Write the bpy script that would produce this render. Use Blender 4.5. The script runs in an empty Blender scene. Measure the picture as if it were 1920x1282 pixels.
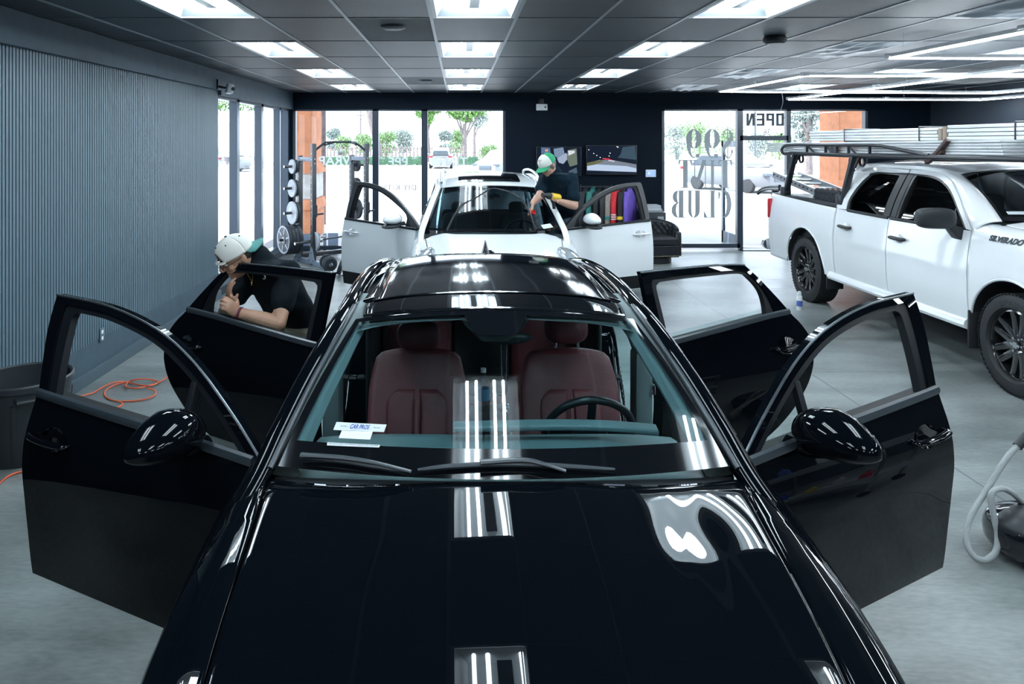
import bpy, bmesh, math, random
from mathutils import Vector, Matrix, Euler
PI = math.pi
TUBE_S, LED_S, WORLD_S, SUN_S, EXPO = 50.0, 40.0, 4.0, 11.0, 0.36
SC = bpy.context.scene
COL = SC.collection
random.seed(7)
V = Vector
CAM_H, F, VX, VY = 2.1, 1384.0, 859.0, 266.0


def at(x, y, Y):
    """world point seen at photo pixel x, y when it stands Y metres ahead"""
    return V(((x - VX) * Y / F, Y, CAM_H - (y - VY) * Y / F))


def on_floor(x, y, z=0.0):
    Y = F * (CAM_H - z) / (y - VY)
    return V(((x - VX) * Y / F, Y, z))


# ---------------------------------------------------------------- maths
def cr(tbl, t):
    """smooth table lookup (cubic Hermite, clamped ends)"""
    if t <= tbl[0][0]:
        return tbl[0][1]
    if t >= tbl[-1][0]:
        return tbl[-1][1]
    n = len(tbl)
    for i in range(n - 1):
        if t <= tbl[i + 1][0]:
            break
    x0, y0 = tbl[i]
    x1, y1 = tbl[i + 1]
    d = (y1 - y0) / (x1 - x0)

    def slope(k):
        if k == 0 or k == n - 1:
            return d
        a = (tbl[k][1] - tbl[k - 1][1]) / (tbl[k][0] - tbl[k - 1][0])
        b = (tbl[k + 1][1] - tbl[k][1]) / (tbl[k + 1][0] - tbl[k][0])
        if a * b <= 0:
            return 0.0
        return 2 * a * b / (a + b)
    m0, m1 = slope(i), slope(i + 1)
    h = x1 - x0
    s = (t - x0) / h
    return (y0 * (2 * s**3 - 3 * s * s + 1) + h * m0 * (s**3 - 2 * s * s + s)
            + y1 * (-2 * s**3 + 3 * s * s) + h * m1 * (s**3 - s * s))


def lin(tbl, t):
    if t <= tbl[0][0]:
        return tbl[0][1]
    for (a, b), (c, d) in zip(tbl, tbl[1:]):
        if t <= c:
            return b + (d - b) * (t - a) / (c - a)
    return tbl[-1][1]


def lerp(a, b, t):
    return a + (b - a) * t


def spline(pts, n, closed=False):
    """Catmull-Rom through pts, about n points evenly spread per span"""
    P = [V(p) for p in pts]
    m = len(P)
    out = []
    spans = m if closed else m - 1
    for i in range(spans):
        if closed:
            p0, p1, p2, p3 = P[(i - 1) % m], P[i], P[(i + 1) % m], P[(i + 2) % m]
        else:
            p1, p2 = P[i], P[i + 1]
            p0 = P[i - 1] if i else p1 * 2 - p2
            p3 = P[i + 2] if i + 2 < m else p2 * 2 - p1
        for k in range(n):
            t = k / n
            out.append(0.5 * ((2 * p1) + (p2 - p0) * t + (2 * p0 - 5 * p1 + 4 * p2 - p3) * t * t
                              + (3 * p1 - p0 - 3 * p2 + p3) * t**3))
    if not closed:
        out.append(P[-1].copy())
    return out


def resample(P, n):
    P = [V(p) for p in P]
    L = [0.0]
    for a, b in zip(P, P[1:]):
        L.append(L[-1] + (b - a).length)
    out = []
    j = 0
    for k in range(n):
        s = L[-1] * k / (n - 1)
        while j < len(P) - 2 and L[j + 1] < s:
            j += 1
        d = L[j + 1] - L[j]
        out.append(P[j].lerp(P[j + 1], (s - L[j]) / d if d > 1e-9 else 0))
    return out


# ---------------------------------------------------------------- mesh builder
class MB:
    def __init__(self):
        self.bm = bmesh.new()
        self.mi = 0

    def _f(self, vs):
        try:
            f = self.bm.faces.new(vs)
            f.material_index = self.mi
            return f
        except ValueError:
            return None

    def poly(self, pts):
        return self._f([self.bm.verts.new(p) for p in pts])

    def box(self, c, s, rot=None, bev=0.0, seg=2):
        c = V(c)
        R = rot if rot is not None else Matrix.Identity(3)
        hx, hy, hz = s[0] / 2, s[1] / 2, s[2] / 2
        vs = [self.bm.verts.new(c + R @ V((x * hx, y * hy, z * hz)))
              for x in (-1, 1) for y in (-1, 1) for z in (-1, 1)]
        fs = [self._f([vs[i] for i in q]) for q in
              ((0, 1, 3, 2), (4, 6, 7, 5), (0, 4, 5, 1), (2, 3, 7, 6), (0, 2, 6, 4), (1, 5, 7, 3))]
        if bev > 0:
            es = set()
            for f in fs:
                es.update(f.edges)
            r = bmesh.ops.bevel(self.bm, geom=list(es), offset=bev, segments=seg, profile=0.5, affect='EDGES')
            for f in r['faces']:
                f.material_index = self.mi
        return self

    def b2(self, a, b, bev=0.0):
        return self.box([(a[i] + b[i]) / 2 for i in range(3)], [abs(b[i] - a[i]) for i in range(3)], None, bev)

    def bar(self, p0, p1, w, h, bev=0.0, up=(0, 0, 1)):
        p0, p1 = V(p0), V(p1)
        d = (p1 - p0)
        L = d.length
        d.normalize()
        upv = V(up)
        if abs(d.dot(upv)) > 0.98:
            upv = V((0, 1, 0))
        x = d.cross(upv).normalized()
        z = x.cross(d)
        return self.box((p0 + p1) / 2, (w, L, h), Matrix((x, d, z)).transposed(), bev)

    def tube(self, pts, r, seg=8, closed=False, cap=True, flat=1.0, up=None):
        P = [V(p) for p in pts]
        n = len(P)
        rad = r if callable(r) else (lambda t: r)
        rings = []
        prev = None
        for i, p in enumerate(P):
            if closed:
                t = P[(i + 1) % n] - P[i - 1]
            else:
                t = P[min(i + 1, n - 1)] - P[max(i - 1, 0)]
            if t.length < 1e-9:
                t = V((0, 0, 1))
            t.normalize()
            if up is not None:
                a = t.cross(V(up))
                if a.length < 1e-4:
                    a = prev or t.orthogonal()
            elif prev is None:
                a = t.orthogonal()
            else:
                a = prev - t * prev.dot(t)
                if a.length < 1e-6:
                    a = t.orthogonal()
            a = a.normalized()
            prev = a
            b = t.cross(a)
            rr = rad(i / max(n - 1, 1))
            rings.append([self.bm.verts.new(p + (a * math.cos(k * 2 * PI / seg) + b * math.sin(k * 2 * PI / seg) * flat) * rr)
                          for k in range(seg)])
        for i in range(n if closed else n - 1):
            A, B = rings[i], rings[(i + 1) % n]
            for k in range(seg):
                self._f((A[k], A[(k + 1) % seg], B[(k + 1) % seg], B[k]))
        if cap and not closed:
            self._f(rings[0][::-1])
            self._f(rings[-1])
        return self

    def cyl(self, p0, p1, r, r1=None, seg=20):
        r1 = r if r1 is None else r1
        return self.tube([p0, p1], lambda t: lerp(r, r1, t), seg)

    def lathe(self, prof, M=None, seg=32, closed=False):
        """prof: (radius, height) pairs revolved about local z, placed by matrix M"""
        M = M or Matrix.Identity(4)
        rings = []
        for (r, z) in prof:
            if r < 1e-6:
                rings.append([self.bm.verts.new(M @ V((0, 0, z)))])
            else:
                rings.append([self.bm.verts.new(M @ V((r * math.cos(k * 2 * PI / seg), r * math.sin(k * 2 * PI / seg), z)))
                              for k in range(seg)])
        m = len(rings)
        for i in range(m if closed else m - 1):
            A, B = rings[i], rings[(i + 1) % m]
            for k in range(seg):
                k2 = (k + 1) % seg
                if len(A) == 1 and len(B) == 1:
                    continue
                if len(A) == 1:
                    self._f((A[0], B[k2], B[k]))
                elif len(B) == 1:
                    self._f((A[k], A[k2], B[0]))
                else:
                    self._f((A[k], A[k2], B[k2], B[k]))
        return self

    def ell(self, c, r, rot=None, nu=16, nv=12, fn=None):
        c = V(c)
        R = rot if rot is not None else Matrix.Identity(3)
        rings = []
        for j in range(nv + 1):
            th = PI * j / nv
            if j in (0, nv):
                p = V((0, 0, math.cos(th)))
                if fn:
                    p = fn(p)
                rings.append([self.bm.verts.new(c + R @ V((p.x * r[0], p.y * r[1], p.z * r[2])))])
                continue
            ring = []
            for k in range(nu):
                a = 2 * PI * k / nu
                p = V((math.sin(th) * math.cos(a), math.sin(th) * math.sin(a), math.cos(th)))
                if fn:
                    p = fn(p)
                ring.append(self.bm.verts.new(c + R @ V((p.x * r[0], p.y * r[1], p.z * r[2]))))
            rings.append(ring)
        for j in range(nv):
            A, B = rings[j], rings[j + 1]
            for k in range(nu):
                k2 = (k + 1) % nu
                if len(A) == 1:
                    self._f((A[0], B[k], B[k2]))
                elif len(B) == 1:
                    self._f((A[k], B[0], A[k2]))
                else:
                    self._f((A[k], B[k], B[k2], A[k2]))
        return self

    def grid(self, fn, nu, nv, closeu=False, matfn=None):
        G = [[self.bm.verts.new(fn(i / nu, j / nv)) for j in range(nv + 1)] for i in range(nu if closeu else nu + 1)]
        m = len(G)
        for i in range(nu):
            for j in range(nv):
                if matfn:
                    self.mi = matfn((i + .5) / nu, (j + .5) / nv)
                self._f((G[i][j], G[(i + 1) % m][j], G[(i + 1) % m][j + 1], G[i][j + 1]))
        return G

    def loft(self, rings, closed_ring=True, cap=True):
        R = [[self.bm.verts.new(p) for p in r] for r in rings]
        n = len(R[0])
        for A, B in zip(R, R[1:]):
            for k in range(n if closed_ring else n - 1):
                k2 = (k + 1) % n
                self._f((A[k], A[k2], B[k2], B[k]))
        if cap and closed_ring:
            self._f(R[0][::-1])
            self._f(R[-1])
        return R

    def prism(self, poly, t, M=None):
        """poly in local x, y extruded along local z by t"""
        M = M or Matrix.Identity(4)
        a = [self.bm.verts.new(M @ V((p[0], p[1], 0))) for p in poly]
        b = [self.bm.verts.new(M @ V((p[0], p[1], t))) for p in poly]
        n = len(poly)
        self._f(a[::-1])
        self._f(b)
        for k in range(n):
            self._f((a[k], a[(k + 1) % n], b[(k + 1) % n], b[k]))
        return self

    def ring(self, outer, inner, fn, thick, closed=False):
        """band between matched 2D loops mapped by fn(p, depth); solid of depth thick"""
        n = len(outer)
        v = [[self.bm.verts.new(fn(p, d)) for p in L] for L, d in ((outer, 0), (inner, 0), (inner, thick), (outer, thick))]
        for i in range(n if closed else n - 1):
            k = (i + 1) % n
            for a, b in ((0, 1), (1, 2), (2, 3), (3, 0)):
                self._f((v[a][i], v[a][k], v[b][k], v[b][i]))
        if not closed:
            self._f([v[a][0] for a in range(4)])
            self._f([v[a][-1] for a in (3, 2, 1, 0)])
        return self

    def build(self, name, mats, parent=None, loc=None, rot=None, smooth=True, angle=35, solid=0.0, off=-1.0, bevel=0.0, sub=0, weld=0.0, recalc=True):
        if weld:
            bmesh.ops.remove_doubles(self.bm, verts=self.bm.verts[:], dist=weld)
        if recalc:
            bmesh.ops.recalc_face_normals(self.bm, faces=self.bm.faces[:])
        me = bpy.data.meshes.new(name)
        self.bm.to_mesh(me)
        self.bm.free()
        for m in (mats if isinstance(mats, (list, tuple)) else [mats]):
            me.materials.append(m)
        if smooth:
            me.shade_smooth()
            if angle < 180:
                me.set_sharp_from_angle(angle=math.radians(angle))
        o = bpy.data.objects.new(name, me)
        COL.objects.link(o)
        if parent is not None:
            o.parent = parent
        if loc is not None:
            o.location = loc
        if rot is not None:
            o.rotation_euler = rot
        if solid:
            md = o.modifiers.new('Solidify', 'SOLIDIFY')
            md.thickness = solid
            md.offset = off
            md.use_even_offset = False
        if bevel:
            md = o.modifiers.new('Bevel', 'BEVEL')
            md.width = bevel
            md.segments = 2
            md.limit_method = 'ANGLE'
            md.angle_limit = math.radians(40)
        if sub:
            md = o.modifiers.new('Subsurf', 'SUBSURF')
            md.levels = md.render_levels = sub
        return o


def tag(o, label=None, cat=None, group=None, kind=None):
    if label:
        o['label'] = label
    if cat:
        o['category'] = cat
    if group:
        o['group'] = group
    if kind:
        o['kind'] = kind
    return o


def thing(name, label, cat, loc=(0, 0, 0), rz=0.0, group=None):
    o = bpy.data.objects.new(name, None)
    o.empty_display_size = 0.1
    COL.objects.link(o)
    o.location = loc
    o.rotation_euler = (0, 0, rz)
    return tag(o, label, cat, group)


def struct(o, label=None):
    o['kind'] = 'structure'
    if label:
        o['label'] = label
    return o


def copy_tree(o, parent=None):
    c = o.copy()
    COL.objects.link(c)
    if parent is not None:
        c.parent = parent
    for ch in list(o.children):
        copy_tree(ch, c)
    return c


def text_mesh(name, body, size, mat, parent=None, M=None, ext=0.001, bold=0.0, sx=1.0, shear=0.0, align='CENTER', spacing=1.0):
    """lettering in the built-in font as a mesh object; M places the text plane (x right, y up, z out)"""
    cu = bpy.data.curves.new(name, 'FONT')
    cu.body = body
    cu.size = size
    cu.align_x = align
    cu.align_y = 'CENTER'
    cu.extrude = ext
    cu.offset = bold
    cu.shear = shear
    cu.space_character = spacing
    cu.resolution_u = 3
    tmp = bpy.data.objects.new(name, cu)
    COL.objects.link(tmp)
    dg = bpy.context.evaluated_depsgraph_get()
    me = bpy.data.meshes.new_from_object(tmp.evaluated_get(dg))
    bpy.data.objects.remove(tmp)
    bpy.data.curves.remove(cu)
    M = M or Matrix.Identity(4)
    me.transform(M @ Matrix.Diagonal((sx, 1, 1, 1)))
    me.materials.clear()
    me.materials.append(mat)
    o = bpy.data.objects.new(name, me)
    COL.objects.link(o)
    if parent is not None:
        o.parent = parent
    return o


def frame_matrix(origin, x, y):
    x, y = V(x).normalized(), V(y).normalized()
    z = x.cross(y).normalized()
    y = z.cross(x)
    m = Matrix((x, y, z)).transposed().to_4x4()
    m.translation = V(origin)
    return m


# ---------------------------------------------------------------- materials
def nt(m):
    m.use_nodes = True
    return m.node_tree.nodes, m.node_tree.links


def mat(name, col, rough=0.5, metal=0.0, spec=0.5, coat=0.0, coat_rough=0.03, noise=0.0, nscale=20.0, bump=0.0, bscale=200.0, emit=None, emit_s=0.0, alpha=1.0, rvar=0.0):
    m = bpy.data.materials.new(name)
    N, L = nt(m)
    b = N['Principled BSDF']
    c = tuple(col) + (1.0,)
    b.inputs['Base Color'].default_value = c
    b.inputs['Roughness'].default_value = rough
    b.inputs['Metallic'].default_value = metal
    b.inputs['Specular IOR Level'].default_value = spec
    b.inputs['Coat Weight'].default_value = coat
    b.inputs['Coat Roughness'].default_value = coat_rough
    if emit:
        b.inputs['Emission Color'].default_value = tuple(emit) + (1.0,)
        b.inputs['Emission Strength'].default_value = emit_s
    if noise or bump or rvar:
        tc = N.new('ShaderNodeTexCoord')
    if noise or rvar:
        t = N.new('ShaderNodeTexNoise')
        t.inputs['Scale'].default_value = nscale
        t.inputs['Detail'].default_value = 5
        L.new(tc.outputs['Object'], t.inputs['Vector'])
        if noise:
            r = N.new('ShaderNodeMapRange')
            r.inputs['From Min'].default_value = 0.3
            r.inputs['From Max'].default_value = 0.7
            r.inputs['To Min'].default_value = 1 - noise
            r.inputs['To Max'].default_value = 1 + noise
            L.new(t.outputs['Fac'], r.inputs['Value'])
            mx = N.new('ShaderNodeMix')
            mx.data_type = 'RGBA'
            mx.blend_type = 'MULTIPLY'
            mx.inputs[0].default_value = 1
            mx.inputs[6].default_value = c
            L.new(r.outputs[0], mx.inputs[7])
            L.new(mx.outputs[2], b.inputs['Base Color'])
        if rvar:
            r = N.new('ShaderNodeMapRange')
            r.inputs['From Min'].default_value = 0.3
            r.inputs['From Max'].default_value = 0.7
            r.inputs['To Min'].default_value = max(0, rough - rvar)
            r.inputs['To Max'].default_value = rough + rvar
            L.new(t.outputs['Fac'], r.inputs['Value'])
            L.new(r.outputs[0], b.inputs['Roughness'])
    if bump:
        t2 = N.new('ShaderNodeTexNoise')
        t2.inputs['Scale'].default_value = bscale
        t2.inputs['Detail'].default_value = 3
        L.new(tc.outputs['Object'], t2.inputs['Vector'])
        bp = N.new('ShaderNodeBump')
        bp.inputs['Strength'].default_value = bump
        bp.inputs['Distance'].default_value = 0.01
        L.new(t2.outputs['Fac'], bp.inputs['Height'])
        L.new(bp.outputs[0], b.inputs['Normal'])
    return m


def glass(name, tint=(.9, .95, .95), f0=.04, rough=0.0, refl=(1, 1, 1), power=5.0):
    """thin pane: transparent with a Fresnel (Schlick) mirror reflection, the same from both sides"""
    m = bpy.data.materials.new(name)
    N, L = nt(m)
    N.remove(N['Principled BSDF'])
    t = N.new('ShaderNodeBsdfTransparent')
    t.inputs[0].default_value = tuple(tint) + (1,)
    g = N.new('ShaderNodeBsdfGlossy')
    g.inputs['Roughness'].default_value = rough
    g.inputs[0].default_value = tuple(refl) + (1,)
    ge = N.new('ShaderNodeNewGeometry')
    d = N.new('ShaderNodeVectorMath')
    d.operation = 'DOT_PRODUCT'
    L.new(ge.outputs['Normal'], d.inputs[0])
    L.new(ge.outputs['Incoming'], d.inputs[1])

    def mth(op, a, b=0.0):
        x = N.new('ShaderNodeMath')
        x.operation = op
        for i, q in enumerate((a, b)):
            if isinstance(q, (int, float)):
                x.inputs[i].default_value = q
            else:
                L.new(q, x.inputs[i])
        return x.outputs[0]
    c = mth('ABSOLUTE', d.outputs['Value'])
    p = mth('POWER', mth('SUBTRACT', 1.0, c), power)
    fr = mth('ADD', mth('MULTIPLY', p, 1 - f0), f0)
    mx = N.new('ShaderNodeMixShader')
    L.new(fr, mx.inputs[0])
    L.new(t.outputs[0], mx.inputs[1])
    L.new(g.outputs[0], mx.inputs[2])
    L.new(mx.outputs[0], N['Material Output'].inputs[0])
    return m


def emission(name, col, s):
    m = bpy.data.materials.new(name)
    N, L = nt(m)
    N.remove(N['Principled BSDF'])
    e = N.new('ShaderNodeEmission')
    e.inputs[0].default_value = tuple(col) + (1,)
    e.inputs[1].default_value = s
    L.new(e.outputs[0], N['Material Output'].inputs[0])
    return m


M = {}
M['white_plastic'] = mat('white_plastic', (.75, .78, .8), .35)
M['black_plastic'] = mat('black_plastic', (.012, .016, .02), .45)
M['black_trim'] = mat('black_trim', (.008, .011, .014), .35)
M['rubber'] = mat('rubber', (.012, .014, .017), .6, bump=.15, bscale=300)
M['black_metal'] = mat('black_metal', (.014, .018, .024), .35, spec=.5)
M['steel'] = mat('steel', (.55, .58, .6), .25, metal=1)
M['chrome'] = mat('chrome', (.8, .82, .85), .06, metal=1)
M['dark_steel'] = mat('dark_steel', (.13, .15, .17), .35, metal=.9)
M['aluminium'] = mat('aluminium', (.62, .65, .68), .35, metal=.85)
# ================================================================ ROOM
XL, XR, YF, YB, ZC = -3.22, 9.1, 14.22, -5.0, 3.05

# ---- floor
def floor_material():
    m = bpy.data.materials.new('polished_concrete')
    N, L = nt(m)
    b = N['Principled BSDF']
    tc = N.new('ShaderNodeTexCoord')

    def noise(scale, det, dist=0.0, vec=None):
        t = N.new('ShaderNodeTexNoise')
        t.inputs['Scale'].default_value = scale
        t.inputs['Detail'].default_value = det
        t.inputs['Distortion'].default_value = dist
        L.new(vec or tc.outputs['Object'], t.inputs['Vector'])
        return t.outputs['Fac']
    mp = N.new('ShaderNodeMapping')
    mp.inputs['Scale'].default_value = (.55, 1.7, 1)
    mp.inputs['Rotation'].default_value = (0, 0, .35)
    L.new(tc.outputs['Object'], mp.inputs[0])
    n1 = noise(.5, 3, .3, mp.outputs[0])
    n2 = noise(2.2, 4, .3, mp.outputs[0])
    n3 = noise(30, 4, 0, mp.outputs[0])

    def mth(op, a, bv):
        x = N.new('ShaderNodeMath')
        x.operation = op
        for i, q in enumerate((a, bv)):
            if isinstance(q, (int, float)):
                x.inputs[i].default_value = q
            else:
                L.new(q, x.inputs[i])
        return x.outputs[0]
    f = mth('ADD', mth('MULTIPLY', n1, .45), mth('ADD', mth('MULTIPLY', n2, .37), mth('MULTIPLY', n3, .18)))
    rp = N.new('ShaderNodeValToRGB')
    rp.color_ramp.elements[0].position = .36
    rp.color_ramp.elements[0].color = (.068, .082, .084, 1)
    rp.color_ramp.elements[1].position = .64
    rp.color_ramp.elements[1].color = (.30, .33, .325, 1)
    L.new(f, rp.inputs[0])
    # saw-cut control joints
    sx = N.new('ShaderNodeSeparateXYZ')
    L.new(tc.outputs['Object'], sx.inputs[0])
    cut = None
    for ax, v in ((1, 6.74), (1, 11.4), (1, 2.1), (0, 3.2)):
        c = mth('LESS_THAN', mth('ABSOLUTE', mth('SUBTRACT', sx.outputs[ax], v), 0), .006)
        cut = c if cut is None else mth('MAXIMUM', cut, c)
    mx = N.new('ShaderNodeMix')
    mx.data_type = 'RGBA'
    L.new(mth('MULTIPLY', cut, .8), mx.inputs[0])
    L.new(rp.outputs[0], mx.inputs[6])
    mx.inputs[7].default_value = (.05, .06, .065, 1)
    L.new(mx.outputs[2], b.inputs['Base Color'])
    r = N.new('ShaderNodeMapRange')
    r.inputs['From Min'].default_value = .3
    r.inputs['From Max'].default_value = .7
    r.inputs['To Min'].default_value = .32
    r.inputs['To Max'].default_value = .42
    L.new(n2, r.inputs[0])
    L.new(r.outputs[0], b.inputs['Roughness'])
    return m


q = MB()
q.b2((XL - .2, YB - .2, -.12), (XR + .2, YF + .2, 0))
struct(q.build('floor', floor_material(), smooth=False))

M['wall_dark'] = mat('wall_dark', (.0035, .008, .016), .65, bump=.12, bscale=160, spec=.1)
M['wall_blue'] = mat('wall_blue', (.045, .078, .105), .6, bump=.35, bscale=70, noise=.12, nscale=6)
M['wall_side'] = mat('wall_side', (.018, .028, .042), .6, bump=.15, bscale=120)
M['slat'] = mat('slat', (.082, .132, .168), .42, bump=.1, bscale=240)
M['slat_gap'] = mat('slat_gap', (.012, .02, .028), .7)
M['base'] = mat('base', (.05, .082, .105), .45)
M['alu_dark'] = mat('alu_dark', (.02, .032, .05), .32, spec=.6)
M['alu_side'] = mat('alu_side', (.05, .075, .11), .3, spec=.6)
M['pane'] = glass('pane', (.97, .985, .985), .03)
M['ceil_tile'] = mat('ceil_tile', (.027, .040, .053), .48, bump=.25, bscale=90, noise=.3, nscale=1.2, spec=.55)
M['ceil_rough'] = mat('ceil_rough', (.16, .175, .19), .8, bump=1.0, bscale=140)
M['ceil_bar'] = mat('ceil_bar', (.34, .38, .42), .4)

# ---- left wall: backing, slat cladding, header beam, lower plain band, baseboard
WZ = 2.727
q = MB()
q.b2((XL - .25, YB, 0), (XL - .045, 9.95, ZC))
q.b2((XL - .25, 9.95, WZ + .02), (XL - .045, YF, ZC))
q.b2((XL - .25, 9.95, 0), (XL - .02, YF, .1))
q.mi = 1
q.b2((XL - .045, 4.8, 2.79), (XL + .045, 9.9, ZC), .004)
q.b2((XL - .045, 9.9, WZ), (XL + .045, YF, ZC), .004)
q.b2((XL - .045, 4.8, .1), (XL - .005, 9.95, .335))
q.mi = 2
q.b2((XL - .045, YB, 0), (XL + .0, 4.8, ZC))
struct(q.build('wall_left', [M['slat_gap'], M['wall_blue'], M['wall_dark']], smooth=False))
q = MB()
y = 4.86
while y < 9.9:
    q.box((XL - .022, y, (2.79 + .335) / 2), (.040, .028, 2.79 - .335))
    y += .0415
o = q.build('trim_1', M['slat'], smooth=False)
struct(o, 'vertical slat cladding on the left wall')
q = MB()
q.b2((XL - .045, 4.8, 0), (XL + .03, 9.95, .112), .004)
struct(q.build('baseboard_left', M['base'], smooth=False))

# ---- far wall
q = MB()
q.b2((XL - .25, YF, WZ), (XR + .2, YF + .2, ZC))
q.b2((.914, YF, 0), (3.925, YF + .2, WZ))
q.b2((7.89, YF, 0), (XR + .2, YF + .2, WZ))
q.b2((XL - .25, YF, 0), (XL + .04, YF + .2, WZ))
struct(q.build('wall_far', M['wall_dark'], smooth=False))
q = MB()
q.b2((.93, YF - .015, 0), (3.9, YF, .1))
struct(q.build('baseboard_far', M['alu_dark'], smooth=False))
# right and back walls
q = MB()
q.b2((XR, YB, 0), (XR + .2, YF, ZC))
struct(q.build('wall_right', M['wall_side'], smooth=False))
q = MB()
q.b2((XL - .2, YB - .2, 0), (XR + .2, YB, ZC))
struct(q.build('wall_back', M['wall_dark'], smooth=False))


def window(name, x0, x1, z0, z1, mull, yy=YF + .05, fr=.05, dep=.11):
    w = MB()
    w.b2((x0, yy - dep / 2, z0), (x0 + fr, yy + dep / 2, z1))
    w.b2((x1 - fr, yy - dep / 2, z0), (x1, yy + dep / 2, z1))
    w.b2((x0, yy - dep / 2, z0), (x1, yy + dep / 2, z0 + fr * 1.6))
    w.b2((x0, yy - dep / 2, z1 - fr * .6), (x1, yy + dep / 2, z1))
    for m_ in mull:
        w.b2((m_ - .058, yy - dep / 2, z0), (m_ + .058, yy + dep / 2, z1))
    f = struct(w.build(name, M['alu_dark'], smooth=False))
    xs = [x0] + list(mull) + [x1]
    for a, b in zip(xs, xs[1:]):
        p = MB()
        p.b2((a + .02, yy - .003, z0 + .02), (b - .02, yy + .003, z1 - .01))
        p.build('pane', M['pane'], f, smooth=False)
    return f


win1 = window('window_1', XL + .04, .914, 0.02, WZ, (-1.593, -.647))
win2 = window('window_2', 3.925, 5.43, .06, WZ, ())
win3 = window('window_3', 6.36, 7.89, .06, WZ, ())
# side window along the left wall (three panes)
w = MB()
x = XL - .09
for (a, b) in ((9.95, 10.0), (10.86, 10.98), (12.2, 12.32), (13.45, 13.55), (14.1, 14.2)):
    w.b2((x - .06, a, .1), (x + .06, b, WZ))
w.b2((x - .06, 9.95, .1), (x + .06, YF, .2))
w.b2((x - .06, 9.95, WZ - .04), (x + .06, YF, WZ))
win4 = struct(w.build('window_4', M['alu_side'], smooth=False))
for a, b in ((9.97, 10.92), (10.92, 12.26), (12.26, 13.5), (13.5, 14.15)):
    p = MB()
    p.b2((x - .003, a + .02, .12), (x + .003, b - .02, WZ - .01))
    p.build('pane', M['pane'], win4, smooth=False)

# door: frame, transom pane and the open leaf swung out
w = MB()
dx0, dx1 = 5.43, 6.36
w.b2((dx0, YF, 0), (dx0 + .06, YF + .11, WZ))
w.b2((dx1 - .03, YF, 0), (dx1, YF + .11, WZ))
w.b2((dx0, YF, 2.13), (dx1, YF + .11, 2.22))
w.b2((dx0, YF, WZ - .03), (dx1, YF + .11, WZ))
w.b2((dx0, YF, 0), (dx1, YF + .11, .015))
door1 = struct(w.build('door_1', M['alu_dark'], smooth=False))
p = MB()
p.b2((dx0 + .05, YF + .05, 2.21), (dx1 - .05, YF + .056, WZ - .02))
p.build('pane', M['pane'], door1, smooth=False)
w = MB()
lx = dx0 + .06
for (a, b, c, d) in ((0, .09, .03, 2.12), (.83, .92, .03, 2.12), (0, .92, .03, .28), (0, .92, 2.0, 2.12)):
    w.b2((lx - .045, YF + .12 + a, c), (lx, YF + .12 + b, d))
leaf = w.build('door_leaf', M['alu_side'], door1, smooth=False)
p = MB()
p.b2((lx - .025, YF + .2, .25), (lx - .019, YF + .97, 2.02))
p.build('pane', M['pane'], leaf, smooth=False)
w = MB()
w.tube([(lx + .0, YF + .95, .95), (lx + .06, YF + .95, .95), (lx + .06, YF + .95, 1.25), (lx, YF + .95, 1.25)], .012, 8)
w.tube([(lx, YF + .2, 1.02), (lx + .05, YF + .2, 1.02), (lx + .05, YF + .95, 1.02), (lx, YF + .95, 1.02)], .014, 8)
w.build('handle', M['alu_side'], leaf)

# ---- window lettering (reads from outside, so it is mirrored from in here)
M['vinyl_grey'] = mat('vinyl_grey', (.30, .33, .35), .6)
M['vinyl_white'] = mat('vinyl_white', (.8, .82, .84), .6)
M['vinyl_dark'] = mat('vinyl_dark', (.03, .04, .05), .5)


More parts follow.
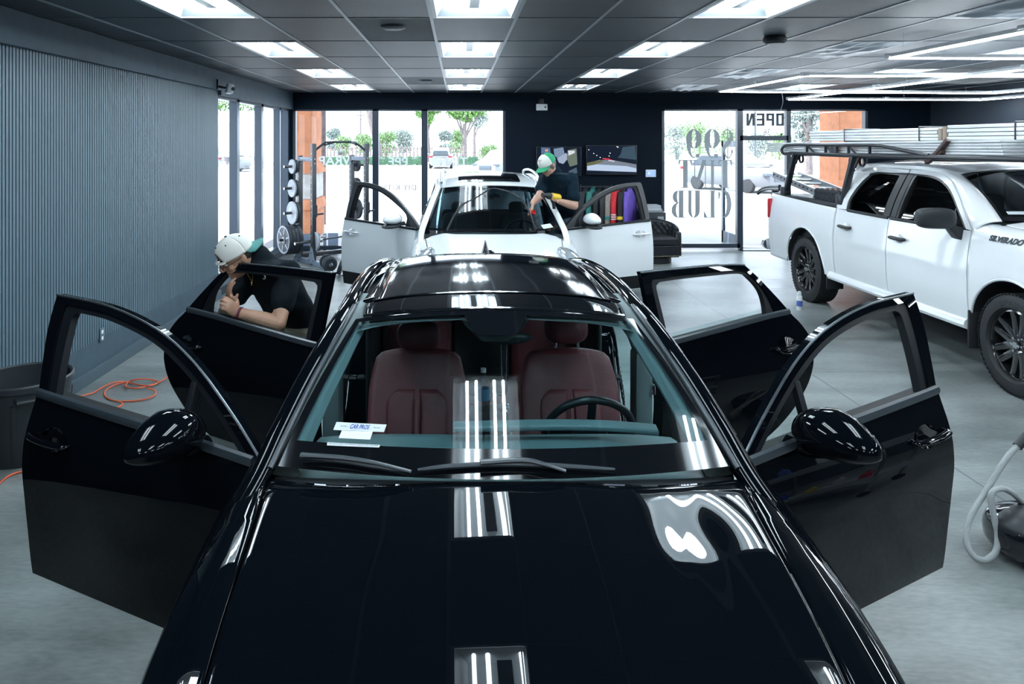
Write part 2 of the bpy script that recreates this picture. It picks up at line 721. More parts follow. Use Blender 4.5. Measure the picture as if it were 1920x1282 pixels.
def didone(b, ch, x, z, w, h):
    """one condensed serif capital, thick stems and hairlines, drawn in a local plane (x right, y up);
    each stroke lies a hair above the last so that overlapping strokes never share a face"""
    T, t = w * .34, h * .026
    s = T * .42
    lay = [0]

    def mz():
        lay[0] += 1
        return Matrix.Translation((0, 0, .0004 * lay[0]))

    def rc(x0, z0, x1, z1):
        b.prism([(x0, z0), (x1, z0), (x1, z1), (x0, z1)], .0015, mz())

    def pg(pts):
        b.prism(pts, .0015, mz())

    def rib(A, B):
        m_ = mz()
        b.ring(A, B, lambda p, d: m_ @ V((p[0], p[1], d)), .0015)

    def er(cx, cz, ao, bo, ai, bi, dx, a0, a1, n=28):
        """band between an outer and an inner ellipse, the inner one shifted by dx"""
        an = [math.radians(lerp(a0, a1, k / n)) for k in range(n + 1)]
        rib([(cx + ao * math.cos(a), cz + bo * math.sin(a)) for a in an], [(cx + dx + ai * math.cos(a), cz + bi * math.sin(a)) for a in an])

    def stem(xc, z0=z, z1=z + h, serif=True):
        rc(xc - T / 2, z0, xc + T / 2, z1)
        if serif:
            rc(xc - T / 2 - s, z0, xc + T / 2 + s, z0 + t)
            rc(xc - T / 2 - s, z1 - t, xc + T / 2 + s, z1)
    if ch == 'T':
        rc(x + w / 2 - T / 2, z, x + w / 2 + T / 2, z + h)
        rc(x + w / 2 - T / 2 - s, z, x + w / 2 + T / 2 + s, z + t)
        rc(x, z + h - t, x + w, z + h)
        pg([(x, z + h), (x, z + h * .80), (x + t * .6, z + h * .80), (x + w * .15, z + h - t)])
        pg([(x + w, z + h), (x + w - w * .15, z + h - t), (x + w - t * .6, z + h * .80), (x + w, z + h * .80)])
    elif ch == 'I':
        stem(x + w / 2)
    elif ch == 'N':
        rc(x + t, z, x + 2.2 * t, z + h)
        rc(x + w - 2.2 * t, z, x + w - t, z + h)
        pg([(x + t * .4, z + h), (x + w - t * 1.1 - T * .7, z), (x + w - t, z), (x + t * .4 + T * .85, z + h)])
        rc(x - t, z, x + 4.2 * t, z + t)
        rc(x + w - 5 * t, z + h - t, x + w + t, z + h)
    elif ch == 'L':
        stem(x + T * .8)
        rc(x + T * .8, z, x + w, z + t)
        pg([(x + w, z), (x + w, z + h * .24), (x + w - t * .6, z + h * .24), (x + w - w * .28, z + t)])
    elif ch == 'U':
        rc(x + s * .5, z + h * .26, x + s * .5 + T, z + h)
        rc(x + w - s * .5 - T * .72, z + h * .26, x + w - s * .5, z + h)
        cx = x + w / 2
        ao = w / 2 - s * .5
        er(cx, z + h * .26, ao, h * .26, ao - T * .86, h * .26 - t, T * .14, 180, 360)
        rc(x - s * .3, z + h - t, x + s * 1.3 + T, z + h)
        rc(x + w - s * 1.3 - T * .72, z + h - t, x + w + s * .3, z + h)
    elif ch == 'B':
        stem(x + T * .8, serif=False)
        rc(x - s * .4, z, x + T * 1.2, z + t)
        rc(x - s * .4, z + h - t, x + T * 1.2, z + h)
        er(x + w * .48, z + h * .765, w * .42, h * .235, w * .42 - T, h * .235 - t, 0, -90, 90)
        er(x + w * .48, z + h * .275, w * .50, h * .275, w * .50 - T, h * .275 - t, 0, -90, 90)
        for zz in (z, z + h * .535, z + h - t):
            rc(x + T, zz, x + w * .49, zz + t)
    elif ch == 'C':
        er(x + w * .52, z + h / 2, w * .52, h / 2, w * .52 - T * .56, h / 2 - t, T * .44, 52, 318, 40)
        pg([(x + w * .93, z + h * .68), (x + w, z + h * .68), (x + w, z + h * .97), (x + w * .965, z + h * .97), (x + w * .84, z + h * .88)])
    elif ch == '9':
        cx, cz = x + w / 2, z + h * .665
        er(cx, cz, w * .48, h * .335, w * .48 - T, h * .335 - t, 0, 0, 360, 40)
        # descending stroke on the right, curling to a ball at lower left
        n = 18
        A = [(cx + w * .48 * math.cos(math.radians(lerp(5, -100, k / n))), z + h * .62 + h * .62 * math.sin(math.radians(lerp(5, -100, k / n)))) for k in range(n + 1)]
        B = [(cx - w * .02 + (w * .50 - T * lerp(1, .3, k / n)) * math.cos(math.radians(lerp(5, -100, k / n))), z + h * .62 + (h * .62 - t * lerp(1, 1.3, k / n)) * math.sin(math.radians(lerp(5, -100, k / n)))) for k in range(n + 1)]
        rib(A, B)
        pg([(x + w * .27 + w * .13 * math.cos(2 * PI * k / 16), z + h * .075 + h * .07 * math.sin(2 * PI * k / 16)) for k in range(16)])
    elif ch == '$':
        P = spline([V(p) for p in ((x + w * .92, z + h * .80, 0), (x + w * .80, z + h * .93, 0), (x + w * .52, z + h * .985, 0), (x + w * .22, z + h * .90, 0), (x + w * .14, z + h * .74, 0), (x + w * .40, z + h * .56, 0), (x + w * .74, z + h * .40, 0), (x + w * .84, z + h * .22, 0), (x + w * .60, z + h * .03, 0), (x + w * .30, z + h * .03, 0), (x + w * .08, z + h * .20, 0))], 10)
        m_ = len(P)
        A, B = [], []
        for i, p in enumerate(P):
            d = (P[min(i + 1, m_ - 1)] - P[max(i - 1, 0)]).normalized()
            nrm = V((-d.y, d.x, 0))
            ww = t * 1.2 + T * .95 * math.exp(-((i / (m_ - 1) - .5) / .17)**2)
            A.append(p + nrm * ww / 2)
            B.append(p - nrm * ww / 2)
        rib([(p.x, p.y) for p in A], [(p.x, p.y) for p in B])
        rc(x + w * .5 - t * .5, z - h * .06, x + w * .5 + t * .5, z + h * 1.06)
        pg([(x + w * .84, z + h * .72), (x + w * .98, z + h * .72), (x + w * .98, z + h * .84), (x + w * .84, z + h * .84)])
        pg([(x + w * .02, z + h * .16), (x + w * .16, z + h * .16), (x + w * .16, z + h * .28), (x + w * .02, z + h * .28)])


# outside faces +Y: text x axis runs towards -X
ROTOUT = Matrix(((-1, 0, 0), (0, 0, 1), (0, 1, 0))).to_4x4()


def outside_text(name, body, px_c, py_c, h, mat_, parent, sx=1.0, bold=0.0, Y=YF + .045, font_shear=0.0, spacing=1.0):
    c = at(px_c, py_c, Y)
    mm = ROTOUT.copy()
    mm.translation = c
    return text_mesh(name, body, h, mat_, parent, mm, .0008, bold, sx, font_shear, spacing=spacing)


# $99 / TINT / CLUB
Yg = YF + .045
b = MB()


def line(chars, x_right_px, y_top, y_bot, widths, gaps):
    """chars laid from the right of the picture to the left (it reads from the street)"""
    xr = at(x_right_px, 0, Yg).x
    z1, z0 = at(0, y_top, Yg).z, at(0, y_bot, Yg).z
    sub = MB()
    x = 0
    for ch, w_, g in zip(chars, widths, gaps):
        didone(sub, ch, x, 0, w_, z1 - z0)
        x += w_ + g
    for v in sub.bm.verts:
        v.co = V((xr - v.co.x, Yg - .008 + v.co.z, z0 + v.co.y))
    me_ = bpy.data.meshes.new('t')
    sub.bm.to_mesh(me_)
    sub.bm.free()
    b.bm.from_mesh(me_)
    bpy.data.meshes.remove(me_)


line('$99', 1374, 242, 296, (.20, .31, .31), (.045, .045, 0))
line('TINT', 1372, 300, 352, (.26, .17, .25, .26), (.03, .03, .03, 0))
line('CLUB', 1371, 357, 408, (.25, .23, .26, .26), (.05, .06, .05, 0))
b.build('lettering', M['vinyl_grey'], win2, smooth=False)
w = MB()
xo = at(1470, 0, Yg).x
zo, ho, so_ = at(0, 236, Yg).z, .245, .052


def blk(x0, z0, x1, z1):
    w.b2((xo - x1, Yg - .004, zo + z0), (xo - x0, Yg - .002, zo + z1))


for k_, ch in enumerate('OPEN'):
    a_ = k_ * .188
    wd_ = .155
    if ch in 'OPEN':
        blk(a_, 0, a_ + so_, ho)
    if ch == 'O':
        blk(a_ + wd_ - so_, 0, a_ + wd_, ho)
        blk(a_ + so_, 0, a_ + wd_ - so_, so_ * .8)
        blk(a_ + so_, ho - so_ * .8, a_ + wd_ - so_, ho)
    elif ch == 'P':
        blk(a_ + wd_ - so_, ho * .4, a_ + wd_, ho)
        blk(a_ + so_, ho - so_ * .8, a_ + wd_ - so_, ho)
        blk(a_ + so_, ho * .4, a_ + wd_ - so_, ho * .4 + so_ * .8)
    elif ch == 'E':
        for f_ in (0, .5, 1):
            blk(a_ + so_, f_ * (ho - so_ * .8), a_ + wd_, f_ * (ho - so_ * .8) + so_ * .8)
    elif ch == 'N':
        blk(a_ + wd_ - so_ + .012, 0, a_ + wd_ + .012, ho)
        w.prism([(xo - a_ - so_ * .4, zo + ho), (xo - a_ - so_ * 1.5, zo + ho), (xo - a_ - wd_ + so_ * .3, zo), (xo - a_ - wd_ + so_ * 1.2 - .012, zo)], .001, Matrix(((1, 0, 0, 0), (0, 0, 1, Yg - .0055), (0, 1, 0, 0), (0, 0, 0, 1))))
w.build('lettering', M['vinyl_dark'], door1, smooth=False)
outside_text('lettering', '36', 1438, 248, .17, M['vinyl_dark'], door1, .9, .0, spacing=.95)
w = MB()
w.cyl((*at(1465, 252, Yg).xy, at(0, 252, Yg).z), at(1465, 252, Yg) + V((0, .003, 0)), .022, seg=16)
w.build('dot_mark', M['vinyl_dark'], door1)
outside_text('lettering', 'TINT', 848, 304, .235, M['vinyl_white'], win1, 1.15, .006)
outside_text('lettering', '* PPF *', 747, 304, .235, M['vinyl_white'], win1, 1.1, .006)
outside_text('lettering', 'WRAP', 633, 302, .235, M['vinyl_white'], win1, 1.1, .006)
M['vinyl_mid'] = mat('vinyl_mid', (.10, .115, .125), .6)
outside_text('lettering', 'DIY KITS', 750, 352, .15, M['vinyl_mid'], win1, .98, 0, spacing=1.15)
outside_text('lettering', 'S', 818, 352, .15, M['vinyl_mid'], win1, .9, 0)
w = MB()
for y_, x0_, x1_ in ((335, 612, 905), (286, 612, 900)):
    a, c = at(x0_, y_, Yg), at(x1_, y_, Yg)
    w.b2((a.x, Yg, a.z - .003), (c.x, Yg + .002, a.z + .003))
w.build('vinyl_line', M['vinyl_grey'], win1, smooth=False)
# grey block letters low on the far-left pane
w = MB()
for (x0, x1, y0, y1) in ((564, 600, 438, 472), (606, 612, 438, 472), (615, 634, 437, 462)):
    a, c = at(x0, y0, Yg), at(x1, y1, Yg)
    w.b2((a.x, Yg, c.z), (c.x, Yg + .002, a.z))
w.build('lettering', mat('vinyl_blue_grey', (.23, .29, .4), .5), win1, smooth=False)

# ---- ceiling
COLS = [-.205 + .6475 * n for n in range(-5, 15)]
ROWS = [5.65 + 1.3 * k for k in range(-9, 8)]
LIGHTCOL = {-3: 1, 0: 1, 3: 1, 9: 1}
LIGHTROW = {-9 + 2 * i: 1 for i in range(8)}


def holes():
    """(column, row) index pairs that hold a light; rows counted so that row -1 ends at 5.65 m"""
    H = {}
    for n in (-3, 0, 3, 6, 9):
        for r in (-7, -5, -3, -1, 1, 3, 5):
            H[(n, r)] = 'film' if n == 6 and r >= -3 else 'light'
    return H


HOLES = holes()
q = MB()
for ci in range(-5, 15):
    x0, x1 = max(-.205 + .6475 * ci, XL - .1), min(-.205 + .6475 * (ci + 1), XR + .1)
    if x1 <= x0:
        continue
    for r in range(-9, 8):
        y0, y1 = max(5.65 + 1.3 * r, YB), min(5.65 + 1.3 * (r + 1), YF)
        if y1 <= y0 or (ci, r) in HOLES:
            continue
        q.mi = 1 if (ci, r) in ((-1, 0), (-1, 4)) else 0
        q.poly([(x0, y0, ZC), (x0, y1, ZC), (x1, y1, ZC), (x1, y0, ZC)])
struct(q.build('ceiling', [M['ceil_tile'], M['ceil_rough']], smooth=False))
q = MB()
for ci in range(-4, 15):
    x = -.205 + .6475 * ci
    if XL < x < XR:
        q.b2((x - .013, YB, ZC - .006), (x + .013, YF, ZC + .03))
q.mi = 1
for r in range(-8, 8):
    y = 5.65 + 1.3 * r
    if YB < y < YF:
        q.b2((XL, y - .011, ZC - .004), (XR, y + .011, ZC + .03))
struct(q.build('trim_2', [M['ceil_bar'], mat('ceil_bar_dark', (.09, .11, .13), .45)], smooth=False), 'ceiling grid bars')
q = MB()
q.b2((XL - .2, YB - .2, ZC + .35), (XR + .2, YF + .2, ZC + .4))
struct(q.build('roof_slab', M['wall_dark'], smooth=False))

# ---- troffers
M['tube'] = emission('tube', (.79, .925, 1.0), TUBE_S)
M['tube_soft'] = emission('tube_soft', (.86, .94, 1.0), TUBE_S * .25)
M['reflector'] = mat('reflector', (.30, .33, .35), .3, spec=.6)
M['troffer_frame'] = mat('troffer_frame', (.78, .8, .82), .4)
M['film'] = mat('film', (.42, .47, .52), .35, spec=.6)

POS = {-3: 'left-hand', 0: 'middle', 3: 'right-of-middle', 6: 'far right', 9: 'outermost right'}


def make_troffer():
    t = thing('ceiling_light', '', 'ceiling light')
    hw, hl = .31, .635
    b = MB()
    b.ring([(-hw, -hl), (hw, -hl), (hw, hl), (-hw, hl)], [(-hw + .03, -hl + .03), (hw - .03, -hl + .03), (hw - .03, hl - .03), (-hw + .03, hl - .03)],
           lambda p, d: V((p[0], p[1], -.008 + d)), .03, True)
    b.build('frame', M['troffer_frame'], t, smooth=False)
    b = MB()
    # sloped reflector box, closed above
    o_ = [(-hw + .03, -hl + .03), (hw - .03, -hl + .03), (hw - .03, hl - .03), (-hw + .03, hl - .03)]
    i_ = [(-hw + .11, -hl + .14), (hw - .11, -hl + .14), (hw - .11, hl - .14), (-hw + .11, hl - .14)]
    for k in range(4):
        j = (k + 1) % 4
        b.poly([(*o_[k], 0), (*o_[j], 0), (*i_[j], .11), (*i_[k], .11)])
    b.poly([(*p, .11) for p in i_])
    # ridges between the lamps
    for x in (-.0, ):
        b.prism([(-.035, .0), (.035, 0), (.02, .06), (-.02, .06)], 2 * hl - .3, Matrix(((1, 0, 0, x), (0, 0, -1, hl - .15), (0, 1, 0, .045), (0, 0, 0, 1))))
    b.build('reflector', M['reflector'], t, smooth=False)
    for x in (-.16, -.08, .08, .16):
        b = MB()
        b.cyl((x, -hl + .05, .05), (x, hl - .05, .05), .0135, seg=10)
        b.build('tube_lamp', M['tube'], t)
    b = MB()
    for x in (-.16, -.08, .08, .16):
        for s in (-1, 1):
            b.box((x, s * (hl - .045), .05), (.025, .02, .05))
    b.build('lamp_holder', M['white_plastic'], t, smooth=False)
    return t


ROWNAME = {-1: 'nearest row in view', 1: 'second row from the camera', 3: 'third row from the camera', 5: 'last row before the far wall',
           -3: 'row above the camera', -5: 'row behind the camera', -7: 'rearmost row behind the camera'}
COLNAME = {-3: 'left column', 0: 'middle column', 3: 'right-of-centre column', 6: 'film-covered column', 9: 'column above the white pickup'}
tro = None
for (n, r), kind in sorted(HOLES.items()):
    if kind != 'light':
        continue
    o = make_troffer() if tro is None else copy_tree(tro)
    tro = tro or o
    o.location = (-.205 + .6475 * (n + .5), 5.65 + 1.3 * (r + .5), ZC)
    tag(o, 'recessed fluorescent ceiling light, %s, %s' % (COLNAME[n], ROWNAME[r]), 'ceiling light', 'recessed fluorescent ceiling lights')
    if r == 5 and n == 3:
        for ch in o.children:
            if ch.name.startswith('tube_lamp'):
                ch.data = ch.data.copy()
                ch.data.materials[0] = M['tube_soft']

for r in (-1, 1, 3, 5, -3):
    n = 6
    cx, cy = -.205 + .6475 * (n + .5), 5.65 + 1.3 * (r + .5)
    b = MB()
    rs = random.Random(r + 20)
    ph = [rs.uniform(0, 6) for _ in range(6)]

    def wr(u, v):
        x, y = (u - .5) * .64, (v - .5) * 1.29
        edge = min(1, 6 * min(u, 1 - u, v, 1 - v) + .1)
        z = -.035 * math.sin(PI * u) * math.sin(PI * v)
        z += edge * (.010 * math.sin(14 * u + 5 * v + ph[0]) + .008 * math.sin(26 * u - 9 * v + ph[1] + 2 * math.sin(5 * v + ph[2])) + .006 * math.sin(47 * u + 21 * v + ph[3] + 3 * math.sin(4 * u + ph[4])))
        return V((x, y, z - .004))
    b.grid(wr, 48, 60)
    o = b.build('plastic_film', M['film'], None, (cx, cy, ZC), angle=180, solid=.002)
    tag(o, 'crinkled grey plastic film sagging over a ceiling bay, %s' % ROWNAME[r], 'plastic film', 'plastic films covering ceiling bays')

# smoke detectors / sprinkler plates
for (x, y, lab) in ((737, 48, 'flat round ceiling plate on the rough lighter tile, nearer one'), (797, 150, 'small round ceiling plate near the far wall')):
    c = at(x, y, F * (ZC - CAM_H) / (VY - y))
    b = MB()
    b.lathe([(0, -.03), (.075, -.03), (.1, -.018), (.105, 0)], seg=28)
    tag(b.build('ceiling_plate', M['ceil_tile'], None, (c.x, c.y, ZC - .001)), lab, 'sprinkler plate')
c = at(1453, 80, F * (ZC - .06 - CAM_H) / (VY - 80))
b = MB()
b.lathe([(0, -.075), (.075, -.072), (.1, -.05), (.1, -.02), (.085, 0), (0, 0)], seg=28)
tag(b.build('smoke_detector', M['black_plastic'], None, (c.x, c.y, ZC)), 'black round smoke detector on the ceiling grid bar', 'smoke detector')

# ---- hanging LED frames
M['led'] = emission('led', (.84, .93, 1.0), LED_S)


def led_frame(label, corners, z, drops):
    t = thing('pendant_light', label, 'pendant light', (*corners[0], z), 0, 'white linear pendant light frames')
    o0 = V((*corners[0], z))
    n = len(corners)
    for i in range(n - (0 if len(corners) > 2 else 1)):
        a, c = V((*corners[i], z)) - o0, V((*corners[(i + 1) % n], z)) - o0
        b = MB()
        b.bar(a, c, .046, .03)
        seg = b.build('housing', M['white_plastic'], t, smooth=False)
        b = MB()
        b.bar(a - V((0, 0, .021)), c - V((0, 0, .021)), .040, .014, .003)
        b.build('light_bar', M['led'], t)
    b = MB()
    for i in range(n):
        a, c = V((*corners[i], z)) - o0, V((*corners[(i + 1) % n], z)) - o0
        b.box(a + V((0, 0, -.002)), (.075, .075, .045), None, .006)
        if (c - a).length > 1.6:
            b.box((a + c) / 2 + V((0, 0, .012)), (.07, .09, .03), None, .006)
    b.build('connector', M['white_plastic'], t)
    b = MB()
    for (x, y) in drops:
        b.cyl((x - o0.x, y - o0.y, .0), (x - o0.x, y - o0.y, ZC - z), .0016, seg=6)
    b.build('wire', M['steel'], t)
    return t


led_frame('rectangular white light-bar frame nearest the camera, over the pickup hood', [(3.82, 6.52), (7.3, 6.62), (7.3, 3.4), (3.82, 3.4)], 2.86, [(3.86, 6.4), (6.2, 6.57), (3.82, 4.6)])
led_frame('rectangular white light-bar frame over the pickup bed, left of the far one', [(3.83, 10.75), (8.05, 11.1), (8.05, 8.3), (3.83, 8.15)], 2.85, [(3.85, 8.3), (6.2, 10.9), (7.6, 11.05)])
led_frame('rectangular white light-bar frame hanging lowest, closest to the far wall', [(5.47, 12.2), (8.75, 12.35), (8.75, 7.2), (5.47, 7.1)], 2.82, [(5.5, 11.9), (7.4, 12.25), (5.47, 9)])
b = MB()
b.tube(spline([at(1465, 168, 13.6), at(1468, 190, 13.75), at(1464, 206, 14.1)], 6), .004, 6)
tag(b.build('ceiling_cable', M['white_plastic']), 'thin white cord hanging from the ceiling in front of the OPEN sign', 'cord')

# ---- wall devices
def device(name, label, cat, c, s, m_, bev=.01):
    b = MB()
    b.box((0, 0, 0), s, None, bev)
    return tag(b.build(name, m_, None, c), label, cat)


c = at(1016, 201, YF - .04)
t = thing('motion_sensor', 'white box sensor high on the black far wall', 'sensor', c)
b = MB(); b.box((0, 0, 0), (.215, .08, .125), None, .012); b.build('housing', M['white_plastic'], t)
b = MB(); b.box((.06, -.041, 0), (.03, .004, .03)); b.build('lens', M['black_plastic'], t)
b = MB(); b.box((-.01, .025, .1), (.1, .03, .12), None, .004); b.build('bracket', M['black_plastic'], t)
c = at(1220, 325, YF - .015)
t = thing('alarm_panel', 'small white wall touchscreen panel left of the lettered window', 'control panel', c)
b = MB(); b.box((0, 0, 0), (.2, .03, .145), None, .01); b.build('housing', M['white_plastic'], t)
b = MB(); b.box((0, -.016, 0), (.165, .004, .11)); b.build('screen', mat('panel_screen', (.15, .2, .4), .3, emit=(.25, .38, .85), emit_s=.9), t)
b = MB()
for dx, dz in ((-.045, 0), (-.025, -.012), (-.035, .018)):
    b.box((dx, -.019, dz), (.014, .002, .014))
b.build('screen_icon', emission('icon_white', (.8, .9, 1), 1.5), t)
# security camera on the header beam
c = at(408, 160, 9.7)
t = thing('security_camera', 'white security camera on a black bracket at the top of the slat wall', 'security camera', (XL + .045, 9.72, 2.86))
b = MB()
b.box((.012, 0, 0), (.024, .06, .13), None, .004)
b.bar((.02, 0, -.03), (.12, .02, -.05), .03, .03, .005)
b.build('bracket', M['black_plastic'], t)
b = MB()
b.box((.16, .02, -.06), (.085, .13, .13), Euler((0, .15, .5)).to_matrix(), .02)
b.build('housing', M['white_plastic'], t)
b = MB()
R_ = Euler((0, .15, .5)).to_matrix()
b.lathe([(0, 0), (.025, 0), (.025, .006)], Matrix.Translation(V((.16, .02, -.06)) + R_ @ V((.03, -.066, 0))) @ R_.to_4x4() @ Matrix.Rotation(PI / 2, 4, 'X'))
b.build('lens', M['black_plastic'], t)
# outlet low on the slat wall
c = at(194, 628, F * 3.2 / (VX - 194))
t = thing('wall_outlet', 'double power outlet at the foot of the slat wall', 'outlet', (XL, c.y, c.z))
b = MB(); b.box((.004, 0, 0), (.01, .075, .12), None, .003); b.build('plate', M['slat'], t)
b = MB(); b.box((.01, 0, .028), (.006, .035, .03), None, .004); b.box((.01, 0, -.028), (.006, .035, .03), None, .004); b.build('socket', M['white_plastic'], t)
# ================================================================ OUTSIDE
M['asphalt'] = mat('asphalt', (.42, .43, .44), .9, noise=.12, nscale=1.5)
M['walk'] = mat('walk', (.5, .5, .5), .85, noise=.08, nscale=2)
M['stucco'] = mat('stucco', (.60, .24, .12), .9, bump=.8, bscale=30, noise=.15, nscale=5)
M['stone'] = mat('stone', (.55, .52, .5), .8, noise=.15, nscale=8)
M['leaf_a'] = mat('leaf_a', (.13, .26, .06), .6, noise=.3, nscale=8)
M['leaf_b'] = mat('leaf_b', (.17, .27, .12), .6, noise=.3, nscale=3)
M['leaf_c'] = mat('leaf_c', (.2, .245, .225), .6, noise=.3, nscale=3)
M['bark'] = mat('bark', (.17, .14, .135), .9, noise=.3, nscale=6, bump=.6, bscale=20)
M['hedge'] = mat('hedge', (.012, .055, .022), .8, noise=.4, nscale=6)
M['car_white'] = mat('car_white', (.22, .23, .24), .25, coat=.6)
M['car_silver'] = mat('car_silver', (.12, .128, .14), .35, coat=.6)
M['car_glass'] = mat('car_glass', (.02, .03, .04), .05, spec=.8)
M['red_light'] = mat('red_light', (.5, .02, .03), .2)
M['grass'] = mat('grass', (.1, .25, .05), .9, noise=.3, nscale=5)

q = MB()
q.b2((-120, YF + .2, -.3), (140, 160, -.02))
q.b2((-120, YB, -.3), (XL - .3, YF + .2, -.02))
struct(q.build('ground', M['asphalt'], smooth=False))
q = MB()
q.b2((XL - 1.5, YF + .2, -.2), (XR + 3, YF + 4.2, -.005), .01)
q.b2((XL - 2.5, YB, -.2), (XL - .25, YF + .2, -.005), .01)
struct(q.build('sidewalk', M['walk'], smooth=False))
q = MB()
q.b2((-30, 71.2, -.05), (30, 71.6, .14), .02)
struct(q.build('kerb', M['walk'], smooth=False))
q = MB()
q.b2((-60, 71.6, -.05), (70, 110, .06))
struct(q.build('verge_ground', M['stone'], smooth=False))


q = MB()
q.b2((XL - 4.0, YF + .2, 4.2), (XR + 3, YF + 4.0, 4.45))
q.b2((XL - 4.0, YB, 4.2), (XL - .25, YF + .2, 4.45))
struct(q.build('arcade_roof', M['stone'], smooth=False))


def pillar(x0, x1, y0, y1, zb0, zb1, label):
    b = MB()
    e = .11
    b.b2((x0, y0, zb1), (x1, y1, 4.2), .02)
    for (z0, z1, a0, a1) in ((zb1, zb1 + .22, e, 0), (zb0 - .22, zb0, e, e * .6)):
        b.loft([[(x0 - a, y0 - a, z), (x1 + a, y0 - a, z), (x1 + a, y1 + a, z), (x0 - a, y1 + a, z)] for z, a in ((z0, a0), (z1, a1))])
    b.b2((x0 - .06, y0 - .06, 0), (x1 + .06, y1 + .06, zb0 - .22), .02)
    o = b.build('stucco_pillar', M['stucco'], None, smooth=False)
    tag(o, label, 'pillar')
    b = MB()
    b.b2((x0 - .04, y0 - .04, zb0), (x1 + .04, y1 + .04, zb1), .02)
    b.build('stone_band', M['stone'], o, smooth=False)
    return o


pillar(-3.92, -3.17, 16.0, 17.1, .85, 1.42, 'orange stucco pillar outside the left corner, behind the gym rack')
pillar(8.78, 9.7, 17.0, 17.95, .3, 1.0, 'orange stucco pillar outside the right window, behind the pickup bed')


def leaves(b, c, r, n, size, rs, squash=.8):
    for _ in range(int(n * 2.1)):
        d = V((rs.gauss(0, 1), rs.gauss(0, 1), rs.gauss(0, 1))).normalized() * (rs.random() ** .4)
        p = V(c) + V((d.x * r, d.y * r, d.z * r * squash))
        e = Euler((rs.uniform(0, 6), rs.uniform(0, 6), rs.uniform(0, 6))).to_matrix()
        s = .62 * size * rs.uniform(.6, 1.3)
        b.poly([p + e @ V((-s, 0, 0)), p + e @ V((0, -s * .5, s * .15)), p + e @ V((s, 0, 0)), p + e @ V((0, s * .5, s * .15))])


def tree(label, base, h, r_tr, crowns, m_, rs, lean=(0, 0), n=500, size=.28, cat='tree', group=None):
    t = thing('tree', label, cat, base, 0, group)
    b = MB()
    P = spline([(0, 0, -.1), (lean[0] * .3, lean[1] * .3, h * .35), (lean[0] * .8, lean[1] * .8, h * .75), (lean[0], lean[1], h)], 5)
    b.tube(P, lambda u: r_tr * (1.25 - .6 * u), 10)
    for (x, y, z, r) in crowns:
        b.tube([P[-8 if len(P) > 8 else 0], V((x * .6, y * .6, (h + z) / 2)), (x, y, z)], lambda u: r_tr * (.45 - .35 * u), 6)
    b.build('trunk', M['bark'], t)
    b = MB()
    for (x, y, z, r) in crowns:
        leaves(b, (x, y, z), r, int(n * r * r / 2), size, rs)
    b.build('crown', m_, t, smooth=False)
    return t


rs = random.Random(5)


def gx(px_, Y):
    return (px_ - VX) * Y / F


def gz(py_, Y):
    return CAM_H - (py_ - VY) * Y / F


# leaning trunk, two street trees with low crowns
tree('leaning grey trunk outside the left pane, its crown out of sight above', (gx(713, 72), 72, 0), 6.2, .36, [(-1.4, 0, 8.6, 2.0), (-2.6, 1, 8.2, 1.6)], M['leaf_a'], rs, (-1.25, 0), 300)
tree('slim tree with drooping green leaves behind the middle mullion', (gx(803, 73), 73, 0), 4.4, .24, [(-.5, 0, 5.1, .95), (.6, .3, 5.6, 1.0), (.0, -.3, 4.4, .7), (-.8, 0, 6.2, .8)], M['leaf_a'], rs, (-.2, 0), 420)
tree('street tree with a wide bright green crown over the white car', (gx(871, 73), 73, 0), 3.9, .24, [(-.9, 0, 5.1, .95), (.2, .3, 4.9, 1.1), (1.3, .0, 5.4, 1.0), (-1.6, 0, 5.8, .8), (2.3, 0, 5.7, .75), (.4, 0, 6.2, 1.1)], M['leaf_a'], rs, (0, 0), 420)
tree('paler bluish street tree right of the bright green one', (gx(889, 88), 88, 0), 3.8, .2, [(.3, 0, 4.3, .8), (1.0, 0, 5.0, .8), (.2, 0, 5.6, .7)], M['leaf_c'], rs, (.0, 0), 320)
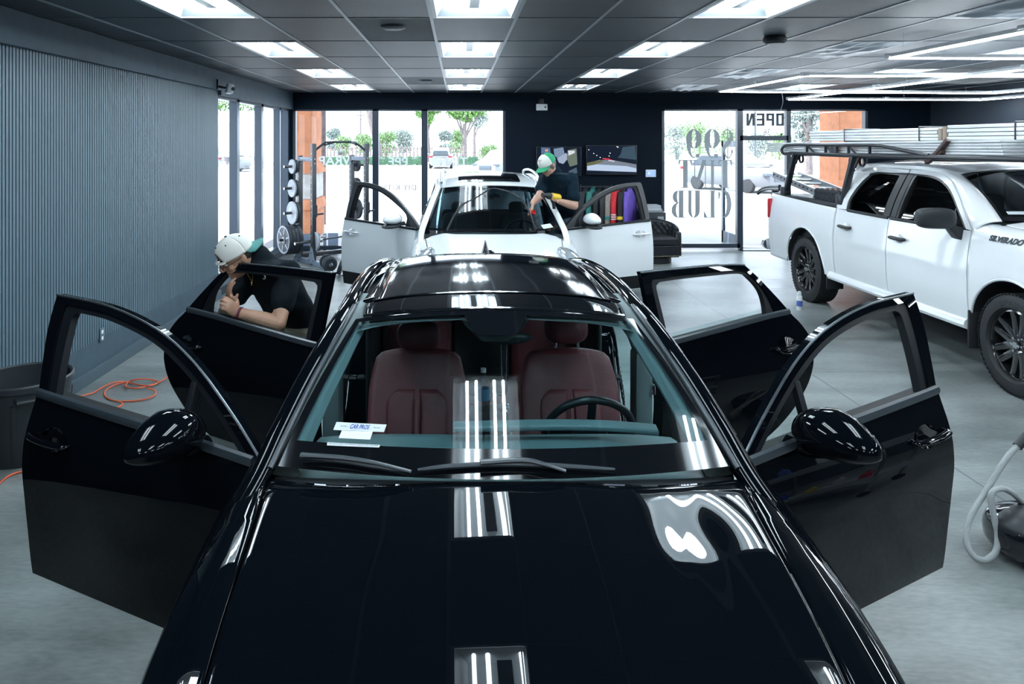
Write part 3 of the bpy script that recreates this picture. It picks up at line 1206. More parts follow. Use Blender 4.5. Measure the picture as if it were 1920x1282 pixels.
# bushes and far trees
k = 0
for (x0, x1, top, Y, m_, lab) in (
        (612, 640, 240, 110, 'leaf_c', 'far bluish bush above the rack bar, left of the bell'),
        (625, 660, 252, 100, 'leaf_b', 'low round bush behind the middle of the pull-up bar'),
        (664, 700, 250, 100, 'leaf_b', 'bush left of the leaning trunk'),
        (706, 742, 246, 98, 'leaf_b', 'broad light green bush right of the leaning trunk'),
        (736, 776, 243, 98, 'leaf_c', 'greyish bush beside the second mullion'),
        (822, 848, 246, 98, 'leaf_c', 'dark round bush left of the bright street tree'),
        (838, 876, 242, 96, 'leaf_b', 'light bush behind the bright street tree'),
        (895, 935, 268, 90, 'leaf_b', 'low bush at the right end of the left glazing'),
        (1243, 1290, 232, 75, 'leaf_c', 'tall bush behind the dollar sign lettering'),
        (1280, 1345, 222, 72, 'leaf_b', 'tallest bush behind the large lettering'),
        (1335, 1392, 236, 74, 'leaf_b', 'bush behind the open glass door'),
        (1394, 1440, 250, 74, 'leaf_c', 'bush behind the doorway, left of the pole'),
        (1436, 1486, 246, 74, 'leaf_b', 'bush behind the doorway, right of the pole'),
        (405, 440, 226, 60, 'leaf_c', 'pale bush seen through the side window next to the slat wall'),
        (462, 486, 252, 60, 'leaf_b', 'bush seen through the second side pane')):
    k += 1
    Y += 9 * (k % 2)
    w_ = (x1 - x0) * Y / F
    zt = gz(top, Y)
    b = MB()
    for i in range(5):
        cx = rs.uniform(-.5, .5) * w_ * .6
        rr = min(w_ * .36, zt * .5)
        leaves(b, (cx, rs.uniform(-1, 1), zt - rr * rs.uniform(.75, 1.3)), rr, 150, .16 * Y / 70, rs, .95)
    leaves(b, (0, 0, zt * .35), w_ * .5, 260, .18 * Y / 70, rs, .7)
    for i in range(3):
        b.tube([(cx * .2 * i, 0, -.05), (cx * .3 * i, 0, zt * .4)], .1, 5)
    o = b.build('shrub', M[m_], None, (gx((x0 + x1) / 2, Y), Y, 0), smooth=False)
    tag(o, lab, 'bush', 'bushes across the street')
tree('big grey-green tree seen through the pane right of the door', (gx(1515, 48), 48, 0), 3.5, .25, [(-.7, 0, 4.1, 1.0), (.6, 0, 4.3, 1.1), (0, .5, 3.2, .9), (.3, 0, 5.2, 1.1), (-.2, .4, 2.4, .6)], M['leaf_c'], rs, n=420, size=.2)
tree('green tree seen at the top of the side window beside the slat wall', (gx(425, 40), 40, 0), 3.4, .16, [(-.5, 0, 4.1, .7), (.5, 0, 4.2, .6), (1.6, 0, 4.0, .5)], M['leaf_a'], rs, n=420, size=.16)
# hedge strips
for (x0, x1, lab) in ((596, 690, 'low clipped hedge behind the gym rack, left of the trunk'), (690, 800, 'low clipped hedge behind the PPF lettering'), (858, 900, 'low clipped hedge right of the parked white car')):
    b = MB()
    Y = 68
    a, c = gx(x0, Y), gx(x1, Y)
    b.grid(lambda u, v: V((lerp(a, c, u), Y - .5 + 1.0 * v, .02 + .72 * math.sin(PI * min(max(v * 1.3 - .15, 0), 1)) ** .4 + .05 * math.sin(40 * u + 9 * v))), 40, 8)
    tag(b.build('hedge', M['hedge'], None, None), lab, 'hedge')
b = MB()
for i in range(40):
    x = gx(600, 92) + i * .45
    b.box((x, 92, .75), (.16, .05, 1.5))
b.b2((gx(600, 92), 92.03, .4), (gx(600, 92) + 18, 92.06, .5))
b.b2((gx(600, 92), 92.03, 1.2), (gx(600, 92) + 18, 92.06, 1.3))
tag(b.build('picket_fence', M['bark'], None, smooth=False), 'brown slatted fence in front of the far bushes', 'fence')
b = MB()
b.cyl((0, 0, -.05), (0, 0, 7.2), .14, .1)
b.box((0, 0, 6.4), (1.5, .12, .14))
b.box((0, 0, 5.8), (1.1, .12, .12))
tag(b.build('power_pole', M['bark'], None, (gx(676, 120), 120, 0)), 'far power pole with two crossarms, left of the leaning trunk', 'pole')
b = MB()
b.cyl((0, 0, -.05), (0, 0, 9), .07, .06)
tag(b.build('lamp_post', M['dark_steel'], None, (gx(1416, 50), 50, 0)), 'thin grey street pole seen through the transom and the doorway', 'pole')
b = MB()
b.cyl((0, 0, -.05), (0, 0, 5.2), .085, .085)
b.ell((0, -.1, 3.15), (.14, .14, .2))
tag(b.build('lamp_post', M['bark'], None, (gx(605, 19), 19, 0)), 'brown post with a white lamp, right of the left orange pillar', 'pole')
b = MB()
b.grid(lambda u, v: V((gx(1497, 40) + u * 1.6, 38 + v * 8, .02 + .05 * math.sin(PI * u) * math.sin(PI * v))), 8, 8)
tag(b.build('lawn_patch', M['grass'], None), 'small green lawn island outside the right window', 'lawn', kind='stuff')
b = MB()


def street_car(label, loc, rz, paint, L=4.7, W=1.9, H=1.65, suv=True, tail=True):
    """a whole parked car, nose towards local -Y"""
    t = thing('car', label, 'car', loc, rz)
    hw = W / 2
    b = MB()
    n = 24
    side = [(0, .62), (.03, .48), (.12, .3), (.4, .25)]
    prof = [(0.0, .78), (.1, .86), (.5, .98), (1.25, 1.06), (3.9, 1.1), (4.45, 1.06), (4.68, .95)]

    def sec(y):
        wt = hw * cr([(0, .7), (.12, .84), (.5, .97), (1.2, 1), (3.6, 1), (4.3, .95), (4.7, .8)], y)
        zt = cr(prof, y) * H / 1.65
        return [V((s_ * wt * a, y - L / 2, z)) for s_, a, z in ((-1, .86, .26), (-1, .98, .45), (-1, 1, .7), (-1, .97, zt - .08), (-1, .88, zt), (0, .8, zt + .02), (1, .88, zt), (1, .97, zt - .08), (1, 1, .7), (1, .98, .45), (1, .86, .26))]
    b.loft([sec(L * i / n) for i in range(n + 1)])
    body = b.build('body', paint, t, angle=45)
    gh = [(1.15, 1.05, .8), (1.95, H - .06, .66), (2.6, H, .66), (3.7, H - .03, .64), (4.35, H - .2 if suv else 1.2, .66), (4.6, 1.05, .74)]

    def g(s_, off=0.0):
        out = []
        for y, z, x in gh:
            out.append((y - L / 2, z * 1.0, x * hw / .95))
        return out
    G = g(1)
    b = MB()
    rows = []
    for y, z, x in G:
        rows.append([V((-hw * .9, y * (1), 1.02)), V((-x, y, z - .02)), V((-x * .8, y, z + .015)), V((x * .8, y, z + .015)), V((x, y, z - .02)), V((hw * .9, y, 1.02))])
    b.loft(rows, closed_ring=False, cap=False)
    b.build('roof', paint, t, angle=45)
    b = MB()
    for s_ in (-1, 1):
        b.poly([(s_ * (hw * .9 + .004), 1.5 - L / 2, 1.1), (s_ * (.7 * hw / .95 + .01), 2.05 - L / 2, H - .12), (s_ * (.7 * hw / .95 + .01), 3.65 - L / 2, H - .12), (s_ * (hw * .9 + .004), 4.1 - L / 2, 1.1)])
    b.poly([(-.62, G[0][0] - .01 + .12, 1.14), (.62, G[0][0] - .01 + .12, 1.14), (.52, G[1][0] - .05, H - .1), (-.52, G[1][0] - .05, H - .1)])
    b.poly([(-.62, G[-1][0] + .02, 1.12), (.62, G[-1][0] + .02, 1.12), (.54, G[-2][0] + .03, G[-2][1] - .02), (-.54, G[-2][0] + .03, G[-2][1] - .02)])
    b.build('glazing', M['car_glass'], t, smooth=False)
    for s_ in (-1, 1):
        for y in (.95, 3.75):
            b = MB()
            Mx = Matrix.Translation((s_ * (hw - .12), y - L / 2, .33)) @ Matrix.Rotation(PI / 2, 4, 'Y')
            b.lathe([(0, -.11), (.2, -.11), (.31, -.1), (.34, -.06), (.34, .06), (.31, .1), (.2, .11), (0, .11)], Mx, 20)
            b.build('wheel', M['rubber'], t)
    b = MB()
    for s_ in (-1, 1):
        b.box((s_ * hw * .82, L / 2 - .08, .95), (.34, .16, .13), None, .02)
    b.build('tail_light', M['red_light'], t)
    b = MB()
    for s_ in (-1, 1):
        b.box((s_ * hw * .72, -L / 2 + .1, .78), (.36, .2, .13), None, .03)
    b.box((0, -L / 2 + .02, .62), (.8, .1, .26), None, .03)
    b.build('grille', M['dark_steel'], t)
    b = MB()
    for s_ in (-1, 1):
        b.box((s_ * (hw + .1), 1.35 - L / 2, 1.12), (.2, .1, .13), None, .03)
    b.build('wing_mirror', paint, t)
    b = MB()
    b.box((0, L / 2 - .02, .8), (.5, .06, .14))
    b.build('number_plate', M['white_plastic'], t)
    return t


street_car('white car parked across the lot with its tail lights towards the window', (gx(826, 58), 58 + 2.3, -.02), PI * 0 + PI, M['car_white'])
c_ = street_car('white car outside, mostly hidden behind the roof of the white SUV', (gx(925, 44) + .6, 45, -.02), -.5, M['car_white'])
street_car('silver crossover parked facing the open doorway', (gx(1408, 30.5), 32.2, -.02), .48, M['car_silver'], H=1.62)
street_car('far pale car seen through the side window panes', (gx(470, 52), 53, -.02), 1.5, M['car_white'])
street_car('small dark-glazed car through the side window beside the slat wall', (gx(424, 58), 58, -.02), 1.4, M['car_silver'])

# ================================================================ DAYLIGHT
W_ = bpy.data.worlds.new('World')
SC.world = W_
W_.use_nodes = True
W_.node_tree.nodes['Background'].inputs[0].default_value = (.72, .84, 1.0, 1)
W_.node_tree.nodes['Background'].inputs[1].default_value = WORLD_S
sun = bpy.data.lights.new('sun', 'SUN')
sun.energy = SUN_S
sun.angle = .01
so = bpy.data.objects.new('sun', sun)
COL.objects.link(so)
so.rotation_euler = V((.60, .10, -.79)).to_track_quat('-Z', 'Y').to_euler()
so.location = (0, 0, 12)
# ================================================================ CARS: shared panel shapes
M['paint_black'] = mat('paint_black', (.0018, .0028, .0045), .5, coat=1.0, coat_rough=.006, spec=0.0)
M['paint_black'].node_tree.nodes['Principled BSDF'].inputs['Coat IOR'].default_value = 1.29
M['paint_white'] = mat('paint_white', (.84, .87, .90), .3, coat=1.0, coat_rough=.02)
M['frit'] = mat('frit', (.004, .005, .007), .06, spec=.6)
M['screen_glass'] = glass('screen_glass', (.66, .86, .88), .05)
M['clear_glass'] = glass('clear_glass', (.78, .88, .87), .045)
M['dark_glass'] = glass('dark_glass', (.05, .065, .08), .05)
M['dark_screen'] = glass('dark_screen', (.22, .36, .42), .05)
M['weather'] = mat('weather', (.005, .007, .010), .5, spec=.2)
M['belt_grey'] = mat('belt_grey', (.03, .04, .05), .35)
M['inner_trim'] = mat('inner_trim', (.007, .009, .011), .6, spec=.2)
M['lamp_glass'] = mat('lamp_glass', (.5, .55, .6), .08, metal=.4, coat=1)
M['mirror'] = mat('mirror', (.8, .82, .84), .02, metal=1)
M['leather_red'] = mat('leather_red', (.15, .03, .036), .42, bump=.25, bscale=260, noise=.12, nscale=14)
M['headliner_grey'] = mat('headliner_grey', (.16, .2, .21), .8)
M['dash'] = mat('dash', (.10, .145, .155), .5, bump=.2, bscale=320)
M['cloth_dark'] = mat('cloth_dark', (.016, .02, .024), .7)
M['wheel_black'] = mat('wheel_black', (.008, .009, .011), .14, coat=.8)


class Car:
    def __init__(s, **k):
        s.__dict__.update(k)

    def belt(s, y):
        return cr(s.zb_t, y)

    def side(s, y, z):
        zb = s.belt(y)
        w = cr(s.W_t, y)
        if z <= zb:
            return w * cr(s.prof_t, z)
        d = z - zb
        return w * cr(s.prof_t, zb) - s.ta * d - s.tb * d * d

    def hood_edge(s, y):
        return cr(s.xh_t, y)

    def hood_z(s, x, y):
        xe = s.hood_edge(y)
        u = abs(x) / xe
        if hasattr(s, 'lat_t'):
            return cr(s.zh_t, y) + cr(s.lat_t, u) - s.dent * math.exp(-((u - .72) / .16)**2 - ((y - 1.2) / .15)**2)
        return cr(s.zh_t, y) - s.hcrown * (.3 * u * u + .7 * u**6) + s.crease * math.exp(-((u - s.crease_u) / s.crease_w)**2)


def clip_poly(P, zlo, n):
    """keep the part of a falling section above zlo, evenly resampled"""
    out = [P[0]]
    for a, b in zip(P, P[1:]):
        if b.z <= zlo:
            t = (a.z - zlo) / max(a.z - b.z, 1e-6)
            out.append(a.lerp(b, max(0, min(1, t))))
            break
        out.append(b)
    return resample(out, n)


def arch_z(c, y, base):
    z = base
    for (yc, zc, r) in c.arches:
        if abs(y - yc) < r:
            z = max(z, zc + math.sqrt(r * r - (y - yc)**2))
    return z


def hood(c, root, paint, cut_front=.0):
    b = MB()

    def f(u, v):
        uu = u * 2 - 1
        y = lerp(c.hood_y0 + c.hood_nose * uu * uu, c.hood_y1 + c.hood_back * uu * uu, v)
        x = uu * (c.hood_edge(y) - .004)
        return V((x, y, c.hood_z(x, y)))
    b.grid(f, 150, 100)
    return b.build('hood', paint, root, angle=180, solid=.012)


def fender(c, root, sgn, paint, name='front_fender', y1=None):
    y1 = y1 or c.fend_y1
    b = MB()
    rings = []
    ny, nz = 60, 26
    for i in range(ny + 1):
        y = lerp(c.nose_y, y1, i / ny)
        w = cr(c.W_t, y)
        xe = c.hood_edge(y) + .002
        ze = c.hood_z(xe, y) - .002
        zs = ze - c.shoulder_drop
        pts = [V((xe, y, ze)), V((lerp(xe, w, .45), y, ze - c.sh1)), V((lerp(xe, w, .82), y, ze - c.sh2)), V((w * cr(c.prof_t, zs), y, zs))]
        z = zs
        while z > c.sill + .01:
            z = max(z - .09, c.sill)
            pts.append(V((w * cr(c.prof_t, z), y, z)))
        P = spline(pts, 6)
        P = clip_poly(P, arch_z(c, y, c.sill), nz)
        rings.append([V((p.x * sgn, p.y, p.z)) for p in P])
    b.loft(rings, closed_ring=False, cap=False)
    return b.build(name, paint, root, angle=180, solid=.012)


def nose(c, root, paint):
    """bumper skin closing the front, with grille and lamps"""
    b = MB()
    y = c.nose_y

    def f(u, v):
        uu = u * 2 - 1
        z = lerp(c.sill, cr(c.zh_t, y) - .01, v)
        w = cr(c.W_t, y)
        x = uu * w * cr(c.prof_t, z)
        return V((x, y - .1 * (1 - uu * uu) * math.sin(PI * (.15 + .7 * v)) + .0, z - (c.hcrown * uu * uu if v > .9 else 0)))
    b.grid(f, 30, 16)
    return b.build('front_bumper', paint, root, angle=180, solid=.01)


def windscreen(c, root, glassm, fritfn, name='windscreen'):
    b = MB()
    b.grid(lambda u, v: c.ws(u * 2 - 1, v), 140, 110, matfn=lambda u, v: 1 if fritfn(u * 2 - 1, v) else 0)
    return b.build(name, [glassm, M['frit']], root, angle=180)


def ws_fn(hb, ht, yb, ybs, yt, yts, zb, zbs, zt, zts, bulge=.02):
    def f(u, v):
        h = lerp(hb, ht, v)
        return V((u * h, lerp(yb + ybs * u * u, yt + yts * u * u, v) - bulge * .5 * math.sin(PI * v),
                  lerp(zb - zbs * u * u, zt - zts * u * u, v) + bulge * math.sin(PI * v)))
    return f


def roof_pt(c, u, y):
    x = u * cr(c.xr_t, y)
    return V((x, y, cr(c.zr_t, y) - c.rcrown * u * u - .02 * abs(u)**7))


def roof_patch(c, root, name, m, u0, u1, y0f, y1f, solid=.01, n=(30, 30), drop=0.0):
    b = MB()

    def f(u, v):
        uu = lerp(u0, u1, u)
        p = roof_pt(c, uu, lerp(y0f(uu), y1f(uu), v))
        p.z -= drop
        return p
    b.grid(f, *n)
    return b.build(name, m, root, angle=180, solid=solid)


def pillar_tube(c, root, name, m, path, sgn, r, flat=.6):
    b = MB()
    P = spline([(p[0] * sgn, p[1], p[2]) for p in path], 8)
    b.tube(P, r, 12, flat=flat, up=(0, 0, 1))
    return b.build(name, m, root, angle=60)


def door(c, root, sgn, ang, yf, yr, zlo, key, paint, low=None, thick=.075, label=None, name='door', zhi_off=0.0):
    """one side door hinged at its leading edge; yf, yr give the leading/trailing edge at height z"""
    yh = yf(.8)
    hx = sgn * (c.side(yh, .8) - .035)
    H = V((hx, yh, 0))
    b = MB()
    nu, nv = 34, 30

    def s(u, v, d):
        y0 = lerp(yf(.6), yr(.6), u)
        z = lerp(zlo(y0), c.belt(y0) + zhi_off, v)
        for _ in range(2):
            y = lerp(yf(z), yr(z), u)
            z = lerp(zlo(y), c.belt(y) + zhi_off, v)
        return V((sgn * (c.side(y, z) - d), y, z)) - H
    A = [[b.bm.verts.new(s(i / nu, j / nv, 0)) for j in range(nv + 1)] for i in range(nu + 1)]
    Bv = [[b.bm.verts.new(s(i / nu, j / nv, thick)) for j in range(nv + 1)] for i in range(nu + 1)]
    for i in range(nu):
        for j in range(nv):
            b.mi = 1 if low is not None and lerp(zlo(yh), c.belt(yh), (j + .5) / nv) < low else 0
            b._f((A[i][j], A[i + 1][j], A[i + 1][j + 1], A[i][j + 1]))
            b.mi = 1
            b._f((Bv[i][j], Bv[i][j + 1], Bv[i + 1][j + 1], Bv[i + 1][j]))
    for i in range(nu):
        b.mi = 1
        b._f((A[i][0], Bv[i][0], Bv[i + 1][0], A[i + 1][0]))
        b._f((A[i][nv], A[i + 1][nv], Bv[i + 1][nv], Bv[i][nv]))
    for j in range(nv):
        b.mi = 0
        b._f((A[0][j], A[0][j + 1], Bv[0][j + 1], Bv[0][j]))
        b._f((A[nu][j], Bv[nu][j], Bv[nu][j + 1], A[nu][j + 1]))
    o = b.build(name, [paint, M['inner_trim']], root, H, (0, 0, -sgn * ang), angle=50)
    if label:
        o['label'] = label
    o_map = lambda p, d: V((sgn * (c.side(p[0], p[1]) - d), p[0], p[1])) - H
    return o, o_map, H


def band(c, door_o, fmap, segs, n, depth0, thick, m, name):
    """frame band from matched (outer, inner) polylines in (y, z), corner by corner"""
    O, I = [], []
    for k, (so, si, smooth_) in enumerate(segs):
        po = [V((p[0], p[1], 0)) for p in so]
        pi = [V((p[0], p[1], 0)) for p in si]
        if smooth_:
            po, pi = spline(po, 8), spline(pi, 8)
        ro, ri = resample(po, n), resample(pi, n)
        if k:
            ro, ri = ro[1:], ri[1:]
        O += ro
        I += ri
    b = MB()
    b.ring([(p.x, p.y) for p in O], [(p.x, p.y) for p in I], lambda p, d: fmap(p, depth0 + d), thick)
    return b.build(name, m, door_o, angle=50)


def glass_poly(door_o, fmap, pts, depth, m, name='window_glass', smooth_=True):
    b = MB()
    P = [V((p[0], p[1], 0)) for p in pts]
    b.poly([fmap((p.x, p.y), depth) for p in P])
    return b.build(name, m, door_o, smooth=False)


def belt_strip(c, door_o, fmap, y0, y1, m, r=.014, out=-.006):
    b = MB()
    b.tube([fmap((lerp(y0, y1, i / 14), c.belt(lerp(y0, y1, i / 14)) + .004), out) for i in range(15)], r, 8, flat=1.4, up=(0, 0, 1))
    return b.build('belt_strip', m, door_o)


def handle(c, door_o, fmap, sgn, y0, y1, z0, z1, m, m_rec=None, hr=.0185):
    b = MB()
    P = spline([fmap((y0, z0), -.002), fmap((lerp(y0, y1, .08), lerp(z0, z1, .08)), -.028), fmap((lerp(y0, y1, .5), lerp(z0, z1, .5)), -.04), fmap((lerp(y0, y1, .92), lerp(z0, z1, .92)), -.03), fmap((y1, z1), -.002)], 6)
    b.tube(P, lambda t: hr * (1 - .3 * abs(2 * t - 1)**3), 12, flat=.62, up=(0, 0, 1))
    h = b.build('handle', m, door_o)
    # scooped recess behind the grip
    b = MB()
    yc, zc = lerp(y0, y1, .45), lerp(z0, z1, .45)
    ry, rz = abs(y1 - y0) * .34, .045
    for k in range(2):
        pass
    ring = [[fmap((yc + ry * s_ * math.cos(a * PI / 12), zc + rz * s_ * math.sin(a * PI / 12)), -d) for a in range(24)] for s_, d in ((1, .0025), (.8, .0022), (.35, .002))]
    b.loft(ring, cap=True)
    b.build('handle_recess', m_rec or m, door_o, angle=180)
    return h


def wing_mirror(c, door_o, H, sgn, y, z, out, size, m, mount=None, shape=1.0, base_m=None, yaw=.25, arm=True):
    """housing rounded in front, flat at the back where the mirror glass sits; local to the door"""
    xs = sgn * c.side(y, z) - H.x
    cen = V((xs + sgn * out, y - H.y, z))

    def sh(p):
        q = p.copy()
        if q.y > .35:
            q.y = .35 + (q.y - .35) * .15
        q.z *= 1 - .22 * max(0, sgn * q.x) * shape
        q.y += .25 * sgn * q.x * shape
        q.z += .12 * (1 - q.x * q.x) * (1 if q.z > 0 else .3) * shape
        if q.z < -.1:
            q.z = -.1 + (q.z + .1) * (1 - .35 * shape)
        return q
    b = MB()
    b.ell(cen, size, Matrix.Rotation(sgn * yaw, 3, 'Z'), 28, 20, sh)
    hb = b.build('mirror_housing', m, door_o, angle=180)
    b = MB()
    b.ell(cen + V((0, size[1] * .37, 0)), (size[0] * .82, .006, size[2] * .8), Matrix.Rotation(sgn * yaw, 3, 'Z'), 20, 10)
    b.build('mirror_glass', M['mirror'], door_o)
    if arm:
        b = MB()
        b.tube([V((xs - sgn * .02, y - H.y - .01, z - size[2] * .75)), V((xs + sgn * out * .45, y - H.y, z - size[2] * .75)), V((xs + sgn * out * .8, y - H.y, z - size[2] * .55))], lambda t: .03 - .006 * t, 10, flat=.7)
        b.build('mirror_arm', base_m or m, door_o)
    return hb


def make_wheel(name, root, cen, sgn, r=.34, w=.22, rim_r=.235, spokes=5, m_rim=None, style='split', label=None):
    """tyre, rim and spokes; outer face towards sgn * x"""
    m_rim = m_rim or M['wheel_black']
    e = bpy.data.objects.new(name, None)
    COL.objects.link(e)
    e.parent = root
    e.location = cen
    e.rotation_euler = (0, sgn * PI / 2, 0)
    h = w / 2
    b = MB()
    b.lathe([(rim_r, -h * .8), (rim_r + .02, -h), (r - .05, -h * 1.02), (r - .012, -h * .86), (r, -h * .6), (r, h * .6), (r - .012, h * .86), (r - .05, h * 1.02), (rim_r + .02, h), (rim_r, h * .8)], seg=64, closed=True)
    nb = 64
    for k in range(nb):
        for row in (-.78, -.26, .26, .78):
            a = 2 * PI * (k + (.5 if row in (-.26, .78) else 0)) / nb
            R = Matrix.Rotation(a, 3, 'Z')
            b.box(R @ V((r - .002, 0, row * h * .9)), (.010, 2 * PI * r / nb * .8, h * .42), R @ Matrix.Rotation(.25 if row < 0 else -.25, 3, 'X'))
    b.build('tyre', M['rubber'], e, angle=40)
    b = MB()
    b.lathe([(rim_r + .004, h * .82), (rim_r - .012, h * .86), (rim_r - .022, h * .7), (rim_r - .03, -h * .2), (rim_r - .02, -h * .8), (rim_r + .002, -h * .82)], seg=56)
    b.lathe([(0, -h * .1), (rim_r * .5, -h * .12), (rim_r - .03, -h * .2)], seg=40)
    b.build('rim_barrel', m_rim, e, angle=50)
    b = MB()
    hub = rim_r * .27
    for k in range(spokes):
        a0 = 2 * PI * k / spokes
        for da in ((-.2, .2) if style == 'split' else (0,)):
            a = a0 + da
            d0 = V((math.cos(a0 + da * .9), math.sin(a0 + da * .9), 0))
            d1 = V((math.cos(a), math.sin(a), 0))
            tn = V((-math.sin(a), math.cos(a), 0))
            w0, w1 = rim_r * .15, rim_r * .12
            rg = []
            for t in (0, .35, .75, 1):
                p = (d0 * hub * .7 + tn * da * hub).lerp(d1 * (rim_r - .018), t)
                z1 = lerp(h * .66, h * .72, t) - .012 * math.sin(PI * t)
                ww = lerp(w0, w1, t)
                rg.append([p - tn * ww + V((0, 0, z1 - .045)), p - tn * ww * .75 + V((0, 0, z1)), p - tn * ww * .25 + V((0, 0, z1 + .004)), p + tn * ww * .25 + V((0, 0, z1 + .004)), p + tn * ww * .75 + V((0, 0, z1)), p + tn * ww + V((0, 0, z1 - .045))])
            b.loft(rg)
    b.lathe([(hub * 1.15, h * .3), (hub * 1.15, h * .6), (hub, h * .68), (hub * .55, h * .7), (hub * .5, h * .78), (0, h * .8)], seg=32)
    b.build('spokes', m_rim, e, angle=30)
    b = MB()
    for k in range(6 if spokes == 6 else 5):
        a = 2 * PI * (k + .5) / (6 if spokes == 6 else 5)
        b.cyl((hub * .78 * math.cos(a), hub * .78 * math.sin(a), h * .6), (hub * .78 * math.cos(a), hub * .78 * math.sin(a), h * .78), .0105, seg=6)
    b.build('lug_nuts', M['chrome'] if spokes == 6 else M['dark_steel'], e, smooth=False)
    b = MB()
    b.lathe([(0, -h * .3), (rim_r * .72, -h * .3), (rim_r * .72, -h * .2), (0, -h * .2)], seg=32)
    b.build('brake_disc', M['dark_steel'], e)
    return e


def seat(root, x, y, m, mdark, h=.0, w=.26, label=None, head=0.0):
    """front seat: cushion, bolstered backrest, head restraint"""
    e = bpy.data.objects.new('seat', None)
    COL.objects.link(e)
    e.parent = root
    e.location = (x, y, h)
    b = MB()

    def back(u, v):
        # closed loop section u, height v
        a = u * 2 * PI
        t = v
        wd = w * lerp(.86, 1.0, min(1, t * 3)) * (1 - .16 * max(0, (t - .72) / .28)**1.6) * (1 if t < .97 else .9)
        cx = math.cos(a)
        cy = math.sin(a)
        xx = wd * (abs(cx)**.75) * (1 if cx >= 0 else -1)
        th = .075 * (1 - .35 * t)
        yy = th * (abs(cy)**.7) * (1 if cy >= 0 else -1)
        if cy < 0:
            side_ = max(0, (abs(xx) / w - .55) / .45)
            yy -= .055 * side_ * (1 - .7 * t)      # bolsters forward
        return V((xx, yy + .20 * t, .46 + .62 * t))
    b.grid(back, 40, 26, closeu=True)
    b.ell((0, .20, 1.065), (w * .82, .05, .035))
    b.build('backrest', m, e, angle=180)
    b = MB()
    # stitched centre panel with two seams
    for x0, x1 in ((-.145, -.014), (.014, .145)):
        def cp(u, v):
            xx = lerp(x0, x1, u)
            t = lerp(.05, .76, v)
            bul = .010 * math.sin(PI * u)**.6 * math.sin(PI * min(1, v * 1.02))**.4
            rr = 1 if v < .85 else 1 - .35 * ((v - .85) / .15)**2
            return V((xx * rr, .20 * t - .075 * (1 - .35 * t) - .002 - bul, .46 + .62 * t))
        b.grid(cp, 10, 18)
    b.box((0, .2 * .33 - .075 * .9 - .004, .46 + .62 * .40), (.02, .01, .40), Matrix.Rotation(-.32, 3, 'X'), .004)
    b.build('centre_panel', m, e, angle=60, solid=.006)
    b = MB()
    b.ell((0, .225, 1.155 + head), (.108, .05, .075), Matrix.Rotation(-.15, 3, 'X'), 24, 16, lambda p: V((abs(p.x)**.7 * (1 if p.x > 0 else -1), abs(p.y)**.8 * (1 if p.y > 0 else -1), abs(p.z)**.75 * (1 if p.z > 0 else -1))))
    b.build('headrest', m, e, angle=180)
    b = MB()
    for s_ in (-1, 1):
        b.cyl((s_ * .055, .205, 1.06), (s_ * .055, .215, 1.12 + head), .007, seg=8)
    b.build('headrest_post', M['chrome'], e)
    b = MB()
    b.ell((0, -.24, .42), (w * .98, .29, .085), None, 26, 14, lambda p: V((abs(p.x)**.7 * (1 if p.x > 0 else -1), abs(p.y)**.7 * (1 if p.y > 0 else -1), p.z)))
    b.b2((-w * .8, -.42, .2), (w * .8, .05, .4), .03)
    b.build('cushion', m, e, angle=60)
    return e


def steering_wheel(root, cen, tilt, m, R=.185):
    e = bpy.data.objects.new('steering_wheel', None)
    COL.objects.link(e)
    e.parent = root
    e.location = cen
    e.rotation_euler = (tilt, 0, 0)
    b = MB()
    b.tube([V((R * math.cos(a * PI / 24), R * math.sin(a * PI / 24), 0)) for a in range(48)], .0165, 12, closed=True)
    b.build('wheel_ring', m, e)
    b = MB()
    b.ell((0, -.01, -.02), (.075, .065, .03))
    for a in (0, PI, -PI / 2):
        b.bar((0, -.01, -.015), (R * math.cos(a), R * math.sin(a), 0), .035, .014, .004)
    b.cyl((0, 0, -.03), (0, 0, -.3), .035)
    b.build('wheel_hub', m, e)
    return e


def wiper(root, pts_arm, pts_blade, m, r=.011):
    e = bpy.data.objects.new('windscreen_wiper', None)
    COL.objects.link(e)
    e.parent = root
    b = MB()
    b.tube(spline(pts_arm, 6), lambda t: r * (1.35 - .5 * t), 8, flat=.6, up=(0, 0, 1))
    b.build('wiper_arm', m, e)
    b = MB()
    b.tube(spline(pts_blade, 6), lambda t: r * (1 - .5 * abs(2 * t - 1)**4), 8, flat=.9, up=(0, 0, 1))
    b.build('wiper_blade', m, e)
    return e
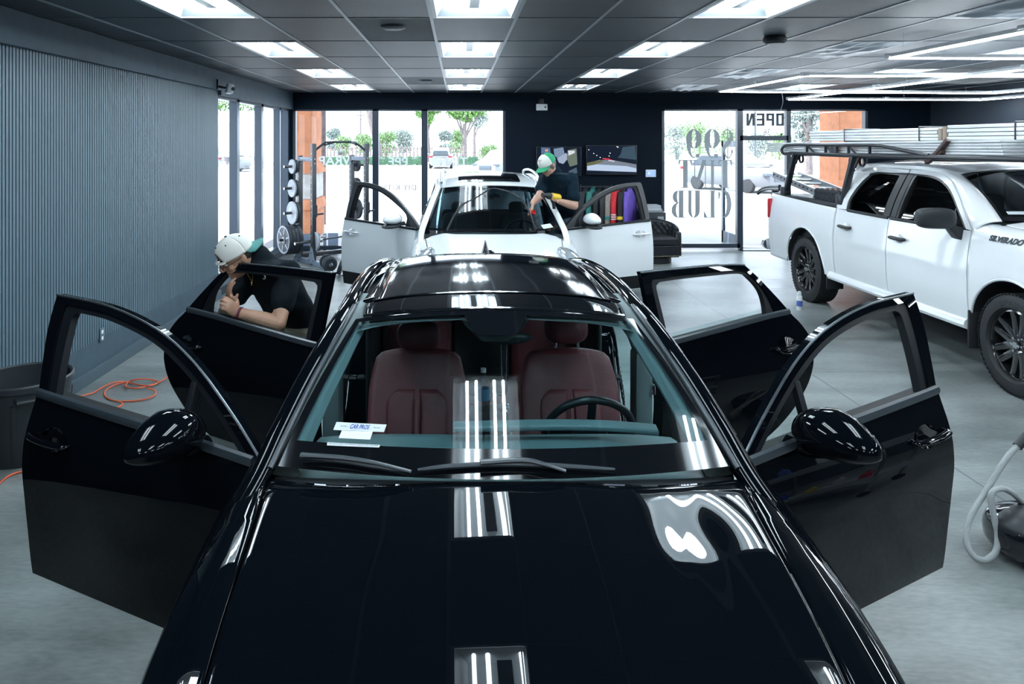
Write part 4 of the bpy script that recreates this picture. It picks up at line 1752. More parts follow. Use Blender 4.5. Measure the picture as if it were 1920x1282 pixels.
# ================================================================ BLACK SEDAN (all four doors open)
K = Car(
    W_t=[(0, .56), (.08, .68), (.25, .80), (.5, .87), (.9, .915), (1.4, .925), (2.9, .925), (3.8, .915), (4.4, .87), (4.75, .78), (4.9, .64)],
    prof_t=[(.18, .93), (.3, .955), (.45, .972), (.6, .988), (.74, 1.0), (.82, .995), (.9, .975), (.98, .945), (1.1, .90)],
    zb_t=[(1.4, .965), (2.0, .995), (2.9, 1.03), (3.4, 1.07), (3.9, 1.11), (4.4, 1.125)],
    ta=.32, tb=.25,
    xh_t=[(0, .50), (.3, .64), (.7, .71), (1.2, .745), (1.5, .77)],
    zh_t=[(0, .62), (.1, .70), (.3, .80), (.5, .876), (.8, .954), (1.13, 1.007), (1.45, 1.035), (1.6, 1.04)],
    hcrown=.05, crease=.018, crease_u=.87, crease_w=.11, dent=.0033,
    lat_t=[(0, 0), (.27, -.0068), (.5, -.0208), (.65, -.0298), (.78, -.0343), (.9, -.035), (.97, -.0355), (1.0, -.038)], hood_y0=.10, hood_y1=1.42, hood_nose=.12, hood_back=.085,
    nose_y=.02, fend_y1=1.665, shoulder_drop=.16, sh1=.012, sh2=.05, sill=.2, arches=[(.93, .33, .365), (4.1, .33, .365)],
    xr_t=[(2.05, .575), (2.4, .60), (2.9, .60), (3.4, .575), (3.8, .55), (4.4, .58)],
    zr_t=[(2.05, 1.42), (2.35, 1.44), (2.7, 1.453), (3.0, 1.457), (3.3, 1.453), (3.45, 1.444), (3.7, 1.402), (3.9, 1.35), (4.2, 1.25), (4.45, 1.15)], rcrown=.035)
K.ws = ws_fn(.755, .572, 1.44, .10, 2.085, .06, 1.03, .0, 1.42, .05, .022)
KO = V((.15, .9, 0))
car = thing('car', 'glossy black four-door sedan in the foreground with all its doors swung open', 'car', KO)
PB = M['paint_black']


def ws_uv(c, O, x, y):
    """(u, v) of the windscreen point seen at photo pixel x, y"""
    best = None
    lo, hi, lo2, hi2 = -1, 1, 0, 1
    for _ in range(6):
        for i in range(13):
            for j in range(13):
                u, v = lerp(lo, hi, i / 12), lerp(lo2, hi2, j / 12)
                p = c.ws(u, v) + O
                e = (VX + p.x * F / p.y - x)**2 + (VY + (CAM_H - p.z) * F / p.y - y)**2
                if best is None or e < best[0]:
                    best = (e, u, v)
        du, dv = (hi - lo) / 6, (hi2 - lo2) / 6
        lo, hi = max(-1, best[1] - du / 2), min(1, best[1] + du / 2)
        lo2, hi2 = max(0, best[2] - dv / 2), min(1, best[2] + dv / 2)
    return best[1], best[2]


hood(K, car, PB)
for s_ in (-1, 1):
    fender(K, car, s_, PB)
nose(K, car, PB)
windscreen(K, car, M['screen_glass'], lambda u, v: v < .135 or v > .965 or abs(u) > .955 or (v > .80 and abs(u) < .12 + (v - .8) * .62))
# cowl panel under the wipers
b = MB()
b.grid(lambda u, v: V(((u * 2 - 1) * .76, lerp(1.40 + .085 * (u * 2 - 1)**2, 1.46 + .10 * (u * 2 - 1)**2, v), .985 + .03 * v - .03 * (u * 2 - 1)**2)), 30, 4)
b.build('cowl_panel', M['black_plastic'], car, angle=180)
# roof: painted header, glass roof panels, side rails, rear
roof_patch(K, car, 'roof_header', PB, -.93, .93, lambda u: 2.10 + .06 * u * u, lambda u: 2.335 - .03 * u * u)
roof_patch(K, car, 'roof_glass', M['frit'], -.86, .86, lambda u: 2.35 - .03 * u * u, lambda u: 3.42 + .05 * u * u, n=(30, 50))
roof_patch(K, car, 'rear_roof', PB, -.86, .86, lambda u: 3.435 + .05 * u * u, lambda u: 3.86 + .03 * u * u)
for s_ in (-1, 1):
    roof_patch(K, car, 'roof_rail', PB, s_ * .868, s_ * 1.0, lambda u: 2.36, lambda u: 4.4, n=(8, 50))
b = MB()
b.grid(lambda u, v: roof_pt(K, (u * 2 - 1) * .86, lerp(3.88 + .03 * (u * 2 - 1)**2, 4.45, v)), 24, 20)
b.build('rear_window', M['frit'], car, angle=180, solid=.006)
b = MB()
b.tube([roof_pt(K, u / 15, 2.342 - .03 * (u / 15)**2) + V((0, 0, .002)) for u in range(-13, 14)], .0045, 6)
b.build('roof_seam', M['chrome'], car)
b = MB()
b.tube([K.ws(u / 15, 1.0) + V((0, .008, .007)) for u in range(-14, 15)], .0055, 6)
b.build('screen_molding', M['chrome'], car)
for s_ in (-1, 1):
    pillar_tube(K, car, 'windscreen_pillar', PB, [(.865, 1.30, .90), (.805, 1.50, 1.0), (.765, 1.66, 1.105), (.715, 1.84, 1.22), (.655, 2.05, 1.33), (.625, 2.3, 1.385), (.625, 2.7, 1.405), (.612, 3.1, 1.405), (.592, 3.5, 1.38), (.575, 3.9, 1.31), (.60, 4.3, 1.16), (.64, 4.5, 1.06)], s_, .037, .75)
    pillar_tube(K, car, 'pillar_molding', M['chrome'] if 0 else M['belt_grey'], [(.768, 1.52, 1.03), (.722, 1.69, 1.142), (.672, 1.87, 1.253), (.612, 2.08, 1.362), (.592, 2.25, 1.402)], s_, .011, .8)
for s_ in (-1, 1):
    b = MB()
    b.tube(spline([(s_ * .745, 1.60, .99), (s_ * .70, 1.80, 1.115), (s_ * .645, 2.0, 1.235), (s_ * .60, 2.2, 1.33), (s_ * .585, 2.5, 1.36)], 6), .066, 10, flat=.7, up=(0, 0, 1))
    b.build('pillar_trim', M['headliner_grey'], car)
# rear body: quarter panels, boot lid, bumper
for s_ in (-1, 1):
    b = MB()
    rings = []
    for i in range(40):
        y = lerp(3.43, 4.88, i / 39)
        zt = K.belt(y)
        if y < 4.06:
            zt = lin([(3.45, .26), (3.60, .39), (3.77, .49), (3.89, .59), (4.0, .74), (4.04, .85), (4.06, 1.12)], y)
        P = [V((K.side(y, z), y, z)) for z in [lerp(zt, .2, k / 20) for k in range(21)]]
        P = clip_poly(P, min(arch_z(K, y, .2), zt - .004), 20)
        rings.append([V((p.x * s_, p.y, p.z)) for p in P])
    b.loft(rings, closed_ring=False, cap=False)
    b.build('rear_quarter_panel', PB, car, angle=180, solid=.01)
b = MB()
b.grid(lambda u, v: V(((u * 2 - 1) * K.side(lerp(4.42, 4.86, v), 1.05) * .98, lerp(4.42, 4.86, v) - .06 * v * (u * 2 - 1)**2, lerp(1.13, 1.10, v) - .05 * (u * 2 - 1)**2)), 24, 8)
b.build('boot_lid', PB, car, angle=180, solid=.01)
b = MB()
b.grid(lambda u, v: V(((u * 2 - 1) * .66 * (1 + .1 * math.sin(PI * v)), 4.83 + .08 * math.sin(PI * v) * (1 - (u * 2 - 1)**4) + .02, lerp(1.1, .25, v) - .04 * (u * 2 - 1)**2 * (1 - v))), 24, 16)
b.build('rear_bumper', PB, car, angle=180, solid=.01)
b = MB()
b.bar((-.6, 4.9, .86), (.6, 4.9, .86), .06, .05, .01)
b.build('tail_light', M['red_light'], car)
# front lamps and grille
for s_ in (-1, 1):
    b = MB()
    b.ell((s_ * .60, .16, .70), (.16, .12, .05))
    b.build('headlamp', M['lamp_glass'], car)
b = MB()
b.b2((-.5, -.085, .48), (.5, .02, .64), .03)
b.build('grille', M['black_plastic'], car)
# sills, floor, bulkhead, centre pillars with strikers
for s_ in (-1, 1):
    b = MB()
    b.b2((s_ * .72, 1.6, .2), (s_ * .865, 3.5, .33), .02)
    b.build('door_sill', PB, car)
    b = MB()
    b.bar((s_ * .80, 2.94, .3), (s_ * .80, 2.93, 1.02), .09, .14, .02, up=(0, 1, 0))
    b.bar((s_ * .80, 2.93, 1.0), (s_ * .64, 2.90, 1.40), .06, .12, .02, up=(0, 1, 0))
    b.build('centre_pillar', M['headliner_grey'], car)
    b = MB()
    b.tube([(s_ * .845, 2.88, .86), (s_ * .845, 2.845, .86), (s_ * .845, 2.845, .82), (s_ * .845, 2.88, .82)], .007, 8)
    b.box((s_ * .845, 2.885, .84), (.035, .008, .07), None, .003)
    b.build('door_striker', M['chrome'], car)
    b = MB()
    b.b2((s_ * .70, 1.62, .3), (s_ * .80, 1.70, .97), .02)
    b.build('hinge_pillar', PB, car)
b = MB()
b.b2((-.8, .6, .2), (.8, 4.6, .26))
b.b2((-.74, 1.46, .26), (.74, 1.52, .95))
b.b2((-.7, 4.2, .26), (.7, 4.25, 1.0))
b.build('floor_pan', M['cloth_dark'], car, smooth=False)
b = MB()
b.grid(lambda u, v: roof_pt(K, (u * 2 - 1) * .97, lerp(2.1, 4.1, v)) - V((0, 0, .045)), 16, 20)
b.build('headliner', M['headliner_grey'], car, angle=180)
for s_ in (-1, 1):
    for y in (.93, 4.1):
        make_wheel('wheel', car, V((s_ * .805, y, .335)), s_, .335, .225, .24, 5)
# doors
frontdoor = dict(yf=lambda z: 1.68, yr=lambda z: 2.885 + .0 * (z - .6), zlo=lambda y: .27)
RY = [(.27, 3.45), (.40, 3.60), (.5, 3.77), (.6, 3.89), (.75, 4.0), (.86, 4.04), (.95, 4.05), (1.03, 4.01), (1.11, 3.93)]
reardoor = dict(yf=lambda z: 2.925, yr=lambda z: cr(RY, z), zlo=lambda y: .27)


def mid(o, i, t):
    return [(lerp(a[0], c_[0], t), lerp(a[1], c_[1], t)) for a, c_ in zip(o, i)]


def mk_frame(c, d, fm, SO, SI, m_out, m_in, n=22, t=.52):
    band(c, d, fm, [(o, mid(o, i, t), True) for o, i in zip(SO, SI)], n, 0.0, .035, m_out, 'window_frame')
    band(c, d, fm, [(mid(o, i, t + .02), i, True) for o, i in zip(SO, SI)], n, .010, .035, m_in, 'weatherstrip')


F_SO = [[(1.60, .968), (1.80, 1.105), (2.05, 1.245), (2.3, 1.335), (2.62, 1.392), (2.98, 1.408)], [(2.98, 1.408), (2.977, 1.38), (2.95, 1.26), (2.91, 1.14), (2.875, 1.02)]]
F_SI = [[(1.73, .985), (1.9, 1.10), (2.1, 1.207), (2.32, 1.288), (2.60, 1.338), (2.81, 1.350)], [(2.81, 1.350), (2.838, 1.332), (2.825, 1.25), (2.80, 1.13), (2.775, 1.01)]]
R_SO = [[(2.935, 1.02), (2.935, 1.12), (2.94, 1.25), (2.95, 1.36), (2.95, 1.392)], [(2.95, 1.392), (3.15, 1.395), (3.4, 1.396), (3.58, 1.393), (3.69, 1.385)], [(3.69, 1.385), (3.76, 1.315), (3.82, 1.245), (3.88, 1.175), (3.935, 1.108)]]
R_SI = [[(3.03, 1.02), (3.03, 1.12), (3.03, 1.25), (3.035, 1.315), (3.065, 1.335)], [(3.065, 1.335), (3.2, 1.34), (3.45, 1.342), (3.62, 1.34), (3.69, 1.325)], [(3.69, 1.325), (3.74, 1.27), (3.765, 1.22), (3.767, 1.16), (3.757, 1.095)]]
for s_, af, ar in ((-1, 63.0, 62.5), (1, 60.8, 66)):
    who = 'passenger' if s_ < 0 else 'driver'
    d, fm, H = door(K, car, s_, math.radians(af), paint=PB, key='f', **frontdoor)
    mk_frame(K, d, fm, F_SO, F_SI, PB, M['weather'])
    for nm_, pts_ in (('frame_glint', F_SO[0]),):  # bright metal tube added to imitate the highlight on the gloss black frame edge
        b = MB()
        b.tube([fm((q_.x, q_.y), -.001) for q_ in spline([V((a_, c_, 0)) for a_, c_ in pts_], 8)], .0055, 6)
        b.build(nm_, M['dark_steel'], d)
    belt_strip(K, d, fm, 1.66, 2.87, M['belt_grey'], .015)
    b = MB()
    b.bar(fm((2.03, 1.0), .02), fm((2.035, 1.178), .02), .03, .03, .004)
    b.build('quarter_divider', M['weather'], d)
    glass_poly(d, fm, [(1.74, .99), (2.02, .995), (2.02, 1.165), (1.9, 1.10)], .02, M['clear_glass'], 'quarter_glass')
    handle(K, d, fm, s_, 2.60, 2.83, .875, .885, PB)
    wing_mirror(K, d, H, s_, 1.93, 1.055, .175, (.155, .105, .095), PB, yaw=-.25)
    d, fm, H = door(K, car, s_, math.radians(ar), paint=PB, key='r', **reardoor)
    mk_frame(K, d, fm, R_SO, R_SI, PB, M['weather'], t=.62)
    b = MB()
    b.tube([fm((q_.x, q_.y), -.001) for q_ in spline([V((a_, c_, 0)) for a_, c_ in R_SO[1]], 8)], .0055, 6)
    b.build('frame_glint', M['dark_steel'], d)  # same added highlight line along the top of the rear frame
    belt_strip(K, d, fm, 2.94, 3.92, M['belt_grey'], .013)
    handle(K, d, fm, s_, 3.74, 3.97, .935, .945, PB)
    # glass wound almost fully down
    glass_poly(d, fm, [(3.04, 1.03), (3.75, 1.095), (3.755, 1.14), (3.04, 1.075)], .025, M['clear_glass'], 'window_glass')
    # door pad inside
    # dashboard, binnacle, wheel, seats, console
b = MB()
rows = []
for (y, z) in ((1.50, .985), (1.62, .985), (1.8, .975), (1.93, .965), (2.0, .95), (2.03, .92), (2.02, .8), (1.95, .6), (1.9, .4)):
    rows.append([V((x / 12 * (.70 if y > 1.6 else .72), y + (0.05 if y > 1.9 else 0) * (x / 12)**2, z - .03 * (x / 12)**4)) for x in range(-12, 13)])
b.loft(rows, closed_ring=False, cap=False)
b.build('dashboard', M['dash'], car, angle=180, solid=.008)
b = MB()
P = [(-.17, 1.93), (.2, 1.95), (.42, 1.94), (.60, 1.90)]
PP = spline([(x, y, 1.0) for x, y in P], 8)
b.loft([[p + V((0, 0, .032)), p + V((0, -.05, .024)), p + V((0, -.05, .004)), p + V((0, .01, -.01))] for p in PP])
b.build('instrument_screen', M['dash'], car, angle=40, bevel=.006)
b = MB()
for k in range(22):
    x = -.19 + k * .0185
    b.box((x, 1.575 + .06 * x * x, .99), (.007, .022, .008))
b.build('defroster_vent', M['black_plastic'], car, smooth=False)
b = MB()
for s_ in (-1, 1):
    b.box((s_ * .56, 1.72, .985), (.12, .05, .012), Matrix.Rotation(s_ * .2, 3, 'Z'), .004)
b.build('air_vent', M['black_plastic'], car)
steering_wheel(car, (.40, 2.2, .885), -math.radians(62), M['black_trim'], .182)
for x, hr_ in ((-.345, 0), (.385, .035)):
    seat(car, x, 2.53, M['leather_red'], M['cloth_dark'], -.012, .235, head=hr_)
b = MB()
b.b2((-.115, 2.05, .26), (.115, 3.0, .62), .03)
b.b2((-.11, 2.6, .6), (.11, 3.0, .72), .03)
b.build('centre_console', M['black_trim'], car)
b = MB()
b.b2((-.64, 3.42, .3), (.64, 3.95, .56), .05)
b.b2((-.64, 3.86, .5), (-.18, 4.02, .98), .05)
b.b2((.18, 3.86, .5), (.64, 4.02, .98), .05)
for x in (-.36, .36):
    b.ell((x, 3.95, 1.02), (.13, .05, .08))
b.build('rear_bench', M['leather_red'], car, angle=60)
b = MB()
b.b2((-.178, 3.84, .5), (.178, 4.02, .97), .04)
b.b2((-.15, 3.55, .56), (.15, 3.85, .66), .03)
b.build('bench_centre_shade', M['cloth_dark'], car, angle=60)  # dark block added to stand in for the shade mid-bench
for s_ in (-1, 1):
    b = MB()
    b.b2((s_ * .655, 3.40, .26), (s_ * .69, 4.25, 1.04), .02)
    b.bar((s_ * .665, 3.62, 1.0), (s_ * .60, 3.75, 1.32), .05, .3, .02, up=(0, 1, 0))
    b.build('quarter_trim', M['cloth_dark'], car, angle=60)
b = MB()
b.b2((-.66, 4.02, .93), (.66, 4.4, .96), .01)
b.build('parcel_shelf', M['cloth_dark'], car)
for s_ in (-1, 1):
    # shut face of the rear door opening, hiding the wheel housing
    b = MB()
    rows = []
    for k in range(24):
        z = lerp(.27, 1.05, k / 23)
        y = cr([(.27, 3.47), (.40, 3.62), (.5, 3.79), (.6, 3.91), (.75, 4.02), (.86, 4.06), (1.05, 4.07)], z)
        rows.append([V((s_ * lerp(K.side(y, z) - .004, .64, q_ / 5), y - .01, z)) for q_ in range(6)])
    b.loft(rows, closed_ring=False, cap=False)
    b.build('door_jamb', PB, car, angle=180, solid=.008)
b = MB()
b.loft([[V((x * w_, y, z)) for x in (-1, 1)] + [V((x * w_, y + .06, z)) for x in (1, -1)] for (w_, y, z) in ((.05, 2.06, 1.30), (.12, 2.07, 1.36), (.14, 2.10, 1.385))])
b.build('camera_pod', M['black_plastic'], car, smooth=False)
b = MB()
b.ell((.06, 2.17, 1.285), (.10, .02, .028), Matrix.Rotation(.1, 3, 'Z'))
b.build('rear_view_mirror', M['black_plastic'], car)
b = MB()
b.box((0.02, 2.42, 1.365), (.17, .12, .03), None, .01)
b.build('overhead_console', M['white_plastic'], car)
b = MB()
b.lathe([(.03, 0), (.03, .006), (.016, .012), (.014, .018)], Matrix.Translation(V((.05, 3.78, 1.395))), 16)
b.build('antenna_base', PB, car)
b = MB()
rows = []
for t in range(9):
    s = t / 8
    zc_ = roof_pt(K, 0, 3.6).z
    L_ = lerp(.11, .012, s)
    y0 = 3.60 + .085 * s**1.3
    y1 = 3.76 + .01 * s
    ww = lerp(.038, .005, s**.7)
    rows.append([V((ww * math.cos(a * PI / 8) + .02, lerp(y0, y1, .5 + .5 * math.sin(a * PI / 8)), zc_ - .03 + .085 * s)) for a in range(16)])
b.loft(rows)
b.build('shark_fin_antenna', PB, car, angle=60)
# wipers, placed on the lower edge of the screen
def wsp(u, v, h=.012):
    p = K.ws(u, v)
    return p + V((0, -.5 * h, h))


def wpx(x, y, h=.014):
    return wsp(*ws_uv(K, KO, x, y), h)


wiper(car, [wpx(566, 866, .03), wpx(640, 871, .03), wpx(700, 880, .03), wpx(771, 893, .02)], [wpx(566, 864), wpx(640, 870), wpx(700, 880), wpx(765, 890)], M['belt_grey'], .009)
wiper(car, [wpx(900, 880, .03), wpx(980, 876, .03), wpx(1020, 884, .03), wpx(1060, 893, .022)], [wpx(783, 887), wpx(850, 880), wpx(950, 876), wpx(1050, 880), wpx(1152, 886)], M['belt_grey'], .0095)
# stickers on the screen
def patch(corners_px, name, m, parent, h=.003, n=(8, 3)):
    uv = [ws_uv(K, KO, *c_) for c_ in corners_px]

    def f(u, v):
        a = (lerp(uv[0][0], uv[1][0], u), lerp(uv[0][1], uv[1][1], u))
        c_ = (lerp(uv[3][0], uv[2][0], u), lerp(uv[3][1], uv[2][1], u))
        return wsp(lerp(a[0], c_[0], v), lerp(a[1], c_[1], v), h)
    b = MB()
    b.grid(f, *n)
    o = b.build(name, m, parent, angle=180)
    return o, f


def warp_text(name, body, f, u0, u1, v0, v1, m, parent, bold=0.0, shear=0.0):
    o = text_mesh(name, body, 1.0, m, parent, None, 0.0, bold, 1.0, shear)
    xs = [v.co.x for v in o.data.vertices]
    ys = [v.co.y for v in o.data.vertices]
    a, c_, d, e = min(xs), max(xs), min(ys), max(ys)
    for v in o.data.vertices:
        v.co = f(lerp(u0, u1, (v.co.x - a) / (c_ - a)), lerp(v1, v0, (v.co.y - d) / (e - d)))
    return o


M['sticker'] = mat('sticker', (.62, .67, .70), .5)
M['ink_blue'] = mat('ink_blue', (.015, .06, .33), .5)
st, f = patch([(631, 792), (725, 797), (720, 811), (625, 807)], 'screen_sticker', M['sticker'], car)
_, f2 = patch([(631, 792), (725, 797), (720, 811), (625, 807)], 'tmp', M['sticker'], car, .0045)
bpy.data.objects.remove(_)
warp_text('lettering', 'CAR PROS', f2, .31, .69, .2, .78, M['ink_blue'], st, .02, .18)
warp_text('lettering', 'KIA', f2, .12, .24, .42, .6, M['vinyl_dark'], st)
warp_text('lettering', 'KIA', f2, .78, .9, .42, .6, M['vinyl_dark'], st)
st, f = patch([(641, 808), (699, 810), (694, 825), (635, 822)], 'paper_note', mat('paper', (.75, .78, .79), .7), car, .0025)
st, f = patch([(614, 830), (713, 835), (711, 840), (613, 836)], 'sticker_strip', M['sticker'], car)
_, f2 = patch([(614, 830), (713, 835), (711, 840), (613, 836)], 'tmp', M['sticker'], car, .0045)
bpy.data.objects.remove(_)
warp_text('lettering', 'KIA AUTO MALL OF MORENO VALLEY (951) 567-3000', f2, .03, .97, .25, .78, M['vinyl_dark'], st)
# water bottle on the console and the pendant hanging from the mirror
c = V((KO.x + 0.0, 3.72, .72))
t = thing('water_bottle', 'small clear water bottle with a blue label between the red front seats', 'bottle', (KO.x - .02, KO.y + 2.9, .72))
b = MB()
b.lathe([(0, 0), (.03, 0), (.032, .01), (.032, .13), (.026, .16), (.013, .185), (.013, .2), (0, .2)], seg=20)
b.build('bottle_body', glass('bottle_clear', (.8, .9, .95), .06), t)
b = MB()
b.lathe([(.0328, .055), (.0328, .115)], seg=20)
b.build('bottle_label', mat('label_blue', (.1, .3, .5), .4), t)
b = MB()
b.lathe([(0, .215), (.014, .215), (.014, .195), (.0135, .195)], seg=16)
b.build('bottle_cap', M['white_plastic'], t)
p0 = V((KO.x + .04, 3.06, 1.26))
t = thing('hanging_pendant', 'silver pendant on a fine chain hanging from the rear-view mirror of the black sedan', 'pendant', p0)
b = MB()
for dx in (-.012, .012):
    b.tube([(dx, 0, 0), (dx * .8, 0, -.12), (0, 0, -.235)], .0016, 5)
b.build('chain', M['steel'], t)
b = MB()
b.tube([V((.02 * math.cos(a * PI / 8), 0, -.26 + .02 * math.sin(a * PI / 8))) for a in range(16)], .003, 6, closed=True)
b.bar((-.02, 0, -.26), (.02, 0, -.26), .004, .006)
b.bar((0, 0, -.24), (0, 0, -.30), .004, .006)
b.build('charm', M['chrome'], t)
# ================================================================ WHITE SUV behind the sedan
E = Car(
    W_t=[(0, .56), (.1, .70), (.3, .82), (.6, .88), (1.0, .915), (3.2, .92), (4.0, .90), (4.4, .82), (4.52, .72)],
    prof_t=[(.2, .93), (.4, .97), (.65, 1.0), (.8, 1.0), (.95, .985), (1.1, .955), (1.2, .93)],
    zb_t=[(1.2, 1.08), (2.0, 1.11), (3.0, 1.15), (4.0, 1.2)], ta=.32, tb=.25,
    xh_t=[(0, .50), (.3, .62), (.7, .70), (1.2, .76)],
    zh_t=[(0, .76), (.1, .86), (.4, .98), (.8, 1.05), (1.2, 1.115)],
    hcrown=.07, crease=.012, crease_u=.72, crease_w=.1, hood_y0=.10, hood_y1=1.06, hood_nose=.14, hood_back=.1,
    nose_y=.02, fend_y1=1.49, shoulder_drop=.2, sh1=.015, sh2=.06, sill=.3, arches=[(.9, .36, .39), (3.6, .36, .39)],
    xr_t=[(1.98, .592), (2.4, .625), (3.2, .62), (4.0, .60), (4.4, .57)],
    zr_t=[(1.98, 1.567), (2.25, 1.625), (2.8, 1.675), (3.4, 1.685), (4.0, 1.65), (4.4, 1.59)], rcrown=.035)
E.ws = ws_fn(.735, .592, 1.08, .10, 2.0, .06, 1.122, .0, 1.567, .03, .004)
EO = V((.39, 7.0, 0))
suv = thing('car', 'white compact SUV with raised wipers and both front doors open, behind the black sedan', 'car', EO)
PW = M['paint_white']
hood(E, suv, PW)
for s_ in (-1, 1):
    fender(E, suv, s_, PW)
nose(E, suv, PW)
windscreen(E, suv, M['dark_screen'], lambda u, v: v < .05 or v > .97 or abs(u) > .965)
b = MB()
b.grid(lambda u, v: V(((u * 2 - 1) * .78, lerp(1.02 + .1 * (u * 2 - 1)**2, 1.11 + .10 * (u * 2 - 1)**2, v), 1.065 + .04 * v - .03 * (u * 2 - 1)**2)), 24, 4)
b.build('cowl_panel', M['black_plastic'], suv, angle=180)
yw = lambda u: 2.005 + .06 * u * u
roof_patch(E, suv, 'roof', PW, -1, 1, yw, lambda u: 4.4, n=(30, 40))
b = MB()


def sr(u, v):
    p = roof_pt(E, (u * 2 - 1) * .62, lerp(2.16 + .02 * (u * 2 - 1)**2, 2.95, v))
    p.z += .004
    return p


b.grid(sr, 20, 16)
b.build('sunroof', M['frit'], suv, angle=180)
for s_ in (-1, 1):
    pillar_tube(E, suv, 'windscreen_pillar', PW, [(.79, .93, .86), (.80, 1.15, 1.07), (.755, 1.40, 1.23), (.695, 1.72, 1.395), (.64, 2.04, 1.54), (.645, 2.35, 1.60), (.65, 3.0, 1.635), (.64, 3.6, 1.63), (.625, 4.1, 1.58), (.66, 4.4, 1.4), (.74, 4.48, 1.15)], s_, .036, .75)
    b = MB()
    P = spline([(s_ * .595, 2.05, 1.60), (s_ * .60, 2.2, 1.665), (s_ * .605, 2.6, 1.70), (s_ * .60, 3.3, 1.715), (s_ * .585, 3.9, 1.685), (s_ * .58, 4.02, 1.64)], 8)
    b.tube(P, .017, 8)
    b.build('roof_rail', M['aluminium'], suv)
    # rear side and closed rear door
    d, fm, H = door(E, suv, s_, 0, lambda z: 2.735, lambda z: cr([(.3, 3.22), (.5, 3.24), (.75, 3.4), (.95, 3.55), (1.2, 3.6)], z), lambda y: .33, 'r', PW, low=.45)
    d.name = 'rear_door'
    handle(E, d, fm, s_, 3.3, 3.52, 1.0, 1.01, PW)
    glass_poly(d, fm, [(2.76, 1.15), (3.6, 1.18), (3.6, 1.53), (3.4, 1.58), (2.76, 1.575)], .004, M['dark_glass'], 'window_glass')
    b = MB()
    rings = []
    for i in range(34):
        y = lerp(3.23, 4.5, i / 33)
        zt = E.belt(y) + .02
        if y < 3.6:
            zt = lin([(3.22, .34), (3.24, .5), (3.4, .75), (3.55, .95), (3.6, 1.2)], y)
        P = [V((E.side(y, z), y, z)) for z in [lerp(zt, .3, k / 20) for k in range(21)]]
        P = clip_poly(P, min(arch_z(E, y, .3), zt - .004), 20)
        rings.append([V((p.x * s_, p.y, p.z)) for p in P])
    b.loft(rings, closed_ring=False, cap=False)
    b.build('rear_quarter_panel', PW, suv, angle=180, solid=.01)
    b = MB()
    b.poly([V((s_ * (E.side(y, z) - .004), y, z)) for y, z in ((3.64, 1.2), (4.3, 1.22), (4.2, 1.5), (3.64, 1.55))])
    b.build('quarter_glass', M['dark_glass'], suv, smooth=False)
    # head lamps swept back over the wing
    b = MB()
    b.ell((s_ * .735, .42, .945), (.085, .26, .055), Matrix.Rotation(s_ * .28, 3, 'Z') @ Matrix.Rotation(.2, 3, 'X'), 20, 12)
    hl = b.build('headlamp', M['lamp_glass'], suv)
    for yy in (.9, 3.6):
        make_wheel('wheel', suv, V((s_ * .80, yy, .35)), s_, .35, .23, .23, 5, M['dark_steel'])
    b = MB()
    b.b2((s_ * .74, 1.5, .26), (s_ * .90, 3.3, .42), .02)
    b.build('door_sill', M['black_plastic'], suv)
    b = MB()
    b.bar((s_ * .82, 2.74, .4), (s_ * .80, 2.74, 1.15), .08, .12, .02, up=(0, 1, 0))
    b.bar((s_ * .80, 2.74, 1.12), (s_ * .655, 2.74, 1.60), .06, .1, .02, up=(0, 1, 0))
    b.build('centre_pillar', M['inner_trim'], suv)
b = MB()
b.grid(lambda u, v: V(((u * 2 - 1) * lerp(.60, .76, v), lerp(4.4, 4.5, v) + .03 * math.sin(PI * v), lerp(1.58, .4, v))), 16, 16)
b.build('tailgate', PW, suv, angle=180, solid=.01)
b = MB()
b.grid(lambda u, v: V(((u * 2 - 1) * lerp(.56, .66, v), lerp(4.43, 4.5, v), lerp(1.53, 1.2, v))), 8, 4)
b.build('rear_window', M['frit'], suv, angle=180)
b = MB()
b.b2((-.8, .6, .3), (.8, 4.3, .36))
b.b2((-.74, 1.25, .36), (.74, 1.3, 1.02))
b.build('floor_pan', M['cloth_dark'], suv, smooth=False)
b = MB()
b.grid(lambda u, v: roof_pt(E, (u * 2 - 1) * .95, lerp(1.95, 4.3, v)) - V((0, 0, .05)), 12, 16)
b.build('headliner', M['cloth_dark'], suv, angle=180)
b = MB()
rows = []
for (y, z) in ((1.27, 1.06), (1.5, 1.05), (1.75, 1.03), (1.80, .98), (1.76, .8), (1.7, .5)):
    rows.append([V((x / 10 * .72, y, z - .03 * (x / 10)**4)) for x in range(-10, 11)])
b.loft(rows, closed_ring=False, cap=False)
b.build('dashboard', M['black_plastic'], suv, angle=180, solid=.008)
steering_wheel(suv, (.37, 1.95, 1.0), -math.radians(62), M['black_trim'], .185)
for x in (-.37, .37):
    seat(suv, x, 2.35, M['cloth_dark'], M['cloth_dark'], .1, .235)
b = MB()
b.b2((-.62, 3.3, .4), (.62, 3.5, 1.15), .06)
b.build('rear_bench', M['cloth_dark'], suv)
b = MB()
b.ell((.0, 1.99, 1.44), (.12, .03, .04))
b.loft([[V((x * w_, y, z)) for x in (-1, 1)] + [V((x * w_, y + .05, z)) for x in (1, -1)] for (w_, y, z) in ((.05, 1.90, 1.47), (.1, 1.93, 1.54))])
b.build('rear_view_mirror', M['black_plastic'], suv)
